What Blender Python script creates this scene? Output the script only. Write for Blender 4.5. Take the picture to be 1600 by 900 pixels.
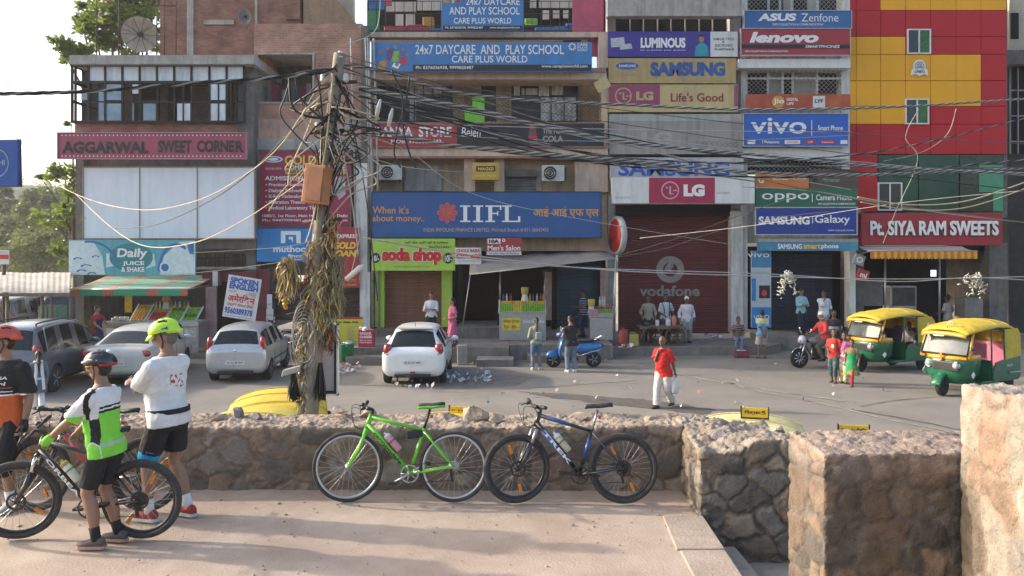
import bpy, bmesh, math, random
import numpy as np
from mathutils import Vector, Matrix, noise
R = math.radians
for o in list(bpy.data.objects): bpy.data.objects.remove(o)
SC = bpy.context.scene
COL = SC.collection
# ------------------------------------------------------------------ camera, sky, sun, exposure
FOC, CX, CY, CAMZ = 1250.0, 800.0, 396.0, 3.5
cam = bpy.data.cameras.new('camera'); camo = bpy.data.objects.new('camera', cam); COL.objects.link(camo)
cam.sensor_width = 36; cam.lens = FOC / 1600 * 36; cam.shift_y = -(450 - CY) / 1600
cam.clip_start = .1; cam.clip_end = 4000
camo.location = (0, 0, CAMZ); camo.rotation_euler = (R(90), 0, 0)
SC.camera = camo
SUN_EL, SUN_DIR = R(24), Vector((-.98, .2, 0)).normalized()
W = bpy.data.worlds.new('World'); SC.world = W; W.use_nodes = True
wn = W.node_tree; bg = wn.nodes['Background']
sky = wn.nodes.new('ShaderNodeTexSky'); sky.sky_type = 'NISHITA'; sky.sun_disc = False
sky.sun_elevation = SUN_EL; sky.sun_rotation = math.atan2(SUN_DIR.x, SUN_DIR.y)
sky.air_density = 1.0; sky.dust_density = 4.0; sky.ozone_density = 1.0
wn.links.new(sky.outputs[0], bg.inputs[0]); bg.inputs[1].default_value = .15
sl = bpy.data.lights.new('sun', 'SUN'); sl.energy = 2.1; sl.angle = R(1.2); sl.color = (1, .9, .76)
so = bpy.data.objects.new('sun', sl); COL.objects.link(so)
sv = (SUN_DIR * math.cos(SUN_EL) + Vector((0, 0, math.sin(SUN_EL))))
so.rotation_euler = sv.to_track_quat('Z', 'Y').to_euler(); so.location = (-30, 10, 30)
SC.view_settings.view_transform = 'Standard'; SC.view_settings.look = 'None'
SC.view_settings.exposure = 1.35; SC.view_settings.gamma = 1
SC.cycles.max_bounces = 6; SC.cycles.diffuse_bounces = 3; SC.cycles.glossy_bounces = 3
SC.cycles.transparent_max_bounces = 8; SC.cycles.use_denoising = True
SC.cycles.caustics_reflective = False; SC.cycles.caustics_refractive = False
# ------------------------------------------------------------------ helpers
def P(px, py, d): return Vector(((px - CX) * d / FOC, d, CAMZ - (py - CY) * d / FOC))
def WX(px, d): return (px - CX) * d / FOC
def WZ(py, d): return CAMZ - (py - CY) * d / FOC
def lin(c):
 c = c / 255.0
 return c / 12.92 if c <= .04045 else ((c + .055) / 1.055) ** 2.4
def S(r, g, b): return (lin(r), lin(g), lin(b))
MATS = {}
def mat(key, rgb=(.5, .5, .5), rough=.65, metal=0, var=.18, scale=6, bump=0, bscale=60, dirt=0, stretch=1, emit=0, attr=None, coat=0, rgb2=None):
 """a procedural surface: base colour broken up by two noises, optional vertical grime and bump"""
 if key in MATS: return MATS[key]
 m = bpy.data.materials.new(key); m.use_nodes = True; MATS[key] = m
 nt = m.node_tree; N, L = nt.nodes, nt.links
 b = N['Principled BSDF']
 b.inputs['Roughness'].default_value = rough; b.inputs['Metallic'].default_value = metal
 if coat: b.inputs['Coat Weight'].default_value = coat; b.inputs['Coat Roughness'].default_value = .08
 tc = N.new('ShaderNodeTexCoord')
 mp = N.new('ShaderNodeMapping'); mp.inputs['Scale'].default_value = (1, 1, stretch); L.new(tc.outputs['Object'], mp.inputs[0])
 n1 = N.new('ShaderNodeTexNoise'); n1.inputs['Scale'].default_value = scale; n1.inputs['Detail'].default_value = 6; n1.inputs['Roughness'].default_value = .65
 L.new(mp.outputs[0], n1.inputs[0])
 mx = N.new('ShaderNodeMix'); mx.data_type = 'RGBA'
 A, B, O = mx.inputs[6], mx.inputs[7], mx.outputs[2]
 rr = N.new('ShaderNodeMapRange'); rr.inputs[1].default_value = .3; rr.inputs[2].default_value = .7
 L.new(n1.outputs[0], rr.inputs[0]); L.new(rr.outputs[0], mx.inputs[0])
 if attr:
  at = N.new('ShaderNodeAttribute'); at.attribute_name = attr
  for inp, k in ((A, 1 - var), (B, 1 + var)):
   mu = N.new('ShaderNodeMix'); mu.data_type = 'RGBA'; mu.blend_type = 'MULTIPLY'; mu.inputs[0].default_value = 1
   mu.clamp_result = False
   L.new(at.outputs['Color'], mu.inputs[6]); mu.inputs[7].default_value = (k, k, k, 1); L.new(mu.outputs[2], inp)
 else:
  c2 = rgb2 or tuple(min(1, c * (1 + var)) for c in rgb)
  c1 = rgb if rgb2 else tuple(c * (1 - var) for c in rgb)
  A.default_value = (*c1, 1); B.default_value = (*c2, 1)
 out = O
 if dirt:
  mp2 = N.new('ShaderNodeMapping'); mp2.inputs['Scale'].default_value = (2.5, 2.5, .35); L.new(tc.outputs['Object'], mp2.inputs[0])
  n2 = N.new('ShaderNodeTexNoise'); n2.inputs['Scale'].default_value = 1.6; n2.inputs['Detail'].default_value = 8; n2.inputs['Roughness'].default_value = .7
  L.new(mp2.outputs[0], n2.inputs[0])
  r2 = N.new('ShaderNodeMapRange'); r2.inputs[1].default_value = .46; r2.inputs[2].default_value = .72; r2.inputs[4].default_value = dirt
  L.new(n2.outputs[0], r2.inputs[0])
  m2 = N.new('ShaderNodeMix'); m2.data_type = 'RGBA'; L.new(r2.outputs[0], m2.inputs[0]); L.new(out, m2.inputs[6])
  m2.inputs[7].default_value = (.07, .06, .05, 1); out = m2.outputs[2]
 L.new(out, b.inputs['Base Color'])
 if bump:
  n3 = N.new('ShaderNodeTexNoise'); n3.inputs['Scale'].default_value = bscale; n3.inputs['Detail'].default_value = 5
  L.new(tc.outputs['Object'], n3.inputs[0])
  bp = N.new('ShaderNodeBump'); bp.inputs['Strength'].default_value = bump; bp.inputs['Distance'].default_value = .02
  L.new(n3.outputs[0], bp.inputs['Height']); L.new(bp.outputs[0], b.inputs['Normal'])
 if emit:
  b.inputs['Emission Color'].default_value = (*rgb, 1); b.inputs['Emission Strength'].default_value = emit
 return m
def glassm(key, tint=(.5, .55, .55), mixf=.5, rough=.04):
 if key in MATS: return MATS[key]
 m = bpy.data.materials.new(key); m.use_nodes = True; MATS[key] = m
 nt = m.node_tree; N, L = nt.nodes, nt.links
 b = N['Principled BSDF']; b.inputs['Base Color'].default_value = (.02, .025, .03, 1); b.inputs['Roughness'].default_value = rough
 t = N.new('ShaderNodeBsdfTransparent'); t.inputs[0].default_value = (*tint, 1)
 x = N.new('ShaderNodeMixShader'); x.inputs[0].default_value = mixf
 L.new(t.outputs[0], x.inputs[1]); L.new(b.outputs[0], x.inputs[2]); L.new(x.outputs[0], N['Material Output'].inputs[0])
 return m
def leafm(key, c1, c2):
 m = mat(key, c1, .55, var=.3, scale=1.2, rgb2=c2)
 b = m.node_tree.nodes['Principled BSDF']
 nt = m.node_tree; t = nt.nodes.new('ShaderNodeBsdfTranslucent'); t.inputs[0].default_value = (c2[0] * 1.6, c2[1] * 1.6, c2[2], 1)
 x = nt.nodes.new('ShaderNodeMixShader'); x.inputs[0].default_value = .35
 nt.links.new(b.outputs[0], x.inputs[1]); nt.links.new(t.outputs[0], x.inputs[2]); nt.links.new(x.outputs[0], nt.nodes['Material Output'].inputs[0])
 return m
def brickm(key, c1, c2, mortar, sx=4.2, rough=.85):
 if key in MATS: return MATS[key]
 m = bpy.data.materials.new(key); m.use_nodes = True; MATS[key] = m
 nt = m.node_tree; N, L = nt.nodes, nt.links; b = N['Principled BSDF']; b.inputs['Roughness'].default_value = rough
 tc = N.new('ShaderNodeTexCoord'); mp = N.new('ShaderNodeMapping'); mp.inputs['Rotation'].default_value = (R(90), 0, 0)
 L.new(tc.outputs['Object'], mp.inputs[0])
 br = N.new('ShaderNodeTexBrick'); br.inputs['Scale'].default_value = sx; br.inputs['Color1'].default_value = (*c1, 1); br.inputs['Color2'].default_value = (*c2, 1)
 br.inputs['Mortar'].default_value = (*mortar, 1); br.inputs['Mortar Size'].default_value = .03; br.inputs['Brick Width'].default_value = 1.0; br.inputs['Row Height'].default_value = .36
 L.new(mp.outputs[0], br.inputs[0])
 n = N.new('ShaderNodeTexNoise'); n.inputs['Scale'].default_value = 1.3; n.inputs['Detail'].default_value = 8; L.new(tc.outputs['Object'], n.inputs[0])
 r = N.new('ShaderNodeMapRange'); r.inputs[1].default_value = .35; r.inputs[2].default_value = .7; r.inputs[3].default_value = .62; r.inputs[4].default_value = 1.15
 L.new(n.outputs[0], r.inputs[0])
 mu = N.new('ShaderNodeMix'); mu.data_type = 'RGBA'; mu.blend_type = 'MULTIPLY'; mu.inputs[0].default_value = 1; mu.clamp_result = False
 L.new(br.outputs[0], mu.inputs[6]); L.new(r.outputs[0], mu.inputs[7]); L.new(mu.outputs[2], b.inputs['Base Color'])
 bp = N.new('ShaderNodeBump'); bp.inputs['Strength'].default_value = .5; bp.inputs['Distance'].default_value = .01
 L.new(br.outputs[1], bp.inputs['Height']); bp.invert = True; L.new(bp.outputs[0], b.inputs['Normal'])
 return m
def meta(o, label=None, cat=None, group=None, kind=None):
 if label: o['label'] = label
 if cat: o['category'] = cat
 if group: o['group'] = group
 if kind: o['kind'] = kind
 return o
def thing(name, label, cat, loc=(0, 0, 0), rz=0, group=None):
 o = bpy.data.objects.new(name, None); COL.objects.link(o); o.empty_display_size = .2
 o.location = loc; o.rotation_euler = (0, 0, rz); o['wx'] = 0
 del o['wx']
 return meta(o, label, cat, group)
def base_of(o):
 v = Vector((0, 0, 0))
 while o: v = v + o.location; o = o.parent
 return v
def copy_tree(o, parent=None):
 c = o.copy(); COL.objects.link(c)
 if parent: c.parent = parent
 for ch in list(o.children): copy_tree(ch, c)
 return c
class MB:
 def __init__(s): s.v = []; s.f = []; s.m = []; s.s = []
 def add(s, vs, fs, mi=0, smooth=False):
  k = len(s.v); s.v += [tuple(v) for v in vs]
  for f in fs: s.f.append(tuple(i + k for i in f)); s.m.append(mi); s.s.append(smooth)
  return s
 def box(s, x0, x1, y0, y1, z0, z1, mi=0):
  return s.add([(x0, y0, z0), (x1, y0, z0), (x1, y1, z0), (x0, y1, z0), (x0, y0, z1), (x1, y0, z1), (x1, y1, z1), (x0, y1, z1)],
                     [(0, 3, 2, 1), (4, 5, 6, 7), (0, 1, 5, 4), (1, 2, 6, 5), (2, 3, 7, 6), (3, 0, 4, 7)], mi)
 def pbox(s, px0, py0, px1, py1, d, depth, mi=0):
  """box whose front face fills the photo rectangle at distance d and which runs back by depth"""
  return s.box(WX(px0, d), WX(px1, d), d, d + depth, WZ(py1, d), WZ(py0, d), mi)
 def obox(s, c, ax, ay, az, mi=0):
  c, ax, ay, az = map(Vector, (c, ax, ay, az))
  vs = [c + i * ax + j * ay + k * az for k in (-1, 1) for (i, j) in ((-1, -1), (1, -1), (1, 1), (-1, 1))]
  return s.add(vs, [(0, 3, 2, 1), (4, 5, 6, 7), (0, 1, 5, 4), (1, 2, 6, 5), (2, 3, 7, 6), (3, 0, 4, 7)], mi)
 def prism(s, pts, a, b, axis='y', mi=0, smooth=False):
  """polygon in the plane across axis, from a to b along it"""
  f = {'y': lambda p, t: (p[0], t, p[1]), 'x': lambda p, t: (t, p[0], p[1]), 'z': lambda p, t: (p[0], p[1], t)}[axis]
  n = len(pts); vs = [f(p, a) for p in pts] + [f(p, b) for p in pts]
  fs = [tuple(range(n - 1, -1, -1)), tuple(range(n, 2 * n))]
  s.add(vs, fs, mi)
  k = len(s.v) - 2 * n
  for i in range(n): s.f.append((k + i, k + (i + 1) % n, k + n + (i + 1) % n, k + n + i)); s.m.append(mi); s.s.append(smooth)
  return s
 def tube(s, pts, r, n=8, mi=0, caps=True, flat=None, smooth=True):
  pts = [Vector(p) for p in pts]; k = len(pts)
  if k < 2: return s
  rs = r if isinstance(r, (list, tuple)) else [r] * k
  up = None; rings = []
  for i, p in enumerate(pts):
   t = (pts[min(i + 1, k - 1)] - pts[max(i - 1, 0)])
   if t.length < 1e-9: t = Vector((0, 0, 1))
   t.normalize()
   if up is None: up = Vector((0, 0, 1)) if abs(t.z) < .9 else Vector((0, 1, 0))
   u = (up - t * up.dot(t))
   if u.length < 1e-6: u = t.orthogonal()
   u.normalize(); w = t.cross(u); up = u
   rings.append([p + (u * math.cos(2 * math.pi * j / n) * (flat or 1) + w * math.sin(2 * math.pi * j / n)) * rs[i] for j in range(n)])
  return s.loft(rings, mi, caps, smooth)
 def loft(s, rings, mi=0, caps=True, smooth=True, closed=True):
  n = len(rings[0]); vs = [v for r in rings for v in r]; fs = []
  for i in range(len(rings) - 1):
   for j in range(n if closed else n - 1):
    a, b = i * n + j, i * n + (j + 1) % n
    fs.append((a, b, b + n, a + n))
  if caps: fs += [tuple(range(n - 1, -1, -1)), tuple(range((len(rings) - 1) * n, len(rings) * n))]
  return s.add(vs, fs, mi, smooth)
 def ball(s, c, rx, ry=None, rz=None, n=10, mi=0, M=None):
  ry = ry or rx; rz = rz or rx; c = Vector(c); rings = []
  vs = []; fs = []; m = max(4, n // 2 + 1)
  for i in range(1, m):
   t = math.pi * i / m
   for j in range(n):
    a = 2 * math.pi * j / n
    vs.append(Vector((rx * math.sin(t) * math.cos(a), ry * math.sin(t) * math.sin(a), rz * math.cos(t))))
  vs += [Vector((0, 0, rz)), Vector((0, 0, -rz))]; T = len(vs) - 2
  for i in range(m - 2):
   for j in range(n): fs.append((i * n + j, (i + 1) * n + j, (i + 1) * n + (j + 1) % n, i * n + (j + 1) % n))
  for j in range(n):
   fs.append((T, j, (j + 1) % n)); fs.append((T + 1, (m - 2) * n + (j + 1) % n, (m - 2) * n + j))
  if M is not None: vs = [M @ v for v in vs]
  return s.add([c + v for v in vs], fs, mi, True)
 def lathe(s, prof, c=(0, 0, 0), axis='z', n=24, mi=0, smooth=True, caps=True):
  c = Vector(c); rings = []
  for r, h in prof:
   ring = []
   for j in range(n):
    a = 2 * math.pi * j / n; u, w = r * math.cos(a), r * math.sin(a)
    ring.append(c + Vector({'z': (u, w, h), 'y': (w, h, u), 'x': (h, u, w)}[axis]))
   rings.append(ring)
  return s.loft(rings, mi, caps, smooth)
 def torus(s, c, R_, r, axis='y', n=40, k=8, mi=0, flat=1):
  c = Vector(c); rings = []
  for i in range(n):
   a = 2 * math.pi * i / n; ring = []
   for j in range(k):
    b = 2 * math.pi * j / k; q = R_ + r * math.cos(b); h = r * math.sin(b) * flat
    u, w = q * math.cos(a), q * math.sin(a)
    ring.append(c + Vector({'y': (u, h, w), 'z': (u, w, h), 'x': (h, u, w)}[axis]))
   rings.append(ring)
  rings.append(rings[0])
  return s.loft(rings, mi, False, True)
 def xf(s, M, start=0):
  for i in range(start, len(s.v)): s.v[i] = tuple(M @ Vector(s.v[i]))
  return s
 def build(s, name, mats, parent=None, world=False, bevel=0, meta_=None):
  me = bpy.data.meshes.new(name); off = base_of(parent) if world else Vector((0, 0, 0))
  me.from_pydata([(v[0] - off.x, v[1] - off.y, v[2] - off.z) for v in s.v], [], s.f)
  if not isinstance(mats, (list, tuple)): mats = [mats]
  for m in mats: me.materials.append(m)
  me.polygons.foreach_set('material_index', s.m); me.polygons.foreach_set('use_smooth', s.s)
  me.update()
  o = bpy.data.objects.new(name, me); COL.objects.link(o)
  if parent: o.parent = parent
  if bevel:
   b = o.modifiers.new('b', 'BEVEL'); b.width = bevel; b.segments = 2; b.limit_method = 'ANGLE'
  return o
def smooth_path(pts, k=6):
 """Catmull-Rom through the points"""
 pts = [Vector(p) for p in pts]; out = []
 for i in range(len(pts) - 1):
  a, b, c, d = pts[max(i - 1, 0)], pts[i], pts[i + 1], pts[min(i + 2, len(pts) - 1)]
  for j in range(k):
   t = j / k
   out.append(.5 * ((2 * b) + (c - a) * t + (2 * a - 5 * b + 4 * c - d) * t * t + (3 * b - a - 3 * c + d) * t ** 3))
 return out + [pts[-1]]
def evaluated(o):
 dg = bpy.context.evaluated_depsgraph_get(); dg.update()
 return bpy.data.meshes.new_from_object(o.evaluated_get(dg))
_tc = {}
def text_mesh(s, bold=0, shear=0, space=1):
 k = (s, bold, shear, space)
 if k in _tc: return _tc[k]
 cu = bpy.data.curves.new('t', 'FONT'); cu.body = s; cu.offset = bold; cu.shear = shear; cu.space_character = space
 cu.resolution_u = 3; cu.fill_mode = 'FRONT'; cu.align_x = 'CENTER'
 o = bpy.data.objects.new('t', cu); COL.objects.link(o)
 me = evaluated(o); bpy.data.objects.remove(o); bpy.data.curves.remove(cu)
 v = [(x.co.x, x.co.y) for x in me.vertices]; f = [tuple(p.vertices) for p in me.polygons]
 bpy.data.meshes.remove(me)
 if not v: v = [(0, 0)]
 xs = [a[0] for a in v]; ys = [a[1] for a in v]
 _tc[k] = (v, f, min(xs), max(xs), min(ys), max(ys)); return _tc[k]
class Letters(MB):
 def put(s, txt, rect, d, mi=0, bold=.015, shear=0, space=1, keep=False, eps=.012, th=0):
  """write txt to fill the photo rectangle rect=(x0,y0,x1,y1) on the plane at distance d"""
  v, f, a, b, c, e = text_mesh(txt, bold, shear, space)
  X0, X1, Z0, Z1 = WX(rect[0], d), WX(rect[2], d), WZ(rect[3], d), WZ(rect[1], d)
  sx = (X1 - X0) / max(b - a, 1e-6); sz = (Z1 - Z0) / max(e - c, 1e-6)
  vs = [(X0 + (x - a) * sx, d - eps, Z0 + (y - c) * sz) for x, y in v]
  s.add(vs, f, mi)
  if th:
   k = len(vs); s.add([(x, d, z) for x, y, z in vs], [], mi)
   n0 = len(s.v) - 2 * k; cnt = {}
   for fc in f:
    for i in range(len(fc)):
     ed = (fc[i], fc[(i + 1) % len(fc)]); cnt[ed] = 1
   for (i, j) in cnt:
    if (j, i) not in cnt: s.f.append((n0 + j, n0 + i, n0 + k + i, n0 + k + j)); s.m.append(mi); s.s.append(False)
  return s
 def poly(s, pts, d, mi=0, eps=.01):
  return s.add([(WX(x, d), d - eps, WZ(y, d)) for x, y in pts][::-1], [tuple(range(len(pts)))], mi)
 def rect(s, x0, y0, x1, y1, d, mi=0, eps=.006):
  return s.poly([(x0, y0), (x1, y0), (x1, y1), (x0, y1)], d, mi, eps)
 def disc(s, cx, cy, rx, ry, d, mi=0, eps=.01, n=24, r0=0, a0=0, a1=360):
  k = n
  pts = [(cx + rx * math.cos(R(a0 + (a1 - a0) * i / k)), cy - ry * math.sin(R(a0 + (a1 - a0) * i / k))) for i in range(k + 1)]
  if not r0: return s.poly(pts[:-1] if a1 - a0 >= 360 else pts, d, mi, eps)
  for i in range(k):
   (xa, ya), (xb, yb) = pts[i], pts[i + 1]
   q = lambda x, y: (cx + (x - cx) * r0, cy + (y - cy) * r0)
   s.poly([q(xa, ya), q(xb, yb), (xb, yb), (xa, ya)][::-1], d, mi, eps)
  return s
# ------------------------------------------------------------------ common materials
M_ASPH = mat('asphalt', (.135, .128, .118), .92, var=.22, scale=.35, bump=.25, bscale=90)
M_CONC = mat('concrete', (.40, .375, .345), .9, var=.22, scale=2.5, bump=.3, dirt=.5)
M_CONCD = mat('dark_concrete', (.17, .155, .14), .9, var=.3, scale=3, bump=.3, dirt=.5)
M_WHITEW = mat('whitewash', (.70, .69, .65), .85, var=.12, scale=2, dirt=.55)
M_PEACH = mat('peach_plaster', (.62, .47, .36), .85, var=.1, scale=2, dirt=.45)
M_PINKP = mat('pink_band', (.42, .22, .19), .8, var=.12, scale=3, dirt=.4)
M_BEIGE = mat('beige_plaster', (.42, .32, .22), .85, var=.15, scale=2, dirt=.5)
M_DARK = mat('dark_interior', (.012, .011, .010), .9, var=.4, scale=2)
M_DKMETAL = mat('dark_metal', (.05, .045, .04), .55, .3, var=.35, scale=5)
M_STEEL = mat('steel', (.42, .42, .42), .38, .75, var=.15, scale=4)
M_CHROME = mat('chrome', (.7, .7, .7), .15, 1, var=.05)
M_BLACK = mat('black_plastic', (.018, .018, .02), .5, var=.2)
M_RUBBER = mat('rubber', (.025, .025, .026), .85, var=.3, scale=12)
M_WHITE = mat('white_paint', (.72, .72, .70), .5, var=.05, dirt=.18)
M_GLASSD = mat('dark_glass', (.02, .025, .028), .06, var=.1)
M_SKIN = mat('brown_skin', (.30, .165, .105), .55, var=.10, scale=20)
M_SKIND = mat('dark_skin', (.17, .09, .06), .55, var=.10, scale=20)
M_HAIR = mat('black_hair', (.012, .010, .010), .5, var=.3, scale=40)
M_BRICK = brickm('brick_red', (.42, .20, .135), (.52, .28, .20), (.44, .35, .29))
M_BRICKD = brickm('brick_old', (.27, .115, .08), (.35, .17, .12), (.24, .18, .15))
def shutterm(key, c): return mat(key, c, .6, .1, var=.16, scale=1.5, dirt=.45)
def signm(key, c=(.5, .5, .5), dirt=.22): return mat('sign_' + key, c, .5, var=.10, scale=1.2, dirt=dirt + .08, bump=.3, bscale=3)
def cloth(key, c=(.5, .5, .5), var=.1): return mat('cloth_' + key, c, .9, var=var, scale=9, bump=.15, bscale=40)
def paint(key, c, metal=0): return mat('paint_' + key, c, .32, metal, var=.05, scale=2, coat=.6, dirt=.12)
T_WHITE = mat('letter_white', (.78, .78, .76), .5, var=.05)
T_BLACK = mat('letter_black', (.02, .02, .02), .5, var=.1)
T_YEL = mat('letter_yellow', (.75, .55, .06), .5, var=.05)
T_RED = mat('letter_red', (.55, .03, .03), .5, var=.05)
T_GREY = mat('letter_grey', (.3, .3, .3), .5, var=.1)
T_BLUE = mat('letter_blue', (.03, .10, .42), .5, var=.1)
T_ORANGE = mat('letter_orange', (.62, .30, .10), .5, var=.1)
# ------------------------------------------------------------------ ground
def sheet(name, x0, x1, y0, y1, z, nx, ny, m, amp=0, sc=.5, zf=None):
 b = MB(); vs = []
 for j in range(ny + 1):
  for i in range(nx + 1):
   x = x0 + (x1 - x0) * i / nx; y = y0 + (y1 - y0) * j / ny
   h = amp * noise.noise(Vector((x * sc, y * sc, 3.1))) + amp * .4 * noise.noise(Vector((x * sc * 5, y * sc * 5, 8)))
   vs.append((x, y, z + h + (zf(x, y) if zf else 0)))
 b.add(vs, [(j * (nx + 1) + i, j * (nx + 1) + i + 1, (j + 1) * (nx + 1) + i + 1, (j + 1) * (nx + 1) + i) for j in range(ny) for i in range(nx)], 0, True)
 o = b.build(name, m); meta(o, kind='structure'); return o
M_EARTH = mat('dry_earth', (.36, .30, .22), .95, var=.25, scale=.15, bump=.2, bscale=12)
sheet('ground', -1500, 1500, 34, 2500, -.03, 4, 4, M_EARTH)
M_STREET = mat('street_asphalt', (.19, .172, .148), .93, var=.2, scale=.5, bump=.35, bscale=70, rgb2=(.27, .245, .21), dirt=.25)
def dip(x, y): t = max(0, min(1, (14.5 - y) / 3)); return (-.36 - .2 * max(0, min(1, (x + 1.5) / 2))) * t * t * (3 - 2 * t)
sheet('street', -60, 60, 5, 40, 0, 80, 50, M_STREET, .003, .3, dip)
M_PATCH = mat('road_patch', (.20, .18, .155), .93, var=.25, scale=2, bump=.3, bscale=60)
M_STAIN = mat('wet_stain', (.105, .095, .082), .8, var=.3, scale=6)
M_DUST = mat('road_dust', (.29, .265, .225), .95, var=.25, scale=4, bump=.3)
def patch(name, pts, m, z=.016, kind='structure', jit=.25, seed=1, fill=10):
 """irregular flat patch lying on the road; pts are ground points"""
 rnd = random.Random(seed); out = []
 for i in range(len(pts)):
  a, b = Vector(pts[i]), Vector(pts[(i + 1) % len(pts)])
  for k in range(fill):
   p = a.lerp(b, k / fill); out.append((p.x + rnd.uniform(-jit, jit), p.y + rnd.uniform(-jit, jit) * .6))
 b = MB(); b.add([(x, y, z) for x, y in out], [tuple(range(len(out)))]); o = b.build(name, m); meta(o, kind=kind); return o
def G(px, py, z=0):
 d = FOC * (CAMZ - z) / (py - CY); return (WX(px, d), d)
patch('road_stain', [G(812, 612), G(905, 617), G(1000, 624), G(1120, 640), G(1095, 648), G(1000, 637), G(880, 624)], M_STAIN, .008, jit=.12)
patch('road_stain_dark', [G(640, 592), G(760, 583), G(835, 590), G(800, 603), G(690, 608)], M_STAIN.copy() and mat('damp_road', (.165, .15, .13), .85, var=.3, scale=4), .007, jit=.15, seed=3)
def crack(pts, w, m, z, seed):
 rnd = random.Random(seed); b = MB(); path = smooth_path([Vector((*p, 0)) for p in pts], 9); L_, R_ = [], []
 for i, p in enumerate(path):
  t = (path[min(i + 1, len(path) - 1)] - path[max(i - 1, 0)]).normalized(); n = Vector((-t.y, t.x, 0)); j = rnd.uniform(.3, 1.4) * w
  p = p + n * rnd.uniform(-w, w) * .8
  L_.append((p + n * j)[:2] + (z,)); R_.append((p - n * j)[:2] + (z,))
 b.loft([[l, r] for l, r in zip(L_, R_)], 0, False, False, False); o = b.build('road_crack', m); meta(o, kind='structure')
crack([G(1130, 596), G(1190, 612), G(1290, 632), G(1370, 652), G(1500, 678)], .05, M_DUST, .010, 1)
crack([G(1330, 640), G(1420, 656), G(1520, 676)], .035, M_STAIN, .012, 2)
crack([G(1040, 582), G(1180, 606), G(1320, 628)], .07, M_DUST, .010, 5)
crack([G(1345, 636), G(1400, 626), G(1500, 618)], .018, M_STAIN, .012, 6)
crack([G(560, 600), G(700, 612), G(830, 606), G(1000, 594)], .03, M_DUST, .010, 7)
M_TERR = mat('sandy_terrace', (.34, .25, .19), .95, var=.16, scale=1.1, bump=.3, bscale=40, rgb2=(.48, .385, .305), dirt=.14)
TZ = 1.0
def terr_edge(y): return 1.79 - .02 * max(0, 7.6 - y)
b = MB(); ny, nx = 90, 150; vs = []
for j in range(ny + 1):
 y = 2.2 + (8.6 - 2.2) * j / ny; xe = terr_edge(y) - .02 + .02 * noise.noise(Vector((0, y * 3, 0)))
 for i in range(nx + 1):
  x = -11 + (xe + 11) * (1 - (1 - i / nx) ** 1.25); e = noise.noise(Vector((x * .8, y * .8, 0))) * .012 + noise.noise(Vector((x * 4, y * 4, 5))) * .006 + noise.noise(Vector((x * 13, y * 13, 2))) * .003
  h = .05 * max(0, (y - 7.9) / .6) ** 2
  vs.append((x, y, TZ + e + h))
b.add(vs, [(j * (nx + 1) + i, j * (nx + 1) + i + 1, (j + 1) * (nx + 1) + i + 1, (j + 1) * (nx + 1) + i) for j in range(ny) for i in range(nx)], 0, True)
meta(b.build('terrace', M_TERR), kind='structure')
M_SLAB = mat('edge_slab', (.36, .29, .23), .9, var=.2, scale=3, bump=.4, bscale=40)
M_SLAB2 = mat('step_slab', (.30, .255, .215), .9, var=.25, scale=3, bump=.4, bscale=40)
def slab(name, pts, z0, z1, m):
 b = MB(); b.prism(pts, z0, z1, 'z'); o = b.build(name, m, bevel=.01); meta(o, kind='structure'); return o
def ter(px, py, z): return G(px, py, z)
ys = [8.3, 7.58, 6.72, 5.9, 4.6]
for i in range(1, 4):
 y1, y0 = ys[i], ys[i + 1] + .012
 slab('terrace_edge_slab', [(terr_edge(y0) - .42 + .03 * i, y0), (terr_edge(y0) + .02, y0), (terr_edge(y1) + .02, y1), (terr_edge(y1) - .36, y1)], .55, TZ + .012 + .006 * (i % 2), M_SLAB)
slab('terrace_step', [(1.3, 4.6), (2.10, 4.6), (2.10, 6.3), (2.06, 7.4), (1.3, 7.4)], .3, .79, M_SLAB2)
slab('terrace_step_lower', [(1.3, 4.6), (2.9, 4.6), (2.9, 7.62), (1.3, 7.62)], .1, .56, M_SLAB2)
slab('terrace_step_slab', [(1.80, 5.9), (2.06, 5.9), (2.03, 6.75), (1.80, 6.75)], .6, .83, M_SLAB)
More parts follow.
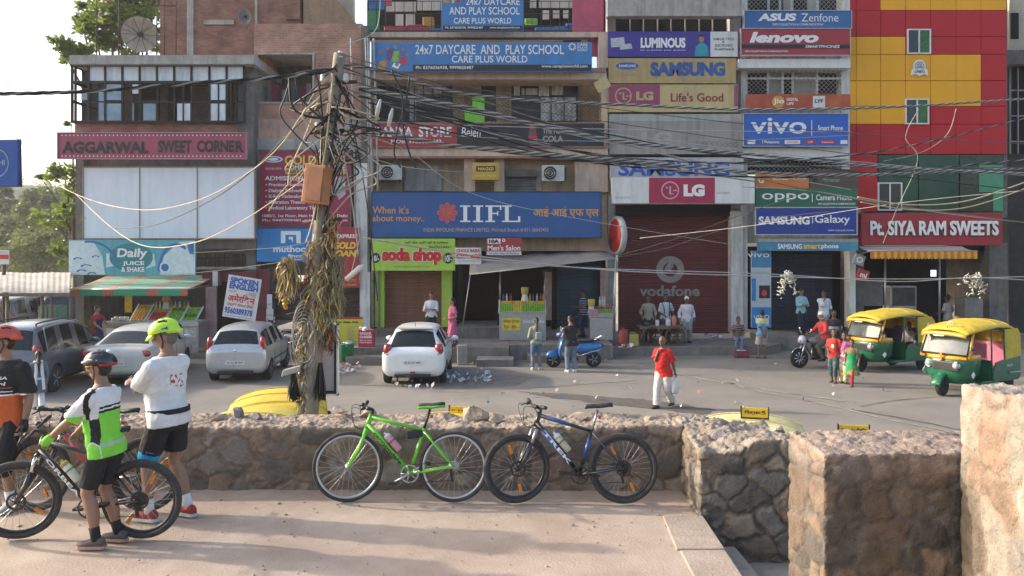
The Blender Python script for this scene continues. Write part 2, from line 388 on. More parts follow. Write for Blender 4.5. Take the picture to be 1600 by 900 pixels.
# ------------------------------------------------------------------ rubble stone walls
RUBBLE = [(.20, .135, .09), (.27, .18, .12), (.33, .23, .15), (.15, .12, .10), (.24, .20, .17), (.26, .165, .11), (.27, .23, .19), (.18, .15, .13), (.31, .235, .16)]
M_RUB = mat('rubble_stone', (.3, .25, .2), .92, var=.32, scale=9, bump=.7, bscale=55, attr='tone', dirt=.3)
def rubble(name, label, x0, x1, y0, y1, z0, z1, st=.3, res=.02, seed=1, depth=.035, topamp=.05, mortar=(.40, .32, .24), pal=RUBBLE, topcol=None, ragged=0, zf=None, mw=.04, cat='wall', asp=.62):
 """a stone wall as one closed mesh: cells of rubble stone standing proud of sandy mortar, uneven top"""
 rnd = np.random.RandomState(seed)
 V, F, Nn = [], [], []
 def face(o, u, v, lu, lv, n):
  nu, nv = max(2, int(lu / res)), max(2, int(lv / res)); k = len(V)
  for j in range(nv + 1):
   for i in range(nu + 1):
    V.append([o[q] + u[q] * lu * i / nu + v[q] * lv * j / nv for q in range(3)]); Nn.append(n)
  for j in range(nv):
   for i in range(nu):
    a = k + j * (nu + 1) + i; F.append((a, a + 1, a + nu + 2, a + nu + 1))
 lx, ly, lz = x1 - x0, y1 - y0, z1 - z0
 face((x0, y0, z0), (1, 0, 0), (0, 0, 1), lx, lz, (0, -1, 0))
 face((x0, y1, z0), (0, -1, 0), (0, 0, 1), ly, lz, (-1, 0, 0))
 face((x1, y0, z0), (0, 1, 0), (0, 0, 1), ly, lz, (1, 0, 0))
 face((x1, y1, z0), (-1, 0, 0), (0, 0, 1), lx, lz, (0, 1, 0))
 face((x0, y0, z1), (1, 0, 0), (0, 1, 0), lx, ly, (0, 0, 1))
 V = np.array(V); Nn = np.array(Nn, float)
 # seeds: jittered lattice through the block
 g = []
 nx, ny_, nz = max(1, int(lx / st) + 1), max(1, int(ly / st) + 1), max(1, int(lz / (st * asp)) + 1)
 for k in range(-1, nz + 1):
  for j in range(-1, ny_ + 1):
   for i in range(-1, nx + 1):
    q = rnd.uniform(-.42, .42, 3) * (1, 1, .7)
    g.append((x0 + (i + .5 + (k % 2) * .5 + q[0]) * st, y0 + (j + .5 + q[1]) * st, z0 + (k + .5 + q[2]) * st * asp))
 g = np.array(g); sc = np.array([1, 1, 1 / asp * .8]); wob = np.array([[noise.noise(Vector(p * 5)), noise.noise(Vector(p * 5 + 9)), noise.noise(Vector(p * 5 + 4))] for p in V]) * .055 + np.array([[noise.noise(Vector(p * 17)), noise.noise(Vector(p * 17 + 9)), noise.noise(Vector(p * 17 + 4))] for p in V]) * .022
 Q = (V + wob) * sc; Gs = g * sc; d1 = np.empty(len(V)); d2 = np.empty(len(V)); idx = np.empty(len(V), int)
 for a in range(0, len(V), 2000):
  D = ((Q[a:a + 2000, None, :] - Gs[None]) ** 2).sum(2); o = np.argpartition(D, 1, 1)[:, :2]
  r = np.arange(len(D)); s0, s1 = D[r, o[:, 0]], D[r, o[:, 1]]; sw = s0 > s1
  i0 = np.where(sw, o[:, 1], o[:, 0]); d1[a:a + 2000] = np.sqrt(np.minimum(s0, s1)); d2[a:a + 2000] = np.sqrt(np.maximum(s0, s1)); idx[a:a + 2000] = i0
 e = np.clip((d2 - d1) / (st * mw * 4), 0, 1); e = e * e * (3 - 2 * e)
 cellr = rnd.uniform(0, 1, len(g))[idx]; recess = rnd.uniform(0, 1, len(g))[idx]
 top = Nn[:, 2] > .5
 h = np.array([noise.noise(Vector(p * 7)) + .6 * noise.noise(Vector(p * 19)) + .5 * noise.noise(Vector(p * 43)) for p in V])
 disp = depth * (e - .6 + .5 * recess * e) + .010 * h
 dz = topamp * np.array([noise.noise(Vector((p[0] * 2.2, p[1] * 2.2, seed))) + .7 * noise.noise(Vector((p[0] * 6, p[1] * 6, seed + 3))) + .7 * abs(noise.noise(Vector((p[0] * 13, p[1] * 13, seed + 7)))) + .5 * noise.noise(Vector((p[0] * 30, p[1] * 30, seed + 9))) for p in V])
 tz = (V[:, 2] - z0) / lz
 V2 = V + Nn * disp[:, None] * np.where(top, .6, 1)[:, None]
 V2[:, 2] += dz * np.clip((tz - .55) / .45, 0, 1) ** 1.5
 if ragged:   # broken crest
  rg = np.array([max(0, noise.noise(Vector((p[0] * 1.7, p[1] * 1.2, seed * 3.3))) + .1) for p in V]); V2[:, 2] -= ragged * rg * np.clip((tz - .4) / .6, 0, 1)
 if zf is not None: V2[:, 2] += np.array([zf(p[0], p[1]) for p in V]) * np.clip((tz - .3) / .7, 0, 1)
 # weld the face seams so the corners stay closed and a little rounded
 key = {}; acc = {}
 for i, p in enumerate(np.round(V, 4)):
  acc.setdefault(tuple(p), []).append(i)
 newi = np.empty(len(V), int); VV = []; CC = []
 pal = np.array(pal); pal = (pal * .62 + pal.mean(1)[:, None] * .38) * (1.03, .98, .90); base = pal[(cellr * 997).astype(int) % len(pal)] * (0.8 + .45 * ((cellr * 31) % 1))[:, None]
 col = np.array(mortar) * (1 - e)[:, None] + base * e[:, None]
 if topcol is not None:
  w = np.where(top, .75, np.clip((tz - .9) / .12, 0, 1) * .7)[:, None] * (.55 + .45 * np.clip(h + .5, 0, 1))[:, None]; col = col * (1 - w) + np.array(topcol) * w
 for kx, il in acc.items():
  for i in il: newi[i] = len(VV)
  VV.append(V2[il].mean(0)); CC.append(col[il].mean(0))
 me = bpy.data.meshes.new(name); me.from_pydata([tuple(v) for v in VV], [], [tuple(int(newi[i]) for i in f) for f in F])
 at = me.attributes.new('tone', 'FLOAT_COLOR', 'POINT'); at.data.foreach_set('color', np.concatenate([np.clip(np.array(CC), 0, 1), np.ones((len(CC), 1))], 1).astype(np.float32).ravel())
 me.materials.append(M_RUB); me.polygons.foreach_set('use_smooth', [True] * len(me.polygons)); me.update()
 o = bpy.data.objects.new(name, me); COL.objects.link(o); meta(o, label, cat); return o
SAND = (.44, .34, .255)
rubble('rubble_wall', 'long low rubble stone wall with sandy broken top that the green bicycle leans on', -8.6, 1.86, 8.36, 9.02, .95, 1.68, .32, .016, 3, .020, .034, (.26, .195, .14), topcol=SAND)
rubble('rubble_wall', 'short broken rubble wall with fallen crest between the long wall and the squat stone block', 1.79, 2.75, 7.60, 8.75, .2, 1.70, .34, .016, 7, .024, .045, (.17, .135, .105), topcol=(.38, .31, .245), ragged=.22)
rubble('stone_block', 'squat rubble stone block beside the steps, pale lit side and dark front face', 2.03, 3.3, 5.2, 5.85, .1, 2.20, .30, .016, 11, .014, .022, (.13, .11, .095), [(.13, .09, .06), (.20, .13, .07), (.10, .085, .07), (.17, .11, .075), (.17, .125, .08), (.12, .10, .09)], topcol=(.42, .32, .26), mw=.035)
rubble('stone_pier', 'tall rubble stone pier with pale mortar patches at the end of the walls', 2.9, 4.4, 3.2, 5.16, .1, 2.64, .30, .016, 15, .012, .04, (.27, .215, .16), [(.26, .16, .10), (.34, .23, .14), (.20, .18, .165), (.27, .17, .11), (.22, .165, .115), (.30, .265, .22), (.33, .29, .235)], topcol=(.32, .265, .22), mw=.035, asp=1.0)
M_STONE = mat('loose_stone', (.36, .29, .22), .92, var=.3, scale=7, bump=.6, bscale=50)
M_STONEG = mat('loose_stone_grey', (.22, .20, .19), .92, var=.3, scale=7, bump=.6, bscale=50)
def boulder(c, r, seed, m, label, sq=(1, 1, .6)):
 b = MB(); b.ball((0, 0, 0), 1, n=20); b.s = [False] * len(b.f); rnd = random.Random(seed); off = Vector((seed * 7.1, 0, 0)); cuts = [(Vector((rnd.gauss(0, 1), rnd.gauss(0, 1), rnd.gauss(0, 1))).normalized(), rnd.uniform(.42, .78)) for _ in range(13)]
 vs = []
 for v in b.v:
  v = Vector(v)
  for n, k in cuts:
   q = v.dot(n)
   if q > k: v -= n * (q - k)
  v *= 1 + .10 * noise.noise(v * 1.6 + off) + .05 * noise.noise(v * 5 + off)
  vs.append((v.x * r * sq[0], v.y * r * sq[1], v.z * r * sq[2]))
 b.v = vs; o = b.build('loose_stone', m); o.location = c; o.rotation_euler = (0, 0, rnd.uniform(0, 6)); meta(o, label, 'stone', 'loose stones on the wall tops'); return o
stones = [(372, 640, 8.8, .12, M_STONEG, 'grey wedge of loose stone on the wall top under the yellow rickshaw roof'), (345, 648, 8.7, .09, M_STONE, 'small tan loose stone left of the grey wedge on the wall top'),
 (400, 646, 8.75, .11, M_STONEG, 'second grey loose stone right of the wedge on the wall top'), (532, 636, 8.8, .10, M_STONE, 'round tan stone on the wall top left of the green handlebar'),
 (575, 640, 8.85, .13, M_STONE, 'broad tan stone on the wall top below the green handlebar'), (742, 641, 8.7, .22, M_STONE, 'largest sharp-edged tan stone on the wall top right of the green saddle'),
 (775, 650, 8.6, .12, M_STONE, 'low tan stone at the right foot of the largest sharp stone'), (905, 645, 8.8, .12, M_STONE, 'flat tan stone on the wall top left of the blue bicycle saddle'),
 (1015, 648, 8.75, .10, M_STONE, 'pale tan stone on the wall top behind the blue bicycle rear wheel'), (1060, 650, 8.7, .10, M_STONE, 'pale stone at the right end of the long wall top'),
 (1180, 690, 7.9, .16, M_STONEG, 'large grey stone on the broken crest of the short wall'), (1120, 676, 8.0, .13, M_STONEG, 'jagged grey stone at the left of the broken crest'),
 (1215, 668, 8.2, .13, M_STONE, 'tan stone at the right of the broken crest near the block'), (300, 655, 8.6, .09, M_STONE, 'small tan stone on the wall top beside the man in white')]
for i, (px, py, d, r, m, lb) in enumerate(stones): boulder(P(px, py + 6, d), r, i + 1, m, lb)
b = MB(); rnd = random.Random(8)
for i in range(200):
 y = rnd.uniform(6.0, 8.3); x = rnd.uniform(-5.2, terr_edge(y) - .05); r = rnd.uniform(.004, .014) * (1.8 if rnd.random() < .06 else 1)
 b.ball((x, y, TZ + .012), r, r * rnd.uniform(.6, 1), r * .5, 5)
meta(b.build('terrace_grit', M_STONE), kind='stuff')
# ------------------------------------------------------------------ platform and pavement before the shops
M_PLINTH = mat('plinth_stone', (.21, .19, .165), .92, var=.3, scale=2, bump=.4, bscale=30, dirt=.5)
def plinth(name, pts, z0, z1, m=None): return slab(name, pts, z0, z1, m or M_PLINTH)
XA, XB, XC, XD = WX(455, 27), WX(800, 25.5), WX(950, 26.2), WX(1235, 27)
plinth('shop_platform', [(-3.9 - 1.6, 25.6), (WX(795, 25.6), 25.6), (WX(795, 25.6), 33), (-5.5, 33)], -.05, .49)
plinth('shop_platform', [(WX(795, 25.6) + .01, 26.3), (WX(958, 26.3), 26.3), (WX(958, 26.3), 33), (WX(795, 25.6) + .01, 33)], -.05, .495)
plinth('shop_step', [(-5.2, 25.0), (-2.9, 25.0), (-2.9, 25.58), (-5.2, 25.58)], -.05, .26)
plinth('shop_step', [(-1.1, 24.7), (.05, 24.7), (.05, 25.58), (-1.1, 25.58)], -.05, .22)
plinth('shop_step', [(.5, 25.5), (2.7, 25.5), (2.7, 26.28), (.5, 26.28)], -.05, .25)
plinth('pavement', [(WX(960, 26.3), 27.2), (8.9, 27.6), (9.6, 28.6), (9.6, 33), (WX(960, 26.3), 33)], -.05, .30)
plinth('shop_platform', [(9.0, 28.8), (13.2, 28.8), (13.2, 33), (9.0, 33)], -.05, .52)
plinth('pavement', [(13.25, 29.2), (21, 29.2), (21, 33), (13.25, 33)], -.05, .22)
plinth('pavement', [(-19, 26.6), (-5.52, 26.6), (-5.52, 33), (-19, 33)], -.05, .16)
for px0, px1, d, z in ((540, 560, 25.3, .3), (756, 770, 25.0, .42)):
 pass
# ------------------------------------------------------------------ hills and far woods on the left, trees
M_HILL = mat('hill_wood', (.06, .085, .035), .95, var=.4, scale=.06, rgb2=(.12, .15, .07))
b = MB(); vs = []; nx, ny = 120, 24
for j in range(ny + 1):
 for i in range(nx + 1):
  x = -420 + 470 * i / nx; y = 150 + 330 * j / ny
  h = 46 * math.exp(-((y - 330) / 110) ** 2) * (.75 + .25 * math.sin(x * .02 + 1)) + 2.2 * noise.noise(Vector((x * .08, y * .08, 0))) + 4 * noise.noise(Vector((x * .03, y * .03, 4)))
  vs.append((x, y, -2.5 + max(0, h)))
b.add(vs, [(j * (nx + 1) + i, j * (nx + 1) + i + 1, (j + 1) * (nx + 1) + i + 1, (j + 1) * (nx + 1) + i) for j in range(ny) for i in range(nx)], 0, True)
meta(b.build('hills', M_HILL), kind='structure')
M_LEAFA = leafm('leaf_bright', (.07, .12, .025), (.16, .22, .05))
M_LEAFB = leafm('leaf_olive', (.055, .085, .03), (.12, .15, .055))
M_LEAFD = leafm('leaf_dark', (.03, .055, .02), (.07, .10, .035))
M_BARK = mat('bark', (.13, .10, .075), .95, var=.35, scale=9, bump=.8, bscale=30)
def leaves(b, c, rad, n, size, rnd, sq=(1, 1, 1)):
 """leaf faces through an ellipsoid volume, more towards the outside"""
 for _ in range(n):
  v = Vector((rnd.gauss(0, 1), rnd.gauss(0, 1), rnd.gauss(0, 1))).normalized() * rad * rnd.random() ** .45
  p = Vector(c) + Vector((v.x * sq[0], v.y * sq[1], v.z * sq[2])); s = size * rnd.uniform(.55, 1.3)
  u = Vector((rnd.gauss(0, 1), rnd.gauss(0, 1), rnd.gauss(0, 1) * .5)).normalized(); w = u.orthogonal().normalized()
  w = (Matrix.Rotation(rnd.uniform(0, 6.28), 3, u) @ w); k = len(b.v)
  b.v += [tuple(p - u * s), tuple(p + w * s * .45), tuple(p + u * s), tuple(p - w * s * .45)]; b.f.append((k, k + 1, k + 2, k + 3)); b.m.append(0); b.s.append(False)
def tree(name, label, base, height, crown, leafmat, size, seed, trunk_r=.2, group=None, tilt=0):
 """crown: list of (dx,dy,z,rad,n) clumps; limbs run from the trunk to each clump"""
 rnd = random.Random(seed); root = thing(name, label, 'tree', base, 0, group)
 t = MB(); top = Vector((tilt, 0, height * .6))
 t.tube(smooth_path([(0, 0, -.1), (tilt * .3, 0, height * .25), top]), [trunk_r * (1 - .55 * i / 12) for i in range(13)], 9)
 for dx, dy, z, r, n in crown:
  st = Vector((tilt * .3, 0, height * .25)).lerp(top, rnd.uniform(.3, 1)); en = Vector((dx, dy, z))
  mid = st.lerp(en, .5) + Vector((0, 0, .12 * height * .3))
  t.tube(smooth_path([st, mid, en], 5), [trunk_r * .42 * (1 - .8 * i / 10) for i in range(11)], 6)
 t.build('trunk', M_BARK, root)
 b = MB()
 for dx, dy, z, r, n in crown:
  for q in range(max(1, n // 60)):
   v = Vector((rnd.gauss(0, 1), rnd.gauss(0, 1), rnd.gauss(0, .8))).normalized() * r * rnd.uniform(.3, .95)
   leaves(b, (dx + v.x, dy + v.y, z + v.z), r * .42, 60, size, rnd, (1, 1, .7))
 b.build('crown', leafmat, root); return root
def clump(px, py, d, base, r, n): 
 p = P(px, py, d); return (p.x - base[0], p.y - base[1], p.z - base[2], r, n)
tb = (WX(190, 37), 37, 0)
tree('broadleaf_tree', 'tall bright green tree behind the shop of the glazed balcony', tb, 12,
     [clump(*q, tb, r, n) for q, r, n in (((190, 20, 37), 1.5, 1300), ((150, 45, 37), 1.2, 950), ((120, 72, 36.5), 1.0, 700), ((225, 10, 38), 1.5, 1100), ((170, -20, 37), 1.6, 1000), ((185, 75, 37.5), 1.1, 380), ((235, 60, 38), 1.0, 300), ((100, 82, 36.5), .55, 160), ((140, 90, 37), .7, 200), ((125, 20, 37), .8, 240))], M_LEAFA, .17, 4, .28)
tb2 = (WX(118, 38), 38, 0)
tree('broadleaf_tree', 'leafy green tree against the dark side of the sweet shop', tb2, 7,
     [clump(*q, tb2, r, n) for q, r, n in (((100, 270, 37), .9, 420), ((85, 345, 38), 1.1, 420), ((110, 320, 37), .9, 360), ((68, 283, 37), .45, 140), ((95, 390, 38), .9, 300), ((120, 230, 37.5), .5, 160), ((112, 195, 37.5), .35, 90))], M_LEAFA, .15, 9, .18)
for i, (px, py, d, r, n, lm, lb) in enumerate([(30, 360, 90, 3.6, 700, M_LEAFB, 'rounded olive tree at the left edge before the hazy hill'), (62, 345, 100, 4.2, 700, M_LEAFD, 'dark bushy tree beyond the sandy lot'),
     (5, 330, 110, 4.5, 600, M_LEAFD, 'dark tree at the far left beyond the sandy lot'), (50, 385, 75, 2.6, 460, M_LEAFB, 'low olive tree nearest the sandy lot'), (85, 330, 120, 5.0, 700, M_LEAFB, 'tall olive tree rising over the low tree on the left')]):
 z = WZ(py, d); bb = (WX(px, d), d, -.1)
 tree('far_tree', lb, bb, z + r * .4, [(0, 0, z, r, n * 2), (-r * .6, 0, z - r * .35, r * .7, n), (r * .65, 0, z - r * .25, r * .75, n), (0, 0, z + r * .5, r * .6, n // 2), (0, 0, z - r * .8, r * .7, n)], lm, r * .10, 20 + i, r * .07, 'trees beyond the sandy lot')
rnd = random.Random(31); b = MB()
for i in range(420):
 x = rnd.uniform(-330, -60); y = rnd.uniform(150, 350)
 h = 46 * math.exp(-((y - 330) / 110) ** 2) * (.75 + .25 * math.sin(x * .02 + 1)); r = rnd.uniform(2.5, 5.5)
 if abs(WX(60, y) - x) > y * .085: continue
 leaves(b, (x, y, h - 1 + r * .3), r, 150, r * .10, rnd, (1.2, 1, .8))
for i in range(110):
 y = rnd.uniform(118, 190); x = WX(rnd.uniform(-40, 130), y); leaves(b, (x, y, rnd.uniform(.5, 5)), rnd.uniform(2.5, 4.5), 260, .38, rnd, (1.2, 1, .8))
meta(b.build('far_wood', M_LEAFB), kind='stuff')
sheet('sandy_lot', -80, -22, 40, 125, .0, 20, 20, mat('sand', (.55, .44, .30), .95, var=.15, scale=.2, bump=.2, bscale=8), .04, .1)
# ------------------------------------------------------------------ buildings
def bldg(name, label, px, d): return thing(name, label, 'building', (WX(px, d), d, 0))
def bpart(root, name, m, rects, world=True, bevel=0):
 """rects: (px0,py0,px1,py1,distance,depth)"""
 first = None
 for r in rects:
  o = MB().pbox(*r).build(name, m, root, True, bevel); first = first or o
 return first
def grille(root, px0, py0, px1, py1, d, m, nx=8, ny=0, t=.018, name='window_grille', diag=0):
 b = MB(); X0, X1, Z0, Z1 = WX(px0, d), WX(px1, d), WZ(py1, d), WZ(py0, d)
 if diag:
  n = int((X1 - X0 + Z1 - Z0) / diag)
  for i in range(n + 1):
   c = X0 + i * diag; a = max(X0, c - (Z1 - Z0)); e = min(X1, c)
   if e > a: b.tube([(a, d, Z0 + (c - a)), (e, d, Z0 + (c - e))], t, 4); b.tube([(X0 + X1 - a, d + .01, Z0 + (c - a)), (X0 + X1 - e, d + .01, Z0 + (c - e))], t, 4)
 else:
  for i in range(nx + 1): x = X0 + (X1 - X0) * i / nx; b.box(x - t, x + t, d, d + 2 * t, Z0, Z1)
  for j in range(ny + 1):
   if ny: z = Z0 + (Z1 - Z0) * j / ny; b.box(X0, X1, d + .004, d + .004 + 2 * t, z - t, z + t)
 return b.build(name, m, root, True)
def shutter(root, px0, py0, px1, py1, d, m, name='roller_shutter', pitch=.085):
 b = MB(); X0, X1, Z0, Z1 = WX(px0, d), WX(px1, d), WZ(py1, d), WZ(py0, d); n = int((Z1 - Z0) / pitch); pts = []
 for i in range(n):
  z = Z0 + (Z1 - Z0) * i / n; h = (Z1 - Z0) / n
  pts += [(d, z), (d - .018, z + h * .3), (d - .018, z + h * .7)]
 pts += [(d, Z1), (d + .04, Z1), (d + .04, Z0)]
 b.prism(pts, X0, X1, 'x'); return b.build(name, m, root, True)
M_GWALL = mat('grey_wall', (.36, .345, .32), .88, var=.18, scale=2, dirt=.6)
M_CURT = mat('pale_curtain', (.46, .44, .38), .9, var=.25, scale=5, stretch=.2)
M_CREAM = mat('cream_wall', (.56, .48, .35), .85, var=.12, scale=2, dirt=.3)
M_FROST = mat('frosted_pane', (.66, .71, .76), .25, var=.14, scale=3, dirt=.35)
M_BLUEP = mat('blue_pane', (.22, .33, .42), .08, var=.3, scale=1.5)
M_RUST = mat('rusty_iron', (.10, .06, .045), .75, .2, var=.4, scale=8)
M_FRAME = mat('window_iron', (.016, .014, .013), .6, .2, var=.3)
# --- sweet shop building with the glazed balcony
B = bldg('shop_building', 'narrow dark shop house with a glazed iron balcony and three blank white panels', 250, 29)
D = 29.0
bpart(B, 'wall', M_CONCD, [(118, 205, 131, 530, D, 5), (372, 100, 396, 262, D - .05, 5), (385, 262, 400, 520, D, 5), (131, 205, 385, 262, D + .3, .2), (118, 372, 400, 396, D + .02, .3), (131, 396, 385, 530, D + 3.0, .2), (305, 374, 400, 389, D - .25, .3)])
bpart(B, 'balcony_parapet', M_BRICKD, [(117, 190, 372, 207, D - .1, .15)])
bpart(B, 'roof_slab', M_CONC, [(108, 86, 397, 100, D - .5, 5.5)])
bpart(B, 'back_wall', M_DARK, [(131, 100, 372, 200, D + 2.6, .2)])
fr = MB(); fd = D - .25
xs = [112, 138, 164, 191, 218, 245, 272, 299, 327, 354, 381]
for x in xs: fr.pbox(x - 1.6, 100, x + 1.6, 191, fd, .07)
for y in (102, 128, 190): fr.pbox(112, y - 1.7, 381, y + 1.7, fd - .005, .08)
for x in (152, 205, 286, 341, 361, 368): fr.pbox(x - 1, 128, x + 1, 190, fd + .003, .06)
fr.pbox(138, 158, 381, 160, fd + .006, .05)
for y in (102, 128, 158, 190): fr.box(WX(112, fd) - .02, WX(112, fd) + .06, fd, fd + 2.4, WZ(y, fd) - .04, WZ(y, fd) + .04)
for k in range(5): fr.box(WX(112, fd) - .022, WX(112, fd) + .05, fd + .2 + k * .5, fd + .26 + k * .5, WZ(190, fd), WZ(100, fd))
FRM = fr.build('window_frame', M_FRAME, B, True)
def pane(x0, y0, x1, y1, m, d=fd + .03): bpart(FRM, 'pane', m, [(x0 + 1.8, y0 + 1.8, x1 - 1.8, y1 - 1.8, d, .012)])
for i in range(1, 10): pane(xs[i], 102, xs[i + 1], 128, M_FROST)
for x0, y0, x1, y1, m in [(164, 130, 191, 158, M_BLUEP), (164, 160, 191, 190, M_BLUEP), (152, 140, 164, 190, M_BLUEP), (222, 160, 245, 190, M_BLUEP), (275, 160, 299, 190, M_FROST), (327, 130, 354, 158, M_FROST), (327, 160, 354, 190, M_FROST), (205, 130, 218, 148, M_FROST), (125, 140, 138, 158, M_BLUEP), (205, 160, 211, 190, M_BLUEP)]: pane(x0, y0, x1, y1, m)
bpart(B, 'inner_partition', M_RUST, [(250, 132, 262, 190, D + 1.0, .1), (300, 135, 326, 190, D + .8, .1), (192, 130, 203, 190, D + .3, .2), (355, 132, 372, 190, D + .5, .1)])
bpart(B, 'door_panel', mat('dark_red_door', (.16, .025, .03), .6, var=.3, scale=3, dirt=.5), [(400, 420, 421, 515, D - .1, .15), (316, 424, 345, 446, D - .6, .1), (345, 425, 400, 440, D - .3, .1)])
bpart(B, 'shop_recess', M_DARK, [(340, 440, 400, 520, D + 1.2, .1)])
bpart(B, 'white_stripe', M_WHITEW, [(332, 424, 340, 447, D - .64, .03)])
grille(B, 308, 389, 394, 418, D + .1, M_DKMETAL, 6, 2, .02)
bpart(B, 'window_ledge', M_CONC, [(305, 417, 400, 421, D - .05, .3)])
b = MB()
for x in (151, 186, 245, 257, 275): b.tube([P(x, 88, 30.5), P(x, -10 if x < 250 else 0, 30.5)], .025, 5)
b.tube([P(151, -5, 30.5), P(186, 9, 30.5), P(275, 9, 30.5)], .03, 5); b.tube([P(160, -5, 30.6), P(186, 9, 30.5)], .025, 5)
b.build('roof_frame', M_RUST, B, True)
# --- brick building
B = bldg('brick_building', 'bare brick house with an open upper window and a pale pillar beside the shutters', 480, 29.5)
D = 29.5
bpart(B, 'brick_wall', M_BRICK, [(397, 37, 403, 235, D, 4), (403, 37, 490, 83, D, .35), (403, 160, 490, 186, D, .35), (490, 37, 566, 186, D, .35)])
bpart(B, 'plaster_wall', mat('pink_plaster', (.52, .33, .26), .9, var=.25, scale=2, dirt=.4), [(403, 186, 566, 217, D + .003, .35)])
bpart(B, 'concrete_band', M_CONC, [(392, 217, 568, 234, D - .12, .5), (395, 234, 405, 520, D - .1, .6), (403, 354, 570, 358, D - .1, .3)])
bpart(B, 'ground_wall', M_CONCD, [(405, 232, 570, 430, D + .1, .3), (405, 430, 430, 520, D + .12, .3), (528, 430, 536, 520, D + .02, .3)])
bpart(B, 'room', M_CONCD, [(397, 75, 495, 170, D + 2.5, .2)])
bpart(B, 'ceiling', M_CONC, [(400, 78, 492, 83, D + .36, 2.2)])
bpart(B, 'window_frame', M_CONC, [(402, 82, 492, 85, D - .03, .1), (402, 159, 492, 162, D - .05, .2), (488, 85, 491, 159, D - .03, .1)])
b = MB()
for i, (x, w, h) in enumerate([(410, 8, 22), (424, 10, 26), (440, 9, 18), (452, 8, 30), (466, 11, 24), (478, 7, 28)]): MB().pbox(x, 158 - h, x + w, 158, D + .8 + .1 * i, .1).build('hanging_cloth', [cloth('blueish', (.10, .12, .2)), cloth('maroon', (.2, .03, .06)), cloth('greyish', (.3, .3, .32))][i % 3], B, True, .03)
shutter(B, 430, 440, 528, 500, D + .1, shutterm('brown_shutter', (.085, .055, .045)))
shutter(B, 536, 440, 562, 520, D + .1, shutterm('brown_shutter', (.085, .055, .045)))
bpart(B, 'pillar', M_WHITEW, [(556, 255, 574, 425, 28.9, .5), (562, 425, 578, 520, 28.9, .5)])
bpart(B, 'pillar_top', M_CONCD, [(564, 40, 575, 255, 29.2, .4)])
for x, r, y1 in ((581, .05, 512), (577, .03, 300), (590, .04, 520), (554, .03, 420)):
 b = MB(); b.tube([P(x - 6, 60, 28.85), P(x, 260, 28.85), P(x + 2, y1, 28.85)], r, 6)
 b.build('drain_pipe', mat('pipe_grey', (.3, .29, .27), .6, var=.25, scale=4), B, True)
B = bldg('rear_brick_house', 'dark old brick house rising behind the roof with the satellite dish', 330, 33)
D = 33
bpart(B, 'brick_wall', M_BRICKD, [(250, -60, 292, 100, D, 4), (302, -60, 400, 100, D, 4), (400, -60, 470, 60, D, 4)])
bpart(B, 'concrete_column', M_CONC, [(292, -60, 302, 100, D - .05, 3), (318, 31, 365, 38, D - .08, .2), (398, -60, 402, 60, D - .05, .3)])
b = MB(); b.prism([(WX(474, 33), WZ(40, 33)), (WX(548, 33), WZ(40, 33)), (WX(548, 33), WZ(24, 33)), (WX(500, 33), WZ(-30, 33)), (WX(474, 33), WZ(-30, 33))], 33, 36); b.build('gable_wall', mat('tan_plaster', (.34, .24, .15), .9, var=.2, dirt=.4), B, True)
bpart(B, 'rear_wall', M_CREAM, [(495, -60, 552, 40, 35, .4)])
bpart(B, 'window', M_BRICKD, [(446, 0, 468, 30, 32.9, .2)])
# --- peach building
B = bldg('peach_building', 'peach plastered building with pink striped ledges and the daycare boards', 760, 29.8)
D = 29.8
bpart(B, 'ledge', M_PEACH, [(574, 113, 946, 124, D - .45, 1.2), (574, 232, 950, 244, D - .4, 1.0), (574, 50, 946, 58, D - .1, 2.0)])
bpart(B, 'ledge_band', M_PINKP, [(573, 106, 947, 113, D - .48, .9), (573, 226, 951, 232, D - .43, .8), (574, 244, 950, 247, D - .35, .8)])
bpart(B, 'pillar', M_PEACH, [(936, 50, 950, 106, D - .3, .8), (575, 247, 584, 300, D, .6), (725, 247, 742, 300, D - .05, .5), (772, 247, 788, 300, D, .5), (898, 247, 950, 300, D - .05, .5), (940, 124, 950, 226, D - .2, .8)])
bpart(B, 'upper_wall', M_BEIGE, [(574, 124, 940, 192, D + 1.2, .2), (708, 124, 724, 192, D + .9, .3), (775, 124, 800, 192, D + .9, .3), (574, 192, 946, 228, D + .2, .4)])
bpart(B, 'lower_wall', M_BEIGE, [(628, 247, 726, 300, D + .5, .3), (742, 247, 772, 300, D + .6, .3), (584, 247, 628, 300, D + .3, .3), (788, 247, 898, 300, D + .35, .3), (574, 300, 950, 372, D + .2, .4), (574, 372, 716, 380, D + .2, .4), (706, 372, 950, 392, D - .5, .8)])
bpart(B, 'top_wall', M_DARK, [(574, -40, 946, 52, D + 2.2, .2)])
pk = mat('pink_board', (.46, .09, .15), .7, var=.15, scale=2, dirt=.2)
bpart(B, 'pink_panel', pk, [(895, -40, 943, 50, D - .1, .1), (918, 58, 936, 88, D + .2, .1), (600, -40, 612, 8, D + 1, .1)])
bpart(B, 'blue_panel', mat('blue_board', (.05, .16, .35), .7, var=.2), [(576, -40, 600, 14, D, .1)])
bpart(B, 'green_panel', mat('green_board', (.05, .20, .09), .7, var=.2), [(574, 16, 592, 60, D - .05, .1)])
W1 = bpart(B, 'window', M_CURT, [(602, 2, 650, 18, D + 2, .1), (652, 0, 690, 16, D + 2, .1), (842, 0, 894, 12, D + 2, .1), (828, -4, 838, 12, D + 2, .1), (618, 22, 630, 40, D + 1.9, .1), (634, 22, 648, 40, D + 1.9, .1), (848, 16, 858, 30, D + 1.9, .1), (864, 16, 874, 28, D + 1.9, .1), (880, 16, 888, 28, D + 1.9, .1)])
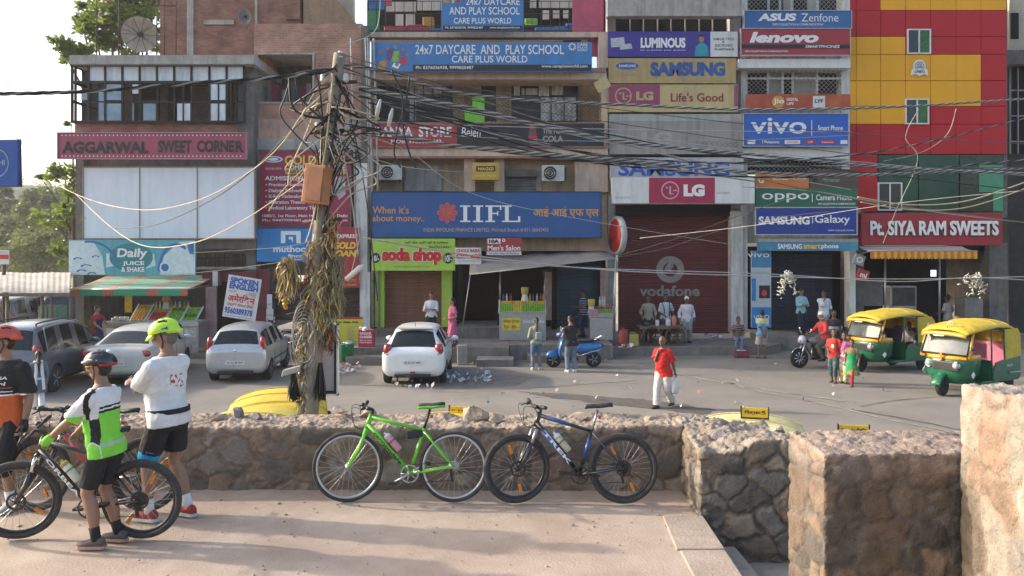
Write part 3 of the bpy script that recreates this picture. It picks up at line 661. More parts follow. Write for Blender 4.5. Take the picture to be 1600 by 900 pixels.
TOY = [mat('toy_red', (.40, .05, .07), .6), mat('toy_blue', (.06, .17, .42), .6), mat('toy_orange', (.5, .25, .06), .6), mat('toy_green', (.2, .45, .08), .6)]
for px, py, w, h, mi in [(600, 40, 36, 12, 0), (636, 38, 34, 14, 0), (670, 44, 22, 9, 1), (660, 26, 18, 18, 2), (836, 42, 30, 10, 1), (866, 40, 26, 10, 1), (884, 36, 18, 10, 1), (820, 28, 20, 9, 3), (690, 52, 25, 8, 0), (880, 54, 28, 12, 0), (720, 52, 30, 8, 2)]: MB().pbox(px, py, px + w, py + h, D + .3, .25).build('plaything', TOY[mi], B, True, .04)
grille(B, 574, 2, 946, 60, D - .05, M_DKMETAL, 26, 3, .011, 'balcony_railing')
bpart(B, 'railing_rail', M_DKMETAL, [(574, 47, 946, 51, D - .08, .05), (574, 59, 920, 62, D - .08, .05)])
WN = bpart(B, 'window', mat('window_void', (.03, .032, .035), .3, var=.3), [(800, 127, 902, 190, D + .95, .1), (590, 127, 705, 190, D + .95, .1), (752, 127, 778, 190, D + .95, .1)])
bpart(WN, 'curtain', mat('lace_curtain', (.62, .62, .60), .9, var=.5, scale=7, stretch=.3), [(803, 134, 812, 150, D + .8, .1), (842, 130, 858, 150, D + .8, .1), (845, 152, 900, 188, D + .8, .1), (815, 138, 842, 148, D + .86, .1), (860, 128, 880, 148, D + .8, .1), (640, 130, 690, 150, D + .8, .1), (640, 155, 650, 190, D + .8, .1)])
grille(WN, 800, 127, 902, 190, D + .72, M_DKMETAL, 5, 2, .02)
grille(WN, 590, 127, 705, 190, D + .72, M_DKMETAL, 8, 3, .02)
grille(B, 574, 150, 940, 193, D - .1, M_DKMETAL, diag=.16, t=.006, name='balcony_mesh')
bpart(B, 'green_cloth', mat('cloth_lime', (.18, .55, .06), .85, var=.15), [(726, 166, 738, 190, D - .14, .02), (738, 154, 757, 191, D - .15, .02), (738, 152, 757, 156, D - .1, .1)])
bpart(B, 'window', M_GWALL, [(632, 258, 690, 298, D + .4, .1), (838, 262, 846, 298, D + .3, .1)])
shutter(B, 792, 276, 836, 300, D + .3, shutterm('grey_shutter', (.17, .165, .155)), 'window_shutter')
bpart(B, 'shutter_box', M_CONCD, [(789, 265, 838, 276, D + .1, .4)])
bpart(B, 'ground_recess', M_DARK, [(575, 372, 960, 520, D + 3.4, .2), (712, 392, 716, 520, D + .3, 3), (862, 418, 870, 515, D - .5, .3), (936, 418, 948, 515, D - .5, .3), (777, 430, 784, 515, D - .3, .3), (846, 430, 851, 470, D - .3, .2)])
lime = mat('lime_paint', (.36, .52, .06), .6, var=.1, dirt=.15)
bpart(B, 'shop_front', lime, [(586, 422, 600, 511, D - .9, .4), (690, 422, 706, 511, D - .9, .4)])
shutter(B, 600, 420, 690, 512, D - .6, shutterm('terracotta_shutter', (.21, .085, .05)))
shutter(B, 868, 415, 938, 512, D - .2, shutterm('blue_shutter', (.035, .075, .12)))
bpart(B, 'passage_step', M_CONCD, [(712, 512, 780, 530, 28.4, 3)])
bpart(B, 'door_jamb', mat('pink_jamb', (.40, .27, .25), .8, var=.3, scale=5, dirt=.3), [(852, 425, 862, 500, D - .6, .2), (938, 420, 948, 500, D - .6, .2)])
# --- grey building
B = bldg('grey_building', 'grey concrete building stacked with old phone and appliance boards over a dark red shutter', 1050, 30)
D = 30
bpart(B, 'parapet', M_CONC, [(949, -60, 1159, 25, D - .8, .4)])
bpart(B, 'wall', M_GWALL, [(949, 27, 962, 530, D, .6), (962, 50, 1165, 285, D + .1, .3), (1140, 25, 1160, 50, D, .4), (949, 285, 1165, 332, D + .1, .3)])
bpart(B, 'window', M_DARK, [(960, 24, 1145, 52, D + .7, .2)])
bpart(B, 'window_bar', M_GWALL, [(x, 27, x + 1.6, 50, D + .4, .06) for x in (984, 1005, 1027, 1048, 1070, 1092, 1113)])
shutter(B, 966, 335, 1140, 521, D + .2, shutterm('dark_red_shutter', (.14, .024, .024)))
bpart(B, 'pillar', M_WHITEW, [(1143, 330, 1161, 520, D - .3, .5), (1160, 320, 1168, 520, D - .2, .5)])
bpart(B, 'shutter_box', M_DARK, [(962, 320, 1142, 337, D - .1, .3)])
# --- white phone building
B = bldg('phone_building', 'narrow white building with meshed windows between phone boards', 1245, 30)
D = 30
bpart(B, 'wall', M_WHITEW, [(1158, -60, 1168, 275, D, 1), (1315, -60, 1328, 275, D, 1), (1158, 44, 1328, 92, D + .15, .6), (1158, 170, 1328, 248, D + .15, .6), (1165, 275, 1340, 380, D + .2, .5)])
bpart(B, 'ledge', M_WHITE, [(1154, 92, 1329, 106, D - .5, .9), (1158, 231, 1326, 248, D - .4, .8)])
WN = bpart(B, 'window', M_DARK, [(1168, -60, 1315, 20, D + .5, .2), (1168, 106, 1315, 150, D + .5, .2), (1168, 248, 1315, 272, D + .5, .2)])
bpart(WN, 'curtain', M_CURT, [(1200, 106, 1222, 148, D + .35, .1), (1240, 106, 1276, 148, D + .35, .1), (1225, -20, 1240, 20, D + .35, .1), (1262, -20, 1280, 20, D + .35, .1)])
bpart(WN, 'frame', M_WHITE, [(x, 106, x + 2.6, 148, D + .02, .1) for x in (1199, 1222, 1238, 1276)] + [(1168, 121, 1315, 123.5, D, .1)] + [(x, -60, x + 2.6, 18, D + .02, .1) for x in (1200, 1218, 1236, 1277)] + [(1168, 258, 1315, 260, D + .03, .1)])
for r in ((1168, 106, 1315, 148), (1168, -20, 1315, 18), (1168, 248, 1315, 272)): grille(WN, *r, D - .02, mat('pale_wire', (.42, .42, .4), .5), diag=.17, t=.008, name='wire_mesh')
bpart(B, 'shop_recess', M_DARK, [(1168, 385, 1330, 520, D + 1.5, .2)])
shutter(B, 1205, 398, 1300, 515, D + .5, shutterm('navy_shutter', (.022, .025, .05)))
bpart(B, 'pillar', M_WHITEW, [(1328, 392, 1337, 512, D - .4, .5)])
bpart(B, 'side_panel', mat('side_panel', (.28, .28, .27), .6, var=.1), [(1330, 325, 1345, 378, D - .5, .3)])
# --- red and yellow clad building
B = bldg('clad_building', 'tall building clad in red and yellow panels above the sweets shop', 1450, 30)
D = 30
RD = mat('red_panel', (.48, .008, .014), .6, var=.06, scale=1, dirt=.10); YL = mat('yellow_panel', (.86, .40, .006), .6, var=.05, scale=1, dirt=.08)
bpart(B, 'wall', M_CONCD, [(1330, -80, 1574, 340, D + .1, 6), (1338, 330, 1350, 520, D, 3), (1546, 380, 1574, 520, D, 3)])
colx = [1328, 1338, 1376, 1415, 1454, 1494, 1533, 1573]; rowy = [-60, -23, 16, 57, 85, 126, 166, 194, 241]
def yel(i, j):
 x = (colx[i] + colx[i + 1]) / 2; y = (rowy[j] + rowy[j + 1]) / 2
 if y < 16: return x > 1376
 if y < 57: return False
 if y < 85: return x < 1415
 if y < 166: return x < 1533
 if y < 194: return x < 1415
 return False
rb, yb = MB(), MB(); g = .35
for i in range(len(colx) - 1):
 for j in range(len(rowy) - 1):
  (yb if yel(i, j) else rb).pbox(colx[i] + g, rowy[j] + g, colx[i + 1] - g, rowy[j + 1] - g, D, .1)
rb.pbox(1328, 241.5, 1371, 331, D - .003, .1)
rb.build('red_cladding', RD, B, True, .01); yb.build('yellow_cladding', YL, B, True, .01)
GG = mat('green_glass', (.015, .065, .032), .3, var=.6, scale=.8); GGL = mat('light_green_glass', (.06, .26, .14), .3, var=.3, scale=1)
bpart(B, 'glazing', GG, [(1373, 242, 1434, 330, D + .02, .08), (1436, 242, 1498, 330, D + .02, .08)])
bpart(B, 'dark_glazing', mat('dark_green_glass', (.012, .025, .018), .06, var=.4), [(1500, 242, 1569, 330, D + .02, .08)])
bpart(B, 'light_glazing', GGL, [(1530, 258, 1568, 300, D + .01, .02), (1552, 300, 1568, 330, D + .01, .02)])
def win(x0, y0, x1, y1, gl, gr):
 f = bpart(B, 'window', M_WHITE, [(x0, y0, x1, y0 + 2, D - .06, .1), (x0, y1 - 2, x1, y1, D - .06, .1), (x0, y0, x0 + 2, y1, D - .058, .1), (x1 - 2, y0, x1, y1, D - .058, .1), ((x0 + x1) / 2 - 1, y0, (x0 + x1) / 2 + 1, y1, D - .056, .1)])
 bpart(f, 'pane', gl, [(x0 + 2, y0 + 2, (x0 + x1) / 2, y1 - 2, D - .02, .02)]); bpart(f, 'pane', gr, [((x0 + x1) / 2, y0 + 2, x1 - 2, y1 - 2, D - .025, .02)])
gp = mat('green_film', (.03, .13, .03), .4, var=.6, scale=8)
win(1418, 45, 1455, 84, M_GLASSD, gp); win(1415, 154, 1452, 194, M_GLASSD, gp)
win(1372, 285, 1410, 329, M_GLASSD, M_GLASSD)
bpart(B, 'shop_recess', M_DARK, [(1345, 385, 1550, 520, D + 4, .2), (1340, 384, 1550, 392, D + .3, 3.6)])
bpart(B, 'wall_light', mat('shop_lamp', (.6, .7, .9), .4, emit=.8), [(1456, 422, 1463, 432, D + 3, .1)])
for x in (1383, 1468): MB().tube([P(x, 400, 29.6), P(x, 512, 29.6)], .035, 6).build('shop_post', M_STEEL, B, True)
# --- far right building behind the lane
B = bldg('lane_building', 'dark building with a cream top storey behind the lane at the right edge', 1640, 34)
D = 34
bpart(B, 'lower_wall', mat('dark_lane_wall', (.06, .052, .045), .9, var=.4, scale=1.5, dirt=.4), [(1576, 100, 1760, 530, D, 6)])
bpart(B, 'upper_wall', M_CREAM, [(1577, -60, 1760, 78, D, 6)])
bpart(B, 'ledge', M_CONCD, [(1570, 78, 1760, 100, D - .6, 1)])
bpart(B, 'window', M_DARK, [(1580, 20, 1592, 60, D - .05, .1), (1578, 108, 1760, 240, D - .04, .05)])
bpart(B, 'window_bar', M_GWALL, [(x, 105, x + 2, 240, D - .1, .05) for x in (1578, 1590, 1604, 1620)] + [(1578, y, 1760, y + 2, D - .11, .05) for y in (140, 180, 220)])
# ------------------------------------------------------------------ boards and lettering
def board(label, rect, d, m, th=.12, name='shop_sign', cat='sign', frame=None, fw=.03, group=None, panels=()):
 """a signboard: root Empty, panel, optional frame, coloured areas"""
 x0, y0, x1, y1 = rect
 r = thing(name, label, cat, (WX((x0 + x1) / 2, d), d, WZ(y1, d)), 0, group)
 b = MB(); b.pbox(x0, y0, x1, y1, d, th); b.build('panel', m, r, True, .008)
 if frame:
  b = MB(); X0, X1, Z0, Z1 = WX(x0, d), WX(x1, d), WZ(y1, d), WZ(y0, d); f = fw
  for q in ((X0 - f, X1 + f, Z1, Z1 + f), (X0 - f, X1 + f, Z0 - f, Z0), (X0 - f, X0, Z0, Z1), (X1, X1 + f, Z0, Z1)): b.box(q[0], q[1], d - .03, d + th - .004, q[2], q[3])
  b.build('frame', frame, r, True)
 for i, (pr, pm) in enumerate(panels):
  l = Letters(); l.rect(*pr, d, 0, .004 + .0015 * i); l.build('colour_field', pm, r, True)
 return r
def write(r, d, m, *items, name='lettering', **kw):
 for it in items: l = Letters(); l.put(it[0], it[1], d, **{**kw, **(it[2] if len(it) > 2 else {})}).build(name, m, r, True)
BL = signm('sky_blue', (.045, .20, .48)); NAVYB = signm('royal_blue', (.025, .075, .30)); RED_ = signm('red', (.38, .03, .04)); CRIM = signm('crimson', (.33, .025, .07)); BLK = signm('black', (.012, .015, .022))
WHT = signm('white', (.66, .66, .64)); ALU = mat('aluminium_trim', (.5, .5, .5), .4, .6)
d = 28.0
r = board('long faded pink board with dark cut-out letters over the white panels', (91, 208, 384, 247), d, signm('faded_pink', (.36, .065, .115), .4), .15, frame=mat('pink_trim', (.55, .22, .27), .6, var=.2, dirt=.4), fw=.03)
write(r, d, mat('letter_hollow', (.055, .05, .05), .9, var=.5, scale=9), ('AGGARWAL', (97, 221, 233, 240)), ('SWEET', (247, 219, 300, 239)), ('CORNE', (308, 219, 366, 238)), ('R', (368, 220, 381, 238)), bold=.05)
l = Letters()
for i in range(46):
 for y in (211.5, 244): l.disc(97 + i * 6.2, y, 1.1, 1.1, d, 0, .012, 8)
l.build('bulb_dots', T_WHITE, r, True)
d = 28.4
r = board('large blank white three-panel hoarding below the pink letterboard', (131, 262, 397, 372), d, mat('blank_panel', (.74, .78, .84), .5, var=.05, scale=.8, dirt=.12), .15, 'billboard', 'billboard', mat('wood_trim', (.30, .24, .18), .7), .04)
b = MB()
for x in (218, 308): b.pbox(x - .8, 262, x + .8, 372, d - .02, .03)
b.build('mullion', mat('wood_trim', (.3, .24, .18)), r, True)
d = 27.6; TQ = signm('turquoise', (.10, .38, .44))
r = board('turquoise and white juice stall board above the striped awning', (107, 375, 305, 430), d, TQ, .1)
l = Letters()
for pts in ([(108, 376), (145, 376), (160, 400), (164, 429), (108, 429)], [(250, 429), (256, 400), (280, 378), (305, 376), (305, 429)], [(166, 396), (176, 396), (180, 415), (166, 418)], [(232, 396), (241, 397), (243, 415), (228, 420)]): l.poly(pts, d, 0, .004)
l.build('pale_field', mat('juice_pale', (.55, .66, .68), .5, var=.15, scale=4), r, True)
l = Letters(); rnd = random.Random(5)
for i in range(22): l.disc(rnd.uniform(112, 155), rnd.uniform(390, 425), rnd.uniform(2, 6), rnd.uniform(2, 4), d, 0, .006 + i * .0004, 12)
for i in range(8): l.disc(rnd.uniform(275, 300), rnd.uniform(400, 425), rnd.uniform(3, 7), rnd.uniform(2, 5), d, 0, .006 + i * .0004, 12)
l.disc(258, 418, 9, 9, d, 0, .010, 20, .55)
l.build('splash', mat('splash_white', (.6, .7, .72), .5, var=.1), r, True)
l = Letters(); l.disc(140, 420, 45, 44, d, 0, .012, 30, .93, 10, 100); l.disc(276, 428, 30, 48, d, 0, .012, 30, .9, 60, 175); l.disc(258, 418, 6, 6, d, 0, .014, 18); l.poly([(292, 380), (303, 380), (303, 398), (296, 396)], d, 0, .013)
for x, y, w in ((122, 405, 7), (135, 416, 9), (150, 402, 6), (128, 424, 8), (144, 428, 7)): l.disc(x, y, w, 3, d, 0, .016, 14, .6, 0, 200)
l.build('blue_swirl', mat('swirl_blue', (.04, .15, .40), .5), r, True)
l = Letters(); l.disc(205, 402, 34, 22, d, 0, .008, 30, .0); l.build('teal_medallion', mat('teal_dark', (.03, .22, .24), .5), r, True)
write(r, d, T_WHITE, ('Daily', (183, 388, 231, 406), {'shear': .1}), ('JUICE', (192, 408, 226, 416)), ('& SHAKE', (190, 417, 226, 425)), bold=.03, eps=.02)
d = 29.2; D_ = d
r = board('crimson college admission board with yellow heading behind the orange box', (406, 236, 547, 354), d, CRIM, .1, frame=M_CONCD, fw=.05)
write(r, d, T_YEL, ('GOLDCARE', (445, 243, 539, 258), {'bold': .03}), name='heading', eps=.012)
l = Letters(); l.rect(446, 265, 540, 272, d, 0, .008); l.build('yellow_strip', mat('strip_yellow', (.5, .42, .08), .5), r, True)
write(r, d, T_WHITE, ('COMPUTER COLLEGE', (446, 258, 539, 265)), ('ADMISSION OPEN', (414, 275, 506, 282)), ('• Practical Nursing', (415, 286, 475, 292.5)), ('• Dialysis Technology', (415, 295, 481, 302)), ('• X-Ray Technology', (415, 304, 475, 311)), ('• Operation Theater Tech.', (415, 313, 497, 320)), ('• Medical Laboratory Tech.', (415, 322, 500, 329)), ('1080/1, 1st Floor, Main Market, New Delhi', (410, 335, 543, 340)), ('Ph.: 9447709481, info@college.com', (410, 342, 543, 347)), bold=.02)
write(r, d, mat('letter_dark', (.1, .03, .02), .6), ('PARAMEDICAL', (448, 266, 505, 271)), eps=.016)
l = Letters(); l.disc(427, 249, 15, 5, d, 0, .010); l.build('logo', T_WHITE, r, True); l = Letters(); l.disc(427, 249, 12, 3.4, d, 0, .014, 24, .7); l.build('logo_ring', T_BLUE, r, True)
write(r, d, T_WHITE, ('GOLDCARE HOSPITAL', (415, 262, 440, 265)), bold=0)
l = Letters(); l.poly([(524, 276), (540, 276), (540, 304), (530, 312), (522, 296)], d, 0, .008); l.build('picture', mat('sign_photo', (.45, .40, .42), .5, var=.6, scale=14), r, True)
d = 28.8
r = board('bright blue finance board with a white arch mark beside the garlanded pole', (401, 357, 497, 409), d, signm('cyan_blue', (.02, .22, .55)), .12)
l = Letters(); l.poly([(439, 361), (470, 361), (470, 380), (463, 380), (463, 367), (446, 367), (446, 380), (439, 380)], d); l.poly([(451, 370), (458, 370), (458, 380), (455, 374), (451, 374)], d); l.build('logo', T_WHITE, r, True)
write(r, d, T_WHITE, ('muthoot', (427, 384, 485, 394)), ('fincorp', (450, 397, 485, 404)), bold=.03)
r = board('red gold loan board with yellow letters right of the garlanded pole', (508, 356, 561, 450), 28.75, RED_, .1); d = 28.75
write(r, d, T_WHITE, ('EXPRESS', (525, 366, 559, 372)), bold=.03, shear=.2)
write(r, d, T_YEL, ('GOLD', (521, 378, 556, 389)), ('LOAN', (517, 391, 557, 401)), bold=.05, shear=.2)
write(r, d, T_ORANGE, ('24 HOURS', (530, 436, 557, 440)), ('9810024680', (536, 443, 557, 447)), bold=.01)
d = 29.0
r = board('upper blue daycare board cut by the top edge above the balcony railing', (690, -14, 818, 48), d, BL, .1, panels=[((692, 40, 817, 47.5), BLK)])
write(r, d, T_WHITE, ('24x7 DAYCARE', (728, -3, 812, 8)), ('AND PLAY SCHOOL', (702, 11, 812, 23)), ('CARE PLUS WORLD', (709, 28, 799, 37)), ('Ph: 8376036938, 9999820487', (696, 41.5, 755, 45.5)), ('www.careplusworld.com', (765, 41.5, 812, 45.5)), bold=.012)
l = Letters(); l.rect(693, -2, 702, 5, d, 0, .012); l.rect(706, -1, 710, 5, d, 1, .012); l.rect(714, -1, 720, 4, d, 2, .012); l.build('picture', TOY[2:3] + [T_YEL, T_RED], r, True)
d = 28.9
r = board('long blue daycare board with a children picture on its left end', (580, 66, 925, 112), d, BL, .1, panels=[((645, 101, 924, 111), BLK)])
write(r, d, T_WHITE, ('24x7 DAYCARE  AND  PLAY SCHOOL', (649, 70, 881, 85)), ('CARE PLUS WORLD', (706, 87, 824, 98)), ('Ph: 8376036938, 9999820487', (650, 103, 740, 109)), ('www.careplusworld.com', (846, 99.5 + 1.5, 918, 107)), ('CARE', (902, 67.5, 918, 72)), ('PLUS', (902, 73, 918, 76)), ('WORLD', (902, 77, 918, 80)), bold=.012)
l = Letters()
for k in range(9): l.disc(894, 73, 6, 6, d, 0, .012, 6, .5, k * 40, k * 40 + 24)
l.build('logo', T_WHITE, r, True)
l = Letters(); HEADS = [(595, 80, 3), (606, 76, 3), (618, 74, 3), (630, 77, 3), (637, 86, 3), (604, 96, 3), (620, 101, 3)]
l.poly([(594, 96), (607, 92), (601, 110), (590, 108)], d, 0, .010); l.poly([(612, 80), (624, 80), (624, 96), (612, 97)], d, 1, .010); l.poly([(622, 86), (636, 92), (634, 104), (624, 98)], d, 2, .012); l.poly([(604, 76), (616, 76), (612, 92), (604, 98)], d, 3, .011); l.poly([(616, 98), (626, 100), (622, 108), (612, 104)], d, 4, .013)
for x, y, q in HEADS: l.disc(x, y, q, q, d, 5, .015, 10)
l.build('picture', [TOY[2], TOY[3], mat('pic_red', (.5, .05, .1)), mat('pic_purple', (.14, .06, .25)), T_WHITE, mat('pic_skin', (.35, .2, .13))], r, True)
d = 29.3
r = board('red store board joined to a black cola board under the meshed balcony', (575, 193, 944, 229), d, BLK, .1, panels=[((575.5, 193.5, 714, 228.5), RED_)], frame=M_PINKP, fw=.03)
write(r, d, T_WHITE, ('TANYA  STORE', (586, 198, 706, 214), {'bold': .03}), ('MOB: 9953531442', (611, 218, 690, 224)), ('Belen', (721, 199, 751, 214), {'bold': 0, 'shear': .15}), bold=.015, eps=.014)
write(r, d, T_GREY, ('THE NEW', (848, 200, 884, 209)), ('COLA', (848, 212, 880, 222)), bold=.04, eps=.012)
l = Letters(); l.poly([(828, 196), (836, 196), (839, 210), (840, 222), (836, 227), (828, 227), (825, 222), (826, 210)], d, 0, .008); l.build('bottle_picture', mat('cola_glass', (.09, .07, .07), .3), r, True)
l = Letters(); l.rect(826, 212, 839, 219, d, 0, .012); l.rect(828, 196, 836, 202, d, 0, .012); l.build('bottle_label', T_RED, r, True)
write(r, d, T_BLUE, ('• • •', (902, 221, 913, 224)), bold=.03, eps=.012)
d = 28.6
r = board('large blue finance board with white serif capitals and an orange Hindi name', (581, 300, 939, 371), d, signm('finance_blue', (.02, .09, .28), .15), .25, frame=M_DKMETAL, fw=.02)
l = Letters()
def serif_I(x, w, y0, y1, s, foot=True):
 l.rect(x - w / 2, y0, x + w / 2, y1, d, 0, .02)
 for yy in (y0, y1 - 2.2): l.rect(x - s, yy, x + s, yy + 2.2, d, 0, .0212)
serif_I(727, 6, 321, 347, 8); serif_I(747, 6, 321, 347, 8); serif_I(766, 6, 321, 347, 7.5); l.rect(766, 321, 783, 323.2, d, 0, .022); l.rect(781, 321, 783.4, 328, d, 0, .0225); l.rect(768, 332.5, 778, 334.6, d, 0, .022); l.rect(776.6, 330, 778.6, 337, d, 0, .0225)
serif_I(792, 6, 321, 347, 7.5); l.rect(792, 344.8, 812, 347, d, 0, .022); l.rect(809.5, 338, 813, 347, d, 0, .0225)
l.build('lettering', T_WHITE, r, True)
write(r, d, T_ORANGE, ("When it's", (582, 322, 639, 334)), ('about money..', (582, 336, 663, 349)), ('आई आई एफ एल', (833, 323, 936, 341), {'bold': .02}), bold=.01, eps=.014)
write(r, d, mat('letter_dull', (.45, .35, .3)), ('INDIA INFOLINE FINANCE LIMITED, Mehrauli Branch # 011-26643455', (662, 356, 857, 363)), bold=.01, eps=.014)
l = Letters(); c = (699, 332.5)
for k in range(8):
 a = R(45 * k); l.disc(c[0] + 12 * math.cos(a), c[1] + 12 * math.sin(a), 4.2, 4.2, d, 0, .014, 14, .45); l.disc(c[0] + 6.5 * math.cos(a + .39), c[1] + 6.5 * math.sin(a + .39), 2.2, 2.2, d, 0, .015, 10)
 l.poly([(c[0] + 4 * math.cos(a - .1), c[1] + 4 * math.sin(a - .1)), (c[0] + 16.5 * math.cos(a - .05), c[1] + 16.5 * math.sin(a - .05)), (c[0] + 16.5 * math.cos(a + .05), c[1] + 16.5 * math.sin(a + .05)), (c[0] + 4 * math.cos(a + .1), c[1] + 4 * math.sin(a + .1))][::-1], d, 0, .016)
l.disc(*c, 4.5, 4.5, d, 0, .017); l.build('logo', mat('logo_coral', (.55, .10, .08), .5), r, True)
d = 28.3
r = board('lime green soda shop board with red lettering', (581, 373, 711, 423), d, signm('lime', (.36, .56, .07), .1), .12)
write(r, d, mat('soda_red', (.52, .02, .02), .45), ('soda shop', (597, 387, 690, 414), {'bold': .07}), th=.05)
write(r, d, T_WHITE, ('soda shop', (596, 386.4, 690.5, 414.6), {'bold': .10}), name='letter_outline', eps=.006)
write(r, d, T_BLACK, ('यहाँ और कहीं नहीं है स्पेशल', (632, 377, 700, 382)), ('9625654461', (670, 384, 705, 388)), ('www.originalsodashop.com', (615, 415.5, 671, 418)), bold=.005)
l = Letters(); l.disc(587, 403, 7, 8, d, 0, .01); l.disc(700, 403.5, 7.5, 8.5, d, 0, .01); l.build('price_badge', T_BLACK, r, True)
write(r, d, T_WHITE, ('10/-', (695, 399, 706, 409)), ('10/-', (582, 399, 592, 408)), bold=.02, eps=.016)
d = 28.2
r = board('small white flyer board tilted beside the soda shop board', (711, 387, 752, 413), d, WHT, .03, 'poster', 'poster', panels=[((713, 397.5, 751, 404), T_RED)])
write(r, d, T_RED, ('CHOLE BABA', (713, 389, 750, 394)), bold=.03)
write(r, d, T_WHITE, ('Bhature', (716, 399, 735, 402)), eps=.016); write(r, d, T_GREY, ('Main Market Mehrauli', (715, 406, 748, 409)), bold=0)
r = board("red salon board with white lettering above the grey canopy", (760, 372, 815, 399), 28.15, RED_, .05, panels=[((760.5, 393, 814.5, 398.5), WHT), ((762, 373, 782, 381), T_WHITE)]); d = 28.15
write(r, d, T_WHITE, ("Men's Salon", (762, 383, 813, 391.5)), bold=.02, eps=.014); write(r, d, T_BLACK, ('10A', (764, 374, 780, 380), {'bold': .06}), ('Unisex Hair & Beauty', (764, 394.5, 811, 397.5)), eps=.014)
l = Letters(); l.disc(787, 375.5, 2.6, 2.6, d, 0, .012, 14, .5); l.build('mark', T_WHITE, r, True)
r = board('small yellow box sign hung between the two air conditioners', (738, 254, 780, 281), 29.2, signm('mustard', (.52, .34, .06)), .3, panels=[((744, 259.5, 774, 268), T_BLACK)]); write(r, 29.2, T_YEL, ('MAGGI', (747, 261.5, 771, 266.5)), ('mobile repair', (742, 273, 776, 277)), bold=.03, eps=.014)
d = 29.4
r = board('dark blue inverter board with a man in teal and a white address panel', (950, 49, 1153, 89), d, signm('indigo', (.045, .03, .27), .15), .12, panels=[((1110, 49.5, 1152.5, 88.5), WHT)])
write(r, d, T_WHITE, ('LUMINOUS', (1001, 59, 1071, 75), {'bold': .05}), ('let us power your dreams', (1001, 77, 1071, 80), {'bold': 0})); write(r, d, T_BLACK, ('RAM LAL CYCLE', (1115, 59, 1147, 63)), ('&', (1128, 64, 1132, 67)), ('ELECTRONICS', (1117, 69, 1145, 73)), ('+91-8697264136', (1115, 75, 1147, 79)), bold=.005, eps=.014)
l = Letters(); l.disc(1096, 61, 4, 5.5, d, 0, .012, 16); l.build('picture_face', mat('pic_skin'), r, True); l = Letters(); l.disc(1096, 57.5, 4.6, 3.6, d, 0, .014, 16, 0, 0, 180); l.build('picture_hair', T_BLACK, r, True)
l = Letters(); l.poly([(1085, 88), (1087, 73), (1093, 67), (1100, 67), (1106, 73), (1107, 88)], d, 0, .010); l.build('picture_shirt', mat('pic_teal', (.02, .30, .36), .6), r, True)
l = Letters(); l.poly([(954, 60), (975, 58), (977, 73), (955, 74)], d, 0, .010); l.poly([(968, 70), (986, 68), (988, 76), (969, 78)], d, 0, .012); l.build('picture_inverter', mat('pic_grey', (.45, .47, .5), .5, var=.3, scale=10), r, True)
r = board('faded mustard phone board with blue block capitals and an oval mark', (951, 91, 1150, 130), d, signm('mustard_pale', (.46, .33, .13), .25), .12)
write(r, d, signm('letter_navy', (.03, .09, .32)), ('SAMSUNG', (1016, 97, 1133, 119), {'bold': .06})); write(r, d, T_GREY, ('RAM LAL CYCLE & ELECTRONICS', (1065, 123, 1132, 127)), ('www.samsung.com', (962, 116, 996, 119)), bold=0)
l = Letters(); l.disc(980, 103, 18, 5.5, d, 0, .010); l.build('oval_mark', T_BLUE, r, True); write(r, d, T_WHITE, ('SAMSUNG', (967, 101, 993, 105)), bold=.02, eps=.016, name='mark_lettering')
CRM = signm('pale_gold', (.52, .41, .19), .2); MAG = signm('magenta', (.32, .05, .13), .2)
r = board('pale gold appliance board with a magenta end and round face mark', (951, 132, 1153, 175), d + .02, CRM, .1, panels=[((951.5, 132.5, 1031, 166), MAG), ((1147, 133, 1152.5, 166), MAG)]); d2 = d + .02
write(r, d2, CRM, ('LG', (994, 143, 1021, 157), {'bold': .06}), eps=.014); write(r, d2, mat('letter_maroon', (.26, .03, .05)), ("Life's Good", (1048, 145, 1130, 159)), bold=.015)
def round_face(r, cx, cy, q, d, m, e=.014):
 l = Letters(); l.disc(cx, cy, q, q, d, 0, e, 28, .86, 0, 360); l.rect(cx - .5 * q * .2, cy - q * .45, cx + .1 * q, cy + .45 * q, d, 0, e); l.rect(cx - .1 * q, cy + .32 * q, cx + .4 * q, cy + .45 * q, d, 0, e + .001); l.disc(cx - .38 * q, cy - .3 * q, q * .12, q * .12, d, 0, e, 10); l.rect(cx + .3 * q, cy - .05 * q, cx + .85 * q, cy + .08 * q, d, 0, e); l.build('face_mark', m, r, True)
round_face(r, 974, 150, 13, d2, CRM)
r = board('blank grey weathered board with a faint slogan', (952, 178, 1160, 241), d + .05, signm('weathered_grey', (.30, .29, .27), .45), .1, panels=[((953, 178.5, 1159, 189), signm('pale_strip', (.40, .39, .36), .4))]); write(r, d + .05, mat('letter_faint', (.20, .19, .18)), ("Life's Good", (1088, 218, 1152, 230)), bold=0); write(r, d + .05, mat('letter_ghost', (.35, .34, .32)), ('LG', (1002, 206, 1050, 226)), bold=.06)
r = board('white phone board with blue capitals half hidden by the cables', (953, 246, 1162, 281), d + .03, signm('dull_white', (.44, .44, .44), .3), .1); write(r, d + .03, T_BLUE, ('SAMSUNG', (966, 253, 1140, 275), {'bold': .03}))
d = 28.6
r = board('deep white box sign with a crimson centre and a round face mark', (957, 277, 1179, 318), d, WHT, .45, frame=None, panels=[((1014, 277.5, 1117, 317.5), signm('crimson_bright', (.38, .02, .07), .1))]); write(r, d, T_WHITE, ('LG', (1068, 288, 1101, 307), {'bold': .07}), eps=.014); round_face(r, 1047, 297.5, 14, d, mat('mark_pink', (.62, .35, .42), .5)); write(r, d, T_GREY, ('RAM LAL CYCLE', (961, 307, 985, 310)), ('ELECTRONICS', (1120, 300, 1140, 303)), bold=0)
d = 30.18
l = Letters(); gm = mat('letter_shutter', (.28, .24, .22), .7, var=.2, dirt=.3)
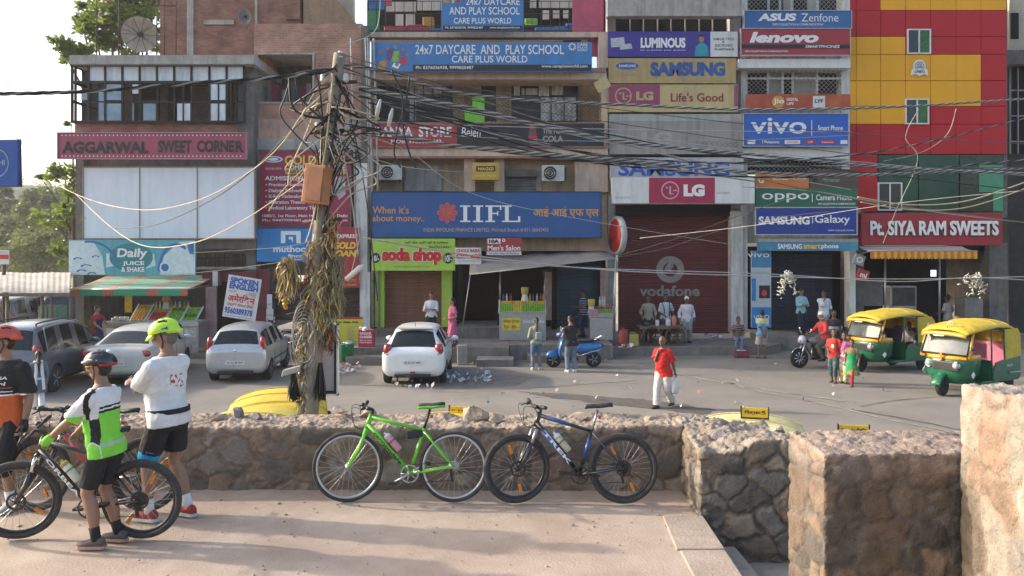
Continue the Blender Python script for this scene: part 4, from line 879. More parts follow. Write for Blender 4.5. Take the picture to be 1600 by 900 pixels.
r = thing('shutter_emblem', 'large pale ring emblem and word painted on the dark red shutter', 'painted sign', tuple(P(1047, 465, d)))
l.disc(1047, 421, 22, 21, d, 0, .02, 36, .52); l.poly([(1047, 409), (1042, 413), (1038, 421), (1046, 425), (1052, 417), (1055, 402), (1047, 401)][::-1], d, 0, .022); l.build('ring', gm, r, True)
write(r, d, gm, ('vodafone', (999, 446, 1093, 463)), bold=.03, eps=.022)
d = 29.4
r = board('blue phone board at the top with a pale model name', (1163, 17, 1330, 44), d, signm('phone_blue', (.035, .13, .36), .12), .12, frame=ALU, fw=.02); write(r, d, T_WHITE, ('ASUS', (1184, 21, 1244, 33), {'bold': .05, 'shear': .1}), ('Zenfone', (1252, 21, 1310, 34), {'bold': 0}), ('DIPS COLLECTION & COMMUNICATION', (1207, 36.5, 1286, 40)), bold=.012)
r = board('red smartphone board with an italic white name and black stripe', (1158, 45, 1328, 86), d - .05, signm('phone_red', (.36, .03, .045), .12), .12, frame=ALU, fw=.02, panels=[((1158.5, 69.5, 1327.5, 76), BLK)])
write(r, d - .05, T_WHITE, ('lenovo', (1171, 50, 1279, 67), {'bold': .05, 'shear': .2}), ('SMARTPHONES', (1258, 70.5, 1312, 75), {'shear': .2}), ('DIPS COLLECTION & COMMUNICATION', (1164, 79, 1231, 81.5)), bold=.02, eps=.014)
r = board('narrow red and orange network board with an orange disc', (1166, 147, 1329, 170), d, mat('sign_ember', (.30, .025, .025), .5, rgb2=(.46, .13, .03), scale=1.2), .1, panels=[((1270, 150, 1289, 168), WHT)])
l = Letters(); l.disc(1216, 159, 10, 9.5, d, 0, .010); l.build('disc', mat('disc_orange', (.62, .28, .03)), r, True); write(r, d, T_WHITE, ('Jio', (1208, 154, 1225, 164)), ('DIGITAL', (1229, 153, 1247, 158)), ('LIFE', (1229, 160, 1240, 164)), bold=.03, eps=.016); write(r, d, T_BLACK, ('LYF', (1273, 155, 1286, 161)), bold=.03, eps=.014)
r = board('bright blue phone board with rounded white name and small logos along its foot', (1162, 178, 1325, 228), d - .05, signm('vivid_blue', (.02, .12, .50), .1), .15, frame=ALU, fw=.02)
write(r, d - .05, T_WHITE, ('vivo', (1173, 184, 1260, 209), {'bold': .015}), ('Smart Phone', (1278, 196, 1317, 204)), bold=.01, th=.03)
l = Letters(); l.rect(1267.5, 188, 1268.8, 212, d - .05, 0, .01)
for x0, x1, mi in ((1168, 1180, 0), (1191, 1192, 0), (1226, 1250, 0), (1258, 1273, 1), (1282, 1304, 1), (1313, 1324, 0)): l.rect(x0, 219, x1, 225, d - .05, mi, .011)
l.build('logo_strip', [T_WHITE, T_RED], r, True); write(r, d - .05, T_WHITE, ('Panasonic', (1194, 219.5, 1218, 224)), ('Lenovo', (1284, 220.5, 1302, 223.5)), ('LYF', (1262, 220.5, 1270, 223.5)), bold=.02, eps=.016); write(r, d - .05, T_RED, ('GIONEE', (1229, 220.5, 1247, 223.5)), bold=.01, eps=.016)
d = 28.9
r = board('orange phone board above the green camera phone board', (1181, 270, 1264, 296), d, signm('orange', (.58, .17, .03), .12), .1); write(r, d, T_WHITE, ('GIONEE', (1207, 276, 1231, 281)), ('SMILE', (1236, 276, 1260, 280)), ('G', (1185, 276, 1193, 286)), bold=.02)
r = board('dark brown phone board right of the orange one', (1265, 264, 1341, 295), d, signm('umber', (.085, .06, .045), .2), .1); write(r, d, T_GREY, ('Micromax', (1285, 278, 1312, 284)), bold=.02); l = Letters(); l.disc(1273, 281, 4, 4, d, 0, .01); l.build('mark', T_BLACK, r, True)
r = board('dark green camera phone board with white rounded letters', (1181, 294, 1340, 324), d - .04, signm('phone_green', (.015, .13, .07), .1), .1); write(r, d - .04, T_WHITE, ('oppo', (1190, 302, 1264, 316), {'bold': .01}), ('Camera Phone', (1275, 304, 1331, 313)), ('DIPS COLLECTION & COMMUNICATION', (1278, 317, 1336, 320)), bold=.015); l = Letters(); l.rect(1268.5, 303, 1269.7, 316, d - .04); l.build('rule', T_WHITE, r, True)
r = board('deep blue phone board with aluminium edge under the green board', (1181, 325, 1338, 366), d - .08, signm('deep_blue', (.015, .045, .27), .08), .15, frame=ALU, fw=.035); write(r, d - .08, T_WHITE, ('SAMSUNG', (1185, 338, 1265, 351), {'bold': .045}), ('Galaxy', (1273, 336, 1328, 352), {'bold': .015}), ('DIPS COLLECTION', (1294, 359, 1334, 361)), bold=.015); l = Letters(); l.rect(1269, 338, 1270.2, 349, d - .08); l.build('rule', T_WHITE, r, True)
d = 28.7
r = board('blue awning strip reading smartphone over the navy shutter', (1184, 378, 1341, 392), d, mat('sign_awning_blue', (.03, .15, .32), .6, rgb2=(.08, .30, .42), scale=.9, dirt=.2), .1, panels=[((1184, 373.5, 1341, 378), mat('awning_top', (.3, .3, .28), .8))]); write(r, d, T_WHITE, ('SAMSUNG', (1215, 381, 1253, 389)), ('phone', (1283, 381, 1310, 390)), bold=.03); write(r, d, T_YEL, ('smart', (1255, 381, 1282, 389)), bold=.03)
d = 29.2
r = board('red sweets shop board with raised white capitals', (1346, 333, 1566, 383), d, signm('sweet_red', (.34, .02, .03), .1), .25); write(r, d, T_WHITE, ('Pt. SIYA RAM SWEETS', (1359, 345, 1559, 368), {'bold': .03}), th=.07, eps=.07); write(r, d, T_BLACK, ('Pt. SIYA RAM SWEETS', (1358, 346, 1560, 369.5), {'bold': .06}), name='letter_outline', eps=.02)
r = thing('wall_emblem', 'small white round crest with a scroll on the yellow cladding', 'emblem', tuple(P(1436, 118, 29.98))); l = Letters(); l.disc(1436, 104, 10, 10.5, 29.98, 0, .03, 24); l.poly([(1424, 108), (1448, 108), (1450, 118), (1443, 116), (1436, 119), (1429, 116), (1422, 118)], 29.98, 0, .034); l.build('crest', T_WHITE, r, True)
l = Letters(); l.disc(1436, 104, 7.6, 8, 29.98, 0, .04, 24, .82); l.disc(1436, 102, 4, 3.4, 29.98, 0, .041, 12, .3); l.rect(1431, 104, 1441, 107, 29.98, 0, .042); l.build('crest_drawing', T_GREY, r, True); write(r, 29.98, T_BLACK, ('SWEETS', (1428, 111, 1444, 114.5)), eps=.05)
d = 28.9
r = board('tall white and blue phone poster left of the navy shutter', (1174, 392, 1205, 512), d, mat('poster_pale', (.42, .46, .50), .5, var=.08), .08, 'poster', 'poster', panels=[((1174.5, 392.5, 1204.5, 418), signm('poster_cyan', (.04, .22, .40))), ((1174.5, 480, 1204.5, 511.5), signm('poster_blue', (.02, .20, .50))), ((1174.5, 435, 1181, 470), signm('poster_blue')), ((1186, 446, 1203, 466), T_BLACK)]); write(r, d, T_WHITE, ('vivo', (1168, 394, 1202, 402)), ('VIVO', (1177, 492, 1202, 500)), bold=0, eps=.014); write(r, d, T_GREY, ('Camera & Music', (1178, 424, 1202, 427)), bold=0, eps=.014)
l = Letters(); l.disc(1194, 458, 4, 5, d, 0, .014, 12); l.build('picture', T_RED, r, True)
def hang(label, c, q, d, m, txt, rot, tm=T_WHITE):
 r = thing('hanging_sign', label, 'sign', tuple(P(c[0], c[1], d))); b = MB(); w = q * d / FOC; b.box(-w, w, -.06, .06, -w, w); b.xf(Matrix.Rotation(R(rot), 4, 'Y')); b.build('panel', m, r)
 v, f, a, bb, cc, e = text_mesh(txt, .03); s = 1.25 * w / (bb - a); t = MB(); t.add([((x - (a + bb) / 2) * s, -.07, (y - (cc + e) / 2) * s) for x, y in v], f); t.xf(Matrix.Rotation(R(rot), 4, 'Y')); t.build('lettering', tm, r); return r
hang('tilted red cube sign hanging by the white pillar', (1348, 430), 8.5, 28.6, signm('red'), 'mi', 18)
hang('tilted grey rounded sign with a white square ring by the white pillar', (1342, 406), 8, 28.6, signm('pewter', (.3, .3, .3)), 'O', 20)
r = thing('round_sign', 'white rimmed round red sign standing edge-on beside the dark red shutter', 'sign', tuple(P(965, 398, 29))); b = MB(); z = WZ(368, 29); x = WX(965, 29)
b.lathe([(.02, -.11), (.66, -.11), (.70, -.08), (.70, .08), (.66, .11), (.02, .11)], (0, 0, z - WZ(398, 29)), 'x', 32); b.xf(Matrix.Rotation(R(14), 4, 'Z') @ Matrix.Diagonal((1, 1, 1, 1))); b.build('drum', mat('drum_white', (.5, .49, .46), .5, dirt=.3), r)
b = MB(); b.lathe([(.02, -.002), (.6, -.002), (.6, .004), (.02, .004)], (-.117, 0, z - WZ(398, 29)), 'x', 32); b.xf(Matrix.Rotation(R(14), 4, 'Z')); b.build('face', T_RED, r); b = MB(); b.box(.05, .5, .02, .07, z - WZ(398, 29) - .03, z - WZ(398, 29) + .03); b.build('bracket', M_DKMETAL, r)
r = board('tall slanted dark red poster beside the silver hatchback', (321, 448, 338, 533), 27.8, mat('poster_rose', (.30, .12, .12), .6, rgb2=(.42, .33, .32), scale=3), .05, 'poster', 'poster'); 
l = Letters(); 
r2 = thing('placard', 'white spoken English placard tilted on a wire above the silver hatchback', 'placard', tuple(P(373, 498, 22))); dd = 22.0; s = dd / FOC; b = MB(); b.box(-26 * s, 26 * s, -.01, .01, 0, 66 * s)
TR = Matrix.Translation((0, 0, 0)) @ Matrix.Rotation(R(9), 4, 'Y'); b.xf(TR); b.build('panel', WHT, r2)
def plac(txt, u0, v0, u1, v1, m, bold=.03):
 v, f, a, bb, cc, e = text_mesh(txt, bold); t = MB(); t.add([((u0 + (x - a) / (bb - a) * (u1 - u0)) * s, -.016, (v0 + (y - cc) / (e - cc) * (v1 - v0)) * s) for x, y in v], f); t.xf(TR); t.build('lettering', m, r2)
plac('SPOKEN', -22, 54, 22, 63, T_BLUE, .05); plac('ENGLISH', -22, 45, 23, 54, T_BLUE, .05); plac('SINCE 1997', -22, 39, -10, 43, T_GREY, 0); plac('✓FREE', 5, 37, 22, 43, T_GREY, .02); plac('अमेरिकन', -22, 25, 21, 38, T_RED, .03); plac('इंग्लिश बोलना सीखें', -21, 17, 19, 24, mat('letter_pink', (.5, .12, .14)), .02); plac('9560389378', -24, 6, 20, 16, T_BLUE, .04); plac('New Concept English Institute', -24, 1.5, 20, 4, T_BLUE, 0)
r = board('blue board with a pale ring on an iron frame at the left edge', (-40, 219, 27, 291), 16, signm('edge_blue', (.025, .10, .38), .1), .12); l = Letters(); l.disc(-4, 255, 18, 22, 16, 0, .01, 40, .92); l.build('ring', mat('ring_pale', (.35, .42, .5)), r, True); write(r, 16, mat('ring_pale'), ('DELHI', (-20, 250, 8, 258)), bold=.02)
b = MB()
for x in (27.5, 32): b.tube([P(x, 217, 16.1), P(x + 1.5, 292, 16.1)], .016, 5)
for k in range(5): b.tube([P(27.5, 220 + 17 * k, 16.1), P(33, 224 + 17 * k, 16.1)], .012, 5)
b.tube([P(-10, 219, 16.15), P(33, 219, 16.15)], .015, 5); b.tube([P(-14, 219, 16.2), P(-14, 660, 16.2)], .045, 7); b.tube([P(-10, 291, 16.15), P(34, 291, 16.15)], .018, 5); b.build('iron_frame', M_RUST, r, True)
r = board('small white notice on a post in front of the sandy lot', (-6, 391, 14, 413), 27, WHT, .03, 'notice', 'notice', panels=[((-5, 398, 13.5, 405), T_RED)]); b = MB(); b.tube([P(6, 413, 27.05), P(6, 545, 27.05)], .06, 7); b.build('post', M_RUST, r, True); write(r, 27, T_GREY, ('PARKING', (-5, 393, 12, 396)), bold=0)
d = 29.0
for rect, lb in (((417, 460, 425, 483), 'upper small paper notice on the red door post'), ((416, 483, 427, 500), 'lower small paper notice on the red door post')): r = board(lb, rect, d - .2, WHT, .02, 'notice', 'notice'); write(r, d - .2, T_RED, ('NO PARKING', (rect[0] + 1, rect[3] - 9, rect[2] - 1, rect[3] - 6)), bold=0)
r = board('yellow menu board with a red top edge standing by the brown shutter', (515, 498, 567, 539), 27.4, signm('menu_yellow', (.62, .56, .05), .1), .05, 'menu_board', 'menu board', panels=[((515, 495, 567, 498.6), RED_)]); rnd = random.Random(2); l = Letters()
for k in range(8):
 for x0 in (518, 543): w = rnd.uniform(7, 14); l.rect(x0, 510 + k * 3.3, x0 + w, 511.1 + k * 3.3, 27.4, 0, .01)
l.build('menu_lines', T_GREY, r, True); write(r, 27.4, T_BLACK, ('Juice  Shake  Soda', (524, 501, 560, 506)), bold=.02)
r = board('framed picture board tied to the right of the garlanded pole', (500, 512, 523, 611), 9.95, mat('framed_print', (.42, .40, .42), .3, rgb2=(.66, .63, .66), scale=2.5), .03, 'picture_board', 'picture board', M_BLACK, .03); b = MB(); X0, X1, Z0, Z1 = WX(500, 9.95) - .05, WX(523, 9.95) + .05, WZ(611, 9.95) - .05, WZ(512, 9.95) + .05
for q in ((X0, X1, Z1 - .02, Z1), (X0, X1, Z0, Z0 + .02), (X0, X0 + .02, Z0, Z1), (X1 - .02, X1, Z0, Z1)): b.box(q[0], q[1], 9.91, 9.985, q[2], q[3])
b.build('outer_frame', T_WHITE, r, True)
def awning(label, x0, x1, ytop, ymid, ybot, dtop, dfront, cols, topcols=None, name='awning'):
 r = thing(name, label, 'awning', tuple(P((x0 + x1) / 2, ybot, dfront))); b = MB(); n = 32; v = MB()
 X0, X1 = WX(x0, dfront), WX(x1, dfront); zt, zm, zb = WZ(ytop, dtop), WZ(ymid, dfront), WZ(ybot, dfront)
 for i in range(n):
  a, c = X0 + (X1 - X0) * i / n, X0 + (X1 - X0) * (i + 1) / n
  k = int(i / n * len(cols)); sag = lambda t: -.05 * math.sin(math.pi * t)
  kk = k if topcols is None else len(cols) + k
  for q in range(4):
   t0, t1 = q / 4, (q + 1) / 4; f = lambda x, t: (x, dtop + (dfront - dtop) * t, zt + (zm - zt) * t + sag(t))
   b.add([f(a, t0), f(c, t0), f(c, t1), f(a, t1)], [(0, 1, 2, 3)], kk, True)
  m_ = (a + c) / 2
  v.add([(a, dfront, zm), (c, dfront, zm), (c, dfront - .01, zb), (m_, dfront - .01, zb - .05), (a, dfront - .01, zb)], [(4, 3, 2, 1, 0)], k)
 for mb, nm in ((b, 'canopy'), (v, 'valance')):
  o = mb.build(nm, cols + (topcols or []), r, True); s = o.modifiers.new('s', 'SOLIDIFY'); s.thickness = .012
 b = MB()
 for x in (X0, X1): b.tube([(x, dfront, zm), (x, dtop, zt - .3)], .02, 5)
 b.tube([(X0, dfront + .01, zm), (X1, dfront + .01, zm)], .02, 5); b.build('awning_arm', M_STEEL, r, True); return r
cg, co = cloth('awning_green', (.05, .28, .15)), cloth('awning_rust', (.42, .13, .06)); cgl, col_ = cloth('awning_pale_green', (.26, .44, .34)), cloth('awning_pale_tan', (.45, .32, .22))
A_ = [cg, co, cg, co, cg, cg, co, cg, cg, co]
awning('green and rust striped awning over the juice stall with a scalloped edge', 108, 293, 430, 452, 461, 29, 26.4, [co, cg, cg, co, cg, cg, cg, co, cg, cg, co], [col_, cgl, cgl, col_, cgl, cgl, cgl, col_, cgl, cgl, col_])
oy = [mat('awning_orange', (.58, .16, .02), .8), mat('awning_yellow', (.68, .38, .04), .8)]
awning('orange and yellow striped awning over the sweets shop', 1360, 1527, 385, 392, 403, 29.2, 28.2, oy * 16, [cloth('awning_grey', (.42, .36, .33))] * 32)
tarp = mat('grey_tarp', (.26, .235, .21), .9, var=.15, scale=2, dirt=.35)
r = thing('canopy', 'grey tarpaulin canopy sloping over the fruit stalls', 'canopy', tuple(P(845, 430, 27))); b = MB()
T0, T1, T2, T3 = P(735, 402, 29.0), P(948, 392, 29.0), P(962, 404, 26.8), P(733, 429, 26.8); n = 14; vs = []
for j in range(6):
 for i in range(n + 1): p = T0.lerp(T1, i / n).lerp(T3.lerp(T2, i / n), j / 5); vs.append((p.x, p.y, p.z - .06 * math.sin(math.pi * j / 5) + .025 * math.sin(i * 2.1 + j)))
b.add(vs, [(j * (n + 1) + i, j * (n + 1) + i + 1, (j + 1) * (n + 1) + i + 1, (j + 1) * (n + 1) + i) for j in range(5) for i in range(n)], 0, True); o = b.build('sheet', tarp, r, True); s = o.modifiers.new('s', 'SOLIDIFY'); s.thickness = .01
b = MB(); b.tube([P(733, 429, 26.8), P(962, 404, 26.8)], .018, 5); b.tube([P(962, 404, 26.8), P(958, 520, 26.8)], .03, 6); b.tube([P(735, 429, 26.8), P(722, 515, 26.8)], .018, 5); b.build('pole', M_STEEL, r, True)
# ------------------------------------------------------------------ vehicles
def split_by_material(me, root, names, mats):
 """one object per material index of an evaluated mesh"""
 vs = [tuple(v.co) for v in me.vertices]; groups = {}
 for p in me.polygons: groups.setdefault(p.material_index, []).append(tuple(p.vertices))
 out = {}
 for k, fs in groups.items():
  used = sorted({i for f in fs for i in f}); mp = {i: n for n, i in enumerate(used)}
  b = MB(); b.add([vs[i] for i in used], [tuple(mp[i] for i in f) for f in fs], 0, True)
  out[k] = b.build(names[k], mats[k], root)
 return out
def wheel_parts(root, c, r, w, rimc, axis='y', spokes=5, parent_name='wheel', tread=True):
 wh = MB(); c = Vector(c)
 wh.lathe([(r * .66, -w / 2), (r * .9, -w / 2), (r * .985, -w * .36), (r, -w * .2), (r, w * .2), (r * .985, w * .36), (r * .9, w / 2), (r * .66, w / 2)], (0, 0, 0), axis, 28)
 o = wh.build(parent_name, M_RUBBER, root); o.location = c
 b = MB()
 b.lathe([(r * .66, -w * .46), (r * .70, -w * .5), (r * .62, -w * .42), (r * .6, -w * .15), (r * .15, -w * .3), (r * .08, -w * .42), (.001, -w * .43)], (0, 0, 0), axis, 28)
 b.lathe([(r * .66, w * .46), (r * .70, w * .5), (r * .62, w * .42), (r * .6, w * .15), (r * .15, w * .3), (r * .08, w * .42), (.001, w * .43)], (0, 0, 0), axis, 28)
 for k in range(spokes):
  a = 2 * math.pi * k / spokes; ca, sa = math.cos(a), math.sin(a)
  for s in (-1, 1):
   p0, p1 = (r * .12 * ca, s * w * .40, r * .12 * sa), (r * .63 * ca, s * w * .40, r * .63 * sa)
   if axis == 'x': p0, p1 = (p0[1], p0[0], p0[2]), (p1[1], p1[0], p1[2])
   b.tube([p0, p1], r * .085, 6)
 b.build('rim', rimc, o); return o
CARGL = mat('car_glass', (.012, .015, .017), .12, var=.3, scale=1.2)
TAIL = mat('tail_lamp', (.34, .015, .015), .18, var=.15, coat=.8); LAMPW = mat('lamp_clear', (.40, .40, .42), .12, var=.1, coat=.8)
ALLOY = mat('alloy_rim', (.40, .40, .41), .35, .7, var=.1); HUBC = mat('steel_hubcap', (.34, .34, .35), .45, .4, var=.2)
def car(name, label, loc, rz, stn, wins, pm, wb, wr, plate, lamp, L, extras=None, cat='car', rearglass=None, front=None, rims=ALLOY):
 root = thing(name, label, cat, loc, rz)
 rings = []
 for (x, zb, zbelt, zt, w, wt, cab) in stn:
  if cab: h = [(0, zb), (.8 * w, zb), (.97 * w, zb + .12), (w, zb + .34), (.99 * w, zbelt - .10), (.955 * w, zbelt), (wt, zt - .09), (wt - .045, zt - .03), (wt * .55, zt + .01), (0, zt + .025)]
  else: h = [(0, zb), (.8 * w, zb), (.97 * w, zb + .10), (w, zb + .28), (.99 * w, zbelt - .10), (.955 * w, zbelt - .02), (.90 * w, zt - .01), (.80 * w, zt + .012), (.45 * w, zt + .03), (0, zt + .035)]
  ring = [(x, -y, z) for y, z in h] + [(x, y, z) for y, z in h[-2:0:-1]]
  rings.append(ring)
 n = len(rings[0]); b = MB(); b.loft(rings, 0, True, True)
 # faces: (len-1)*n quads, tag them
 names = ['body', 'rear_window', 'windscreen', 'wheel_arch', 'bumper']; mats = [pm, CARGL, CARGL, M_BLACK, M_BLACK]
 for i in range(len(rings) - 1):
  for j in range(n):
   q = i * n + j; c0, c1 = stn[i][6], stn[i + 1][6]; jj = j if j < 9 else n - 1 - j
   if jj in (7, 8) and not c0 and c1: b.m[q] = 1
   if jj in (7, 8) and c0 and not c1: b.m[q] = 2
   if jj in (0,) and 3 <= i <= len(rings) - 5: b.m[q] = 3
 for a, c in wins:
  for side in (0, 1):
   k = len(names); names.append('side_window'); mats.append(CARGL)
   for i in range(a, c): b.m[i * n + (5 if side == 0 else n - 6)] = k
 b.m[-1] = b.m[-2] = 0
 o = b.build('body', mats, None)
 cr = o.data.attributes.new('crease_edge', 'FLOAT', 'EDGE'); cv = []
 for e in o.data.edges:
  a_, b_ = e.vertices; ia, ja, ib, jb = a_ // n, a_ % n, b_ // n, b_ % n; k_ = 0
  if ja == jb and min(ja, n - ja) in (5, 6): k_ = .75
  if ja == jb and min(ja, n - ja) in (1, 4): k_ = .45
  if ia == ib and ia in (0, 2, 3, len(stn) - 1): k_ = .4
  cv.append(k_)
 cr.data.foreach_set('value', cv)
 ss = o.modifiers.new('s', 'SUBSURF'); ss.levels = 2; ss.render_levels = 2
 cut = MB(); W_ = max(s[4] for s in stn)
 for x in (-wb / 2, wb / 2):
  for s in (-1, 1): cut.add(*(lambda t: (t.v, t.f))(MB().lathe([(wr * 1.15, -.14), (wr * 1.15, .14)], (x + .02, s * (W_ - .02), wr), 'y', 28)), 3)
 co = cut.build('cut', mats, None); bo = o.modifiers.new('b', 'BOOLEAN'); bo.object = co; bo.operation = 'DIFFERENCE'; bo.solver = 'EXACT'
 me = evaluated(o); bpy.data.objects.remove(o); bpy.data.objects.remove(co)
 split_by_material(me, root, names, mats)
 for x in (-wb / 2, wb / 2):
  for s in (-1, 1): wheel_parts(root, (x + .02, s * (W_ - .115), wr), wr, .19, rims)
 MB().box(-L / 2 + .5, L / 2 - .5, -W_ + .26, W_ - .26, wr * .55, wr + .3).build('underbody', M_BLACK, root)
 # tail lamps, plate, rear bumper detail
 lx, ly, lz, sx, sy, sz, ang = lamp
 for s in (-1, 1):
  t = MB(); t.ball((0, 0, 0), sx, sy, sz, 14); t.v = [(max(-sx * .75, min(sx * .75, v[0])), v[1], max(-sz * .8, min(sz * .8, v[2]))) for v in t.v]
  t.xf(Matrix.Translation((lx, s * ly, lz)) @ Matrix.Rotation(s * R(ang), 4, 'Z')); l = t.build('tail_light', TAIL, root)
  t = MB(); t.ball((lx - sx * .45, s * (ly - .01), lz - sz * .35), sx * .6, sy * .75, sz * .2, 10); t.build('reverse_lamp', LAMPW, l)
 px, pz, txt = plate
 pl = MB().box(px - .012, px, -.25, .25, pz - .055, pz + .055).build('number_plate', M_WHITE, root)
 v, f, a, bb, cc, e = text_mesh(txt, .01); t = MB(); t.add([(px - .016, .21 - (x - a) / (bb - a) * .42, pz - .03 + (y - cc) / (e - cc) * .06) for x, y in v], f); t.build('plate_lettering', T_BLACK, pl)
 MB().box(px - .03, px + .05, -W_ * .55, W_ * .55, .27, .33).build('bumper_strip', M_BLACK, root)
 for s in (-1, 1):   # door mirrors and handles
  m = MB(); m.ball((stn[-1][0] - L * .31, s * (W_ + .10), stn[6][2] + .05), .07, .11, .075, 10); m.tube([(stn[-1][0] - L * .31, s * (W_ - .05), stn[6][2]), (stn[-1][0] - L * .31, s * (W_ + .05), stn[6][2] + .04)], .022, 6); m.build('wing_mirror', pm, root)
  for hx in (-.62, .22): MB().box(hx - .08, hx + .08, s * W_ * .985 - .012, s * W_ * .985 + .014, stn[6][2] - .16, stn[6][2] - .13).build('door_handle', pm, root)
  for hx in (-.78, .12, 1.02):
   MB().tube([(hx, s * W_ * .94, stn[6][2] - .02), (hx + .01, s * W_ * .993, stn[6][2] - .15), (hx, s * (W_ + .001), .60), (hx, s * W_ * .98, .36)], .006, 4).build('door_seam', M_BLACK, root)
 MB().tube([(px + .06, -W_ * .62, stn[2][2] - .28), (px + .03, 0, stn[2][2] - .30), (px + .06, W_ * .62, stn[2][2] - .28)], .006, 4).build('tailgate_seam', M_BLACK, root)
 if extras: extras(root)
 return root
white_p = paint('white', (.80, .80, .79)); silver = mat('paint_silver', (.55, .56, .58), .3, .55, var=.05, coat=.6, dirt=.12); pewter = mat('paint_pewter', (.16, .17, .185), .3, .5, var=.06, coat=.6, dirt=.15); ivory = paint('ivory', (.55, .54, .49))
HATCH = [(-1.92, .42, .80, .82, .62, .5, 0), (-1.88, .34, .86, .90, .76, .55, 0), (-1.80, .25, .94, .98, .83, .56, 0), (-1.36, .22, .97, 1.44, .85, .56, 1), (-1.18, .21, .97, 1.485, .855, .575, 1), (-.72, .20, .96, 1.51, .86, .585, 1), (-.62, .20, .96, 1.515, .86, .587, 1), (.10, .20, .94, 1.51, .86, .585, 1), (.20, .20, .94, 1.505, .86, .58, 1), (.62, .20, .92, 1.44, .86, .56, 1), (1.02, .20, .92, .97, .86, .5, 0), (1.5, .2, .84, .88, .84, .5, 0), (1.82, .22, .74, .76, .76, .5, 0), (1.92, .36, .62, .64, .55, .4, 0)]
def ex_swift(root):
 MB().tube([(-1.18, 0, 1.52), (-1.3, 0, 1.66)], .006, 5).build('antenna', M_BLACK, root)
 MB().box(-1.93, -1.90, -.06, .06, .35, .40).build('fog_lamp', TAIL, root)
 MB().ball((-1.87, 0, .86), .02, .05, .045, 10).build('badge', M_CHROME, root)
 MB().tube([(-1.70, -.12, 1.06), (-1.66, .28, 1.13)], .010, 5).build('wiper', M_BLACK, root)
 b = MB(); b.box(-1.45, -1.15, -.48, .48, 1.475, 1.50); b.build('spoiler', white_p, root, bevel=.01)
gx, gd = WX(640, 21.0), 21.0
car('parked_car', 'white hatchback parked tail out before the platform steps with dark rear window', (gx + .05, gd + 1.9, .0), R(91), HATCH, [(3, 5), (6, 7), (8, 9)], white_p, 2.42, .30, (-1.93, .64, 'DL 3C AY 6447'), (-1.77, .675, .93, .13, .12, .23, 28), 3.85, ex_swift)
INDICA = [(-1.85, .40, .80, .83, .62, .5, 0), (-1.82, .32, .86, .92, .75, .55, 0), (-1.76, .25, .93, 1.0, .80, .56, 0), (-1.52, .22, .95, 1.40, .82, .57, 1), (-1.30, .21, .95, 1.47, .825, .59, 1), (-.80, .20, .94, 1.50, .83, .60, 1), (-.70, .20, .94, 1.505, .83, .60, 1), (.05, .20, .93, 1.50, .83, .60, 1), (.15, .20, .93, 1.495, .83, .595, 1), (.65, .20, .92, 1.40, .83, .57, 1), (1.05, .20, .92, .96, .83, .5, 0), (1.5, .2, .84, .87, .80, .5, 0), (1.78, .22, .74, .76, .72, .5, 0), (1.85, .36, .62, .64, .5, .4, 0)]
def ex_indica(root):
 MB().ball((-1.84, 0, .88), .02, .05, .035, 10).build('badge', M_CHROME, root)
 MB().tube([(-1.66, -.05, 1.08), (-1.62, .3, 1.14)], .010, 5).build('wiper', M_BLACK, root)
 for s in (-1, 1): MB().tube([(-.9, s * .838, .55), (.95, s * .838, .55)], .018, 5).build('side_strip', M_BLACK, root)
car('parked_car', 'silver hatchback with tall red tail lights parked under the English placard', (WX(366, 21.6) - .12, 21.6 + 1.8, 0), R(95), INDICA, [(3, 5), (6, 7), (8, 9)], silver, 2.4, .28, (-1.87, .56, 'DL 2C M 9047'), (-1.71, .70, .98, .10, .085, .32, 22), 3.7, ex_indica, rims=HUBC)
SEDAN = [(-2.26, .42, .78, .80, .66, .5, 0), (-2.22, .34, .88, .92, .78, .5, 0), (-2.10, .24, .96, 1.0, .84, .5, 0), (-1.62, .20, .98, 1.02, .86, .5, 0), (-1.05, .19, .97, 1.40, .865, .54, 1), (-.80, .19, .96, 1.44, .865, .56, 1), (-.28, .19, .95, 1.465, .87, .575, 1), (-.18, .19, .95, 1.465, .87, .575, 1), (.42, .19, .93, 1.45, .87, .57, 1), (.52, .19, .93, 1.44, .87, .565, 1), (.85, .19, .92, 1.38, .87, .55, 1), (1.30, .2, .91, .95, .86, .5, 0), (1.9, .2, .82, .85, .83, .5, 0), (2.2, .24, .70, .72, .74, .5, 0), (2.26, .38, .6, .62, .5, .4, 0)]
car('parked_car', 'ivory saloon car half hidden behind the man in the white polo shirt', (WX(172, 20.9) - .15, 20.9 + 2.25, 0), R(97), SEDAN, [(4, 6), (7, 8), (9, 10)], ivory, 2.6, .30, (-2.29, .62, 'DL 4C AB 5120'), (-2.14, .68, .86, .10, .21, .11, 20), 4.5, None, rims=HUBC)
MPV = [(-2.28, .45, .85, .88, .68, .55, 0), (-2.25, .38, .95, 1.02, .80, .6, 0), (-2.18, .30, 1.02, 1.10, .85, .62, 0), (-1.98, .28, 1.06, 1.64, .87, .66, 1), (-1.75, .27, 1.06, 1.71, .875, .68, 1), (-1.05, .26, 1.04, 1.745, .885, .69, 1), (-.95, .26, 1.04, 1.745, .885, .69, 1), (-.12, .26, 1.02, 1.74, .885, .69, 1), (-.02, .26, 1.02, 1.735, .885, .69, 1), (.72, .26, 1.0, 1.66, .885, .66, 1), (1.28, .26, .99, 1.04, .88, .5, 0), (1.85, .26, .90, .94, .85, .5, 0), (2.18, .3, .78, .80, .78, .5, 0), (2.28, .42, .66, .68, .55, .4, 0)]
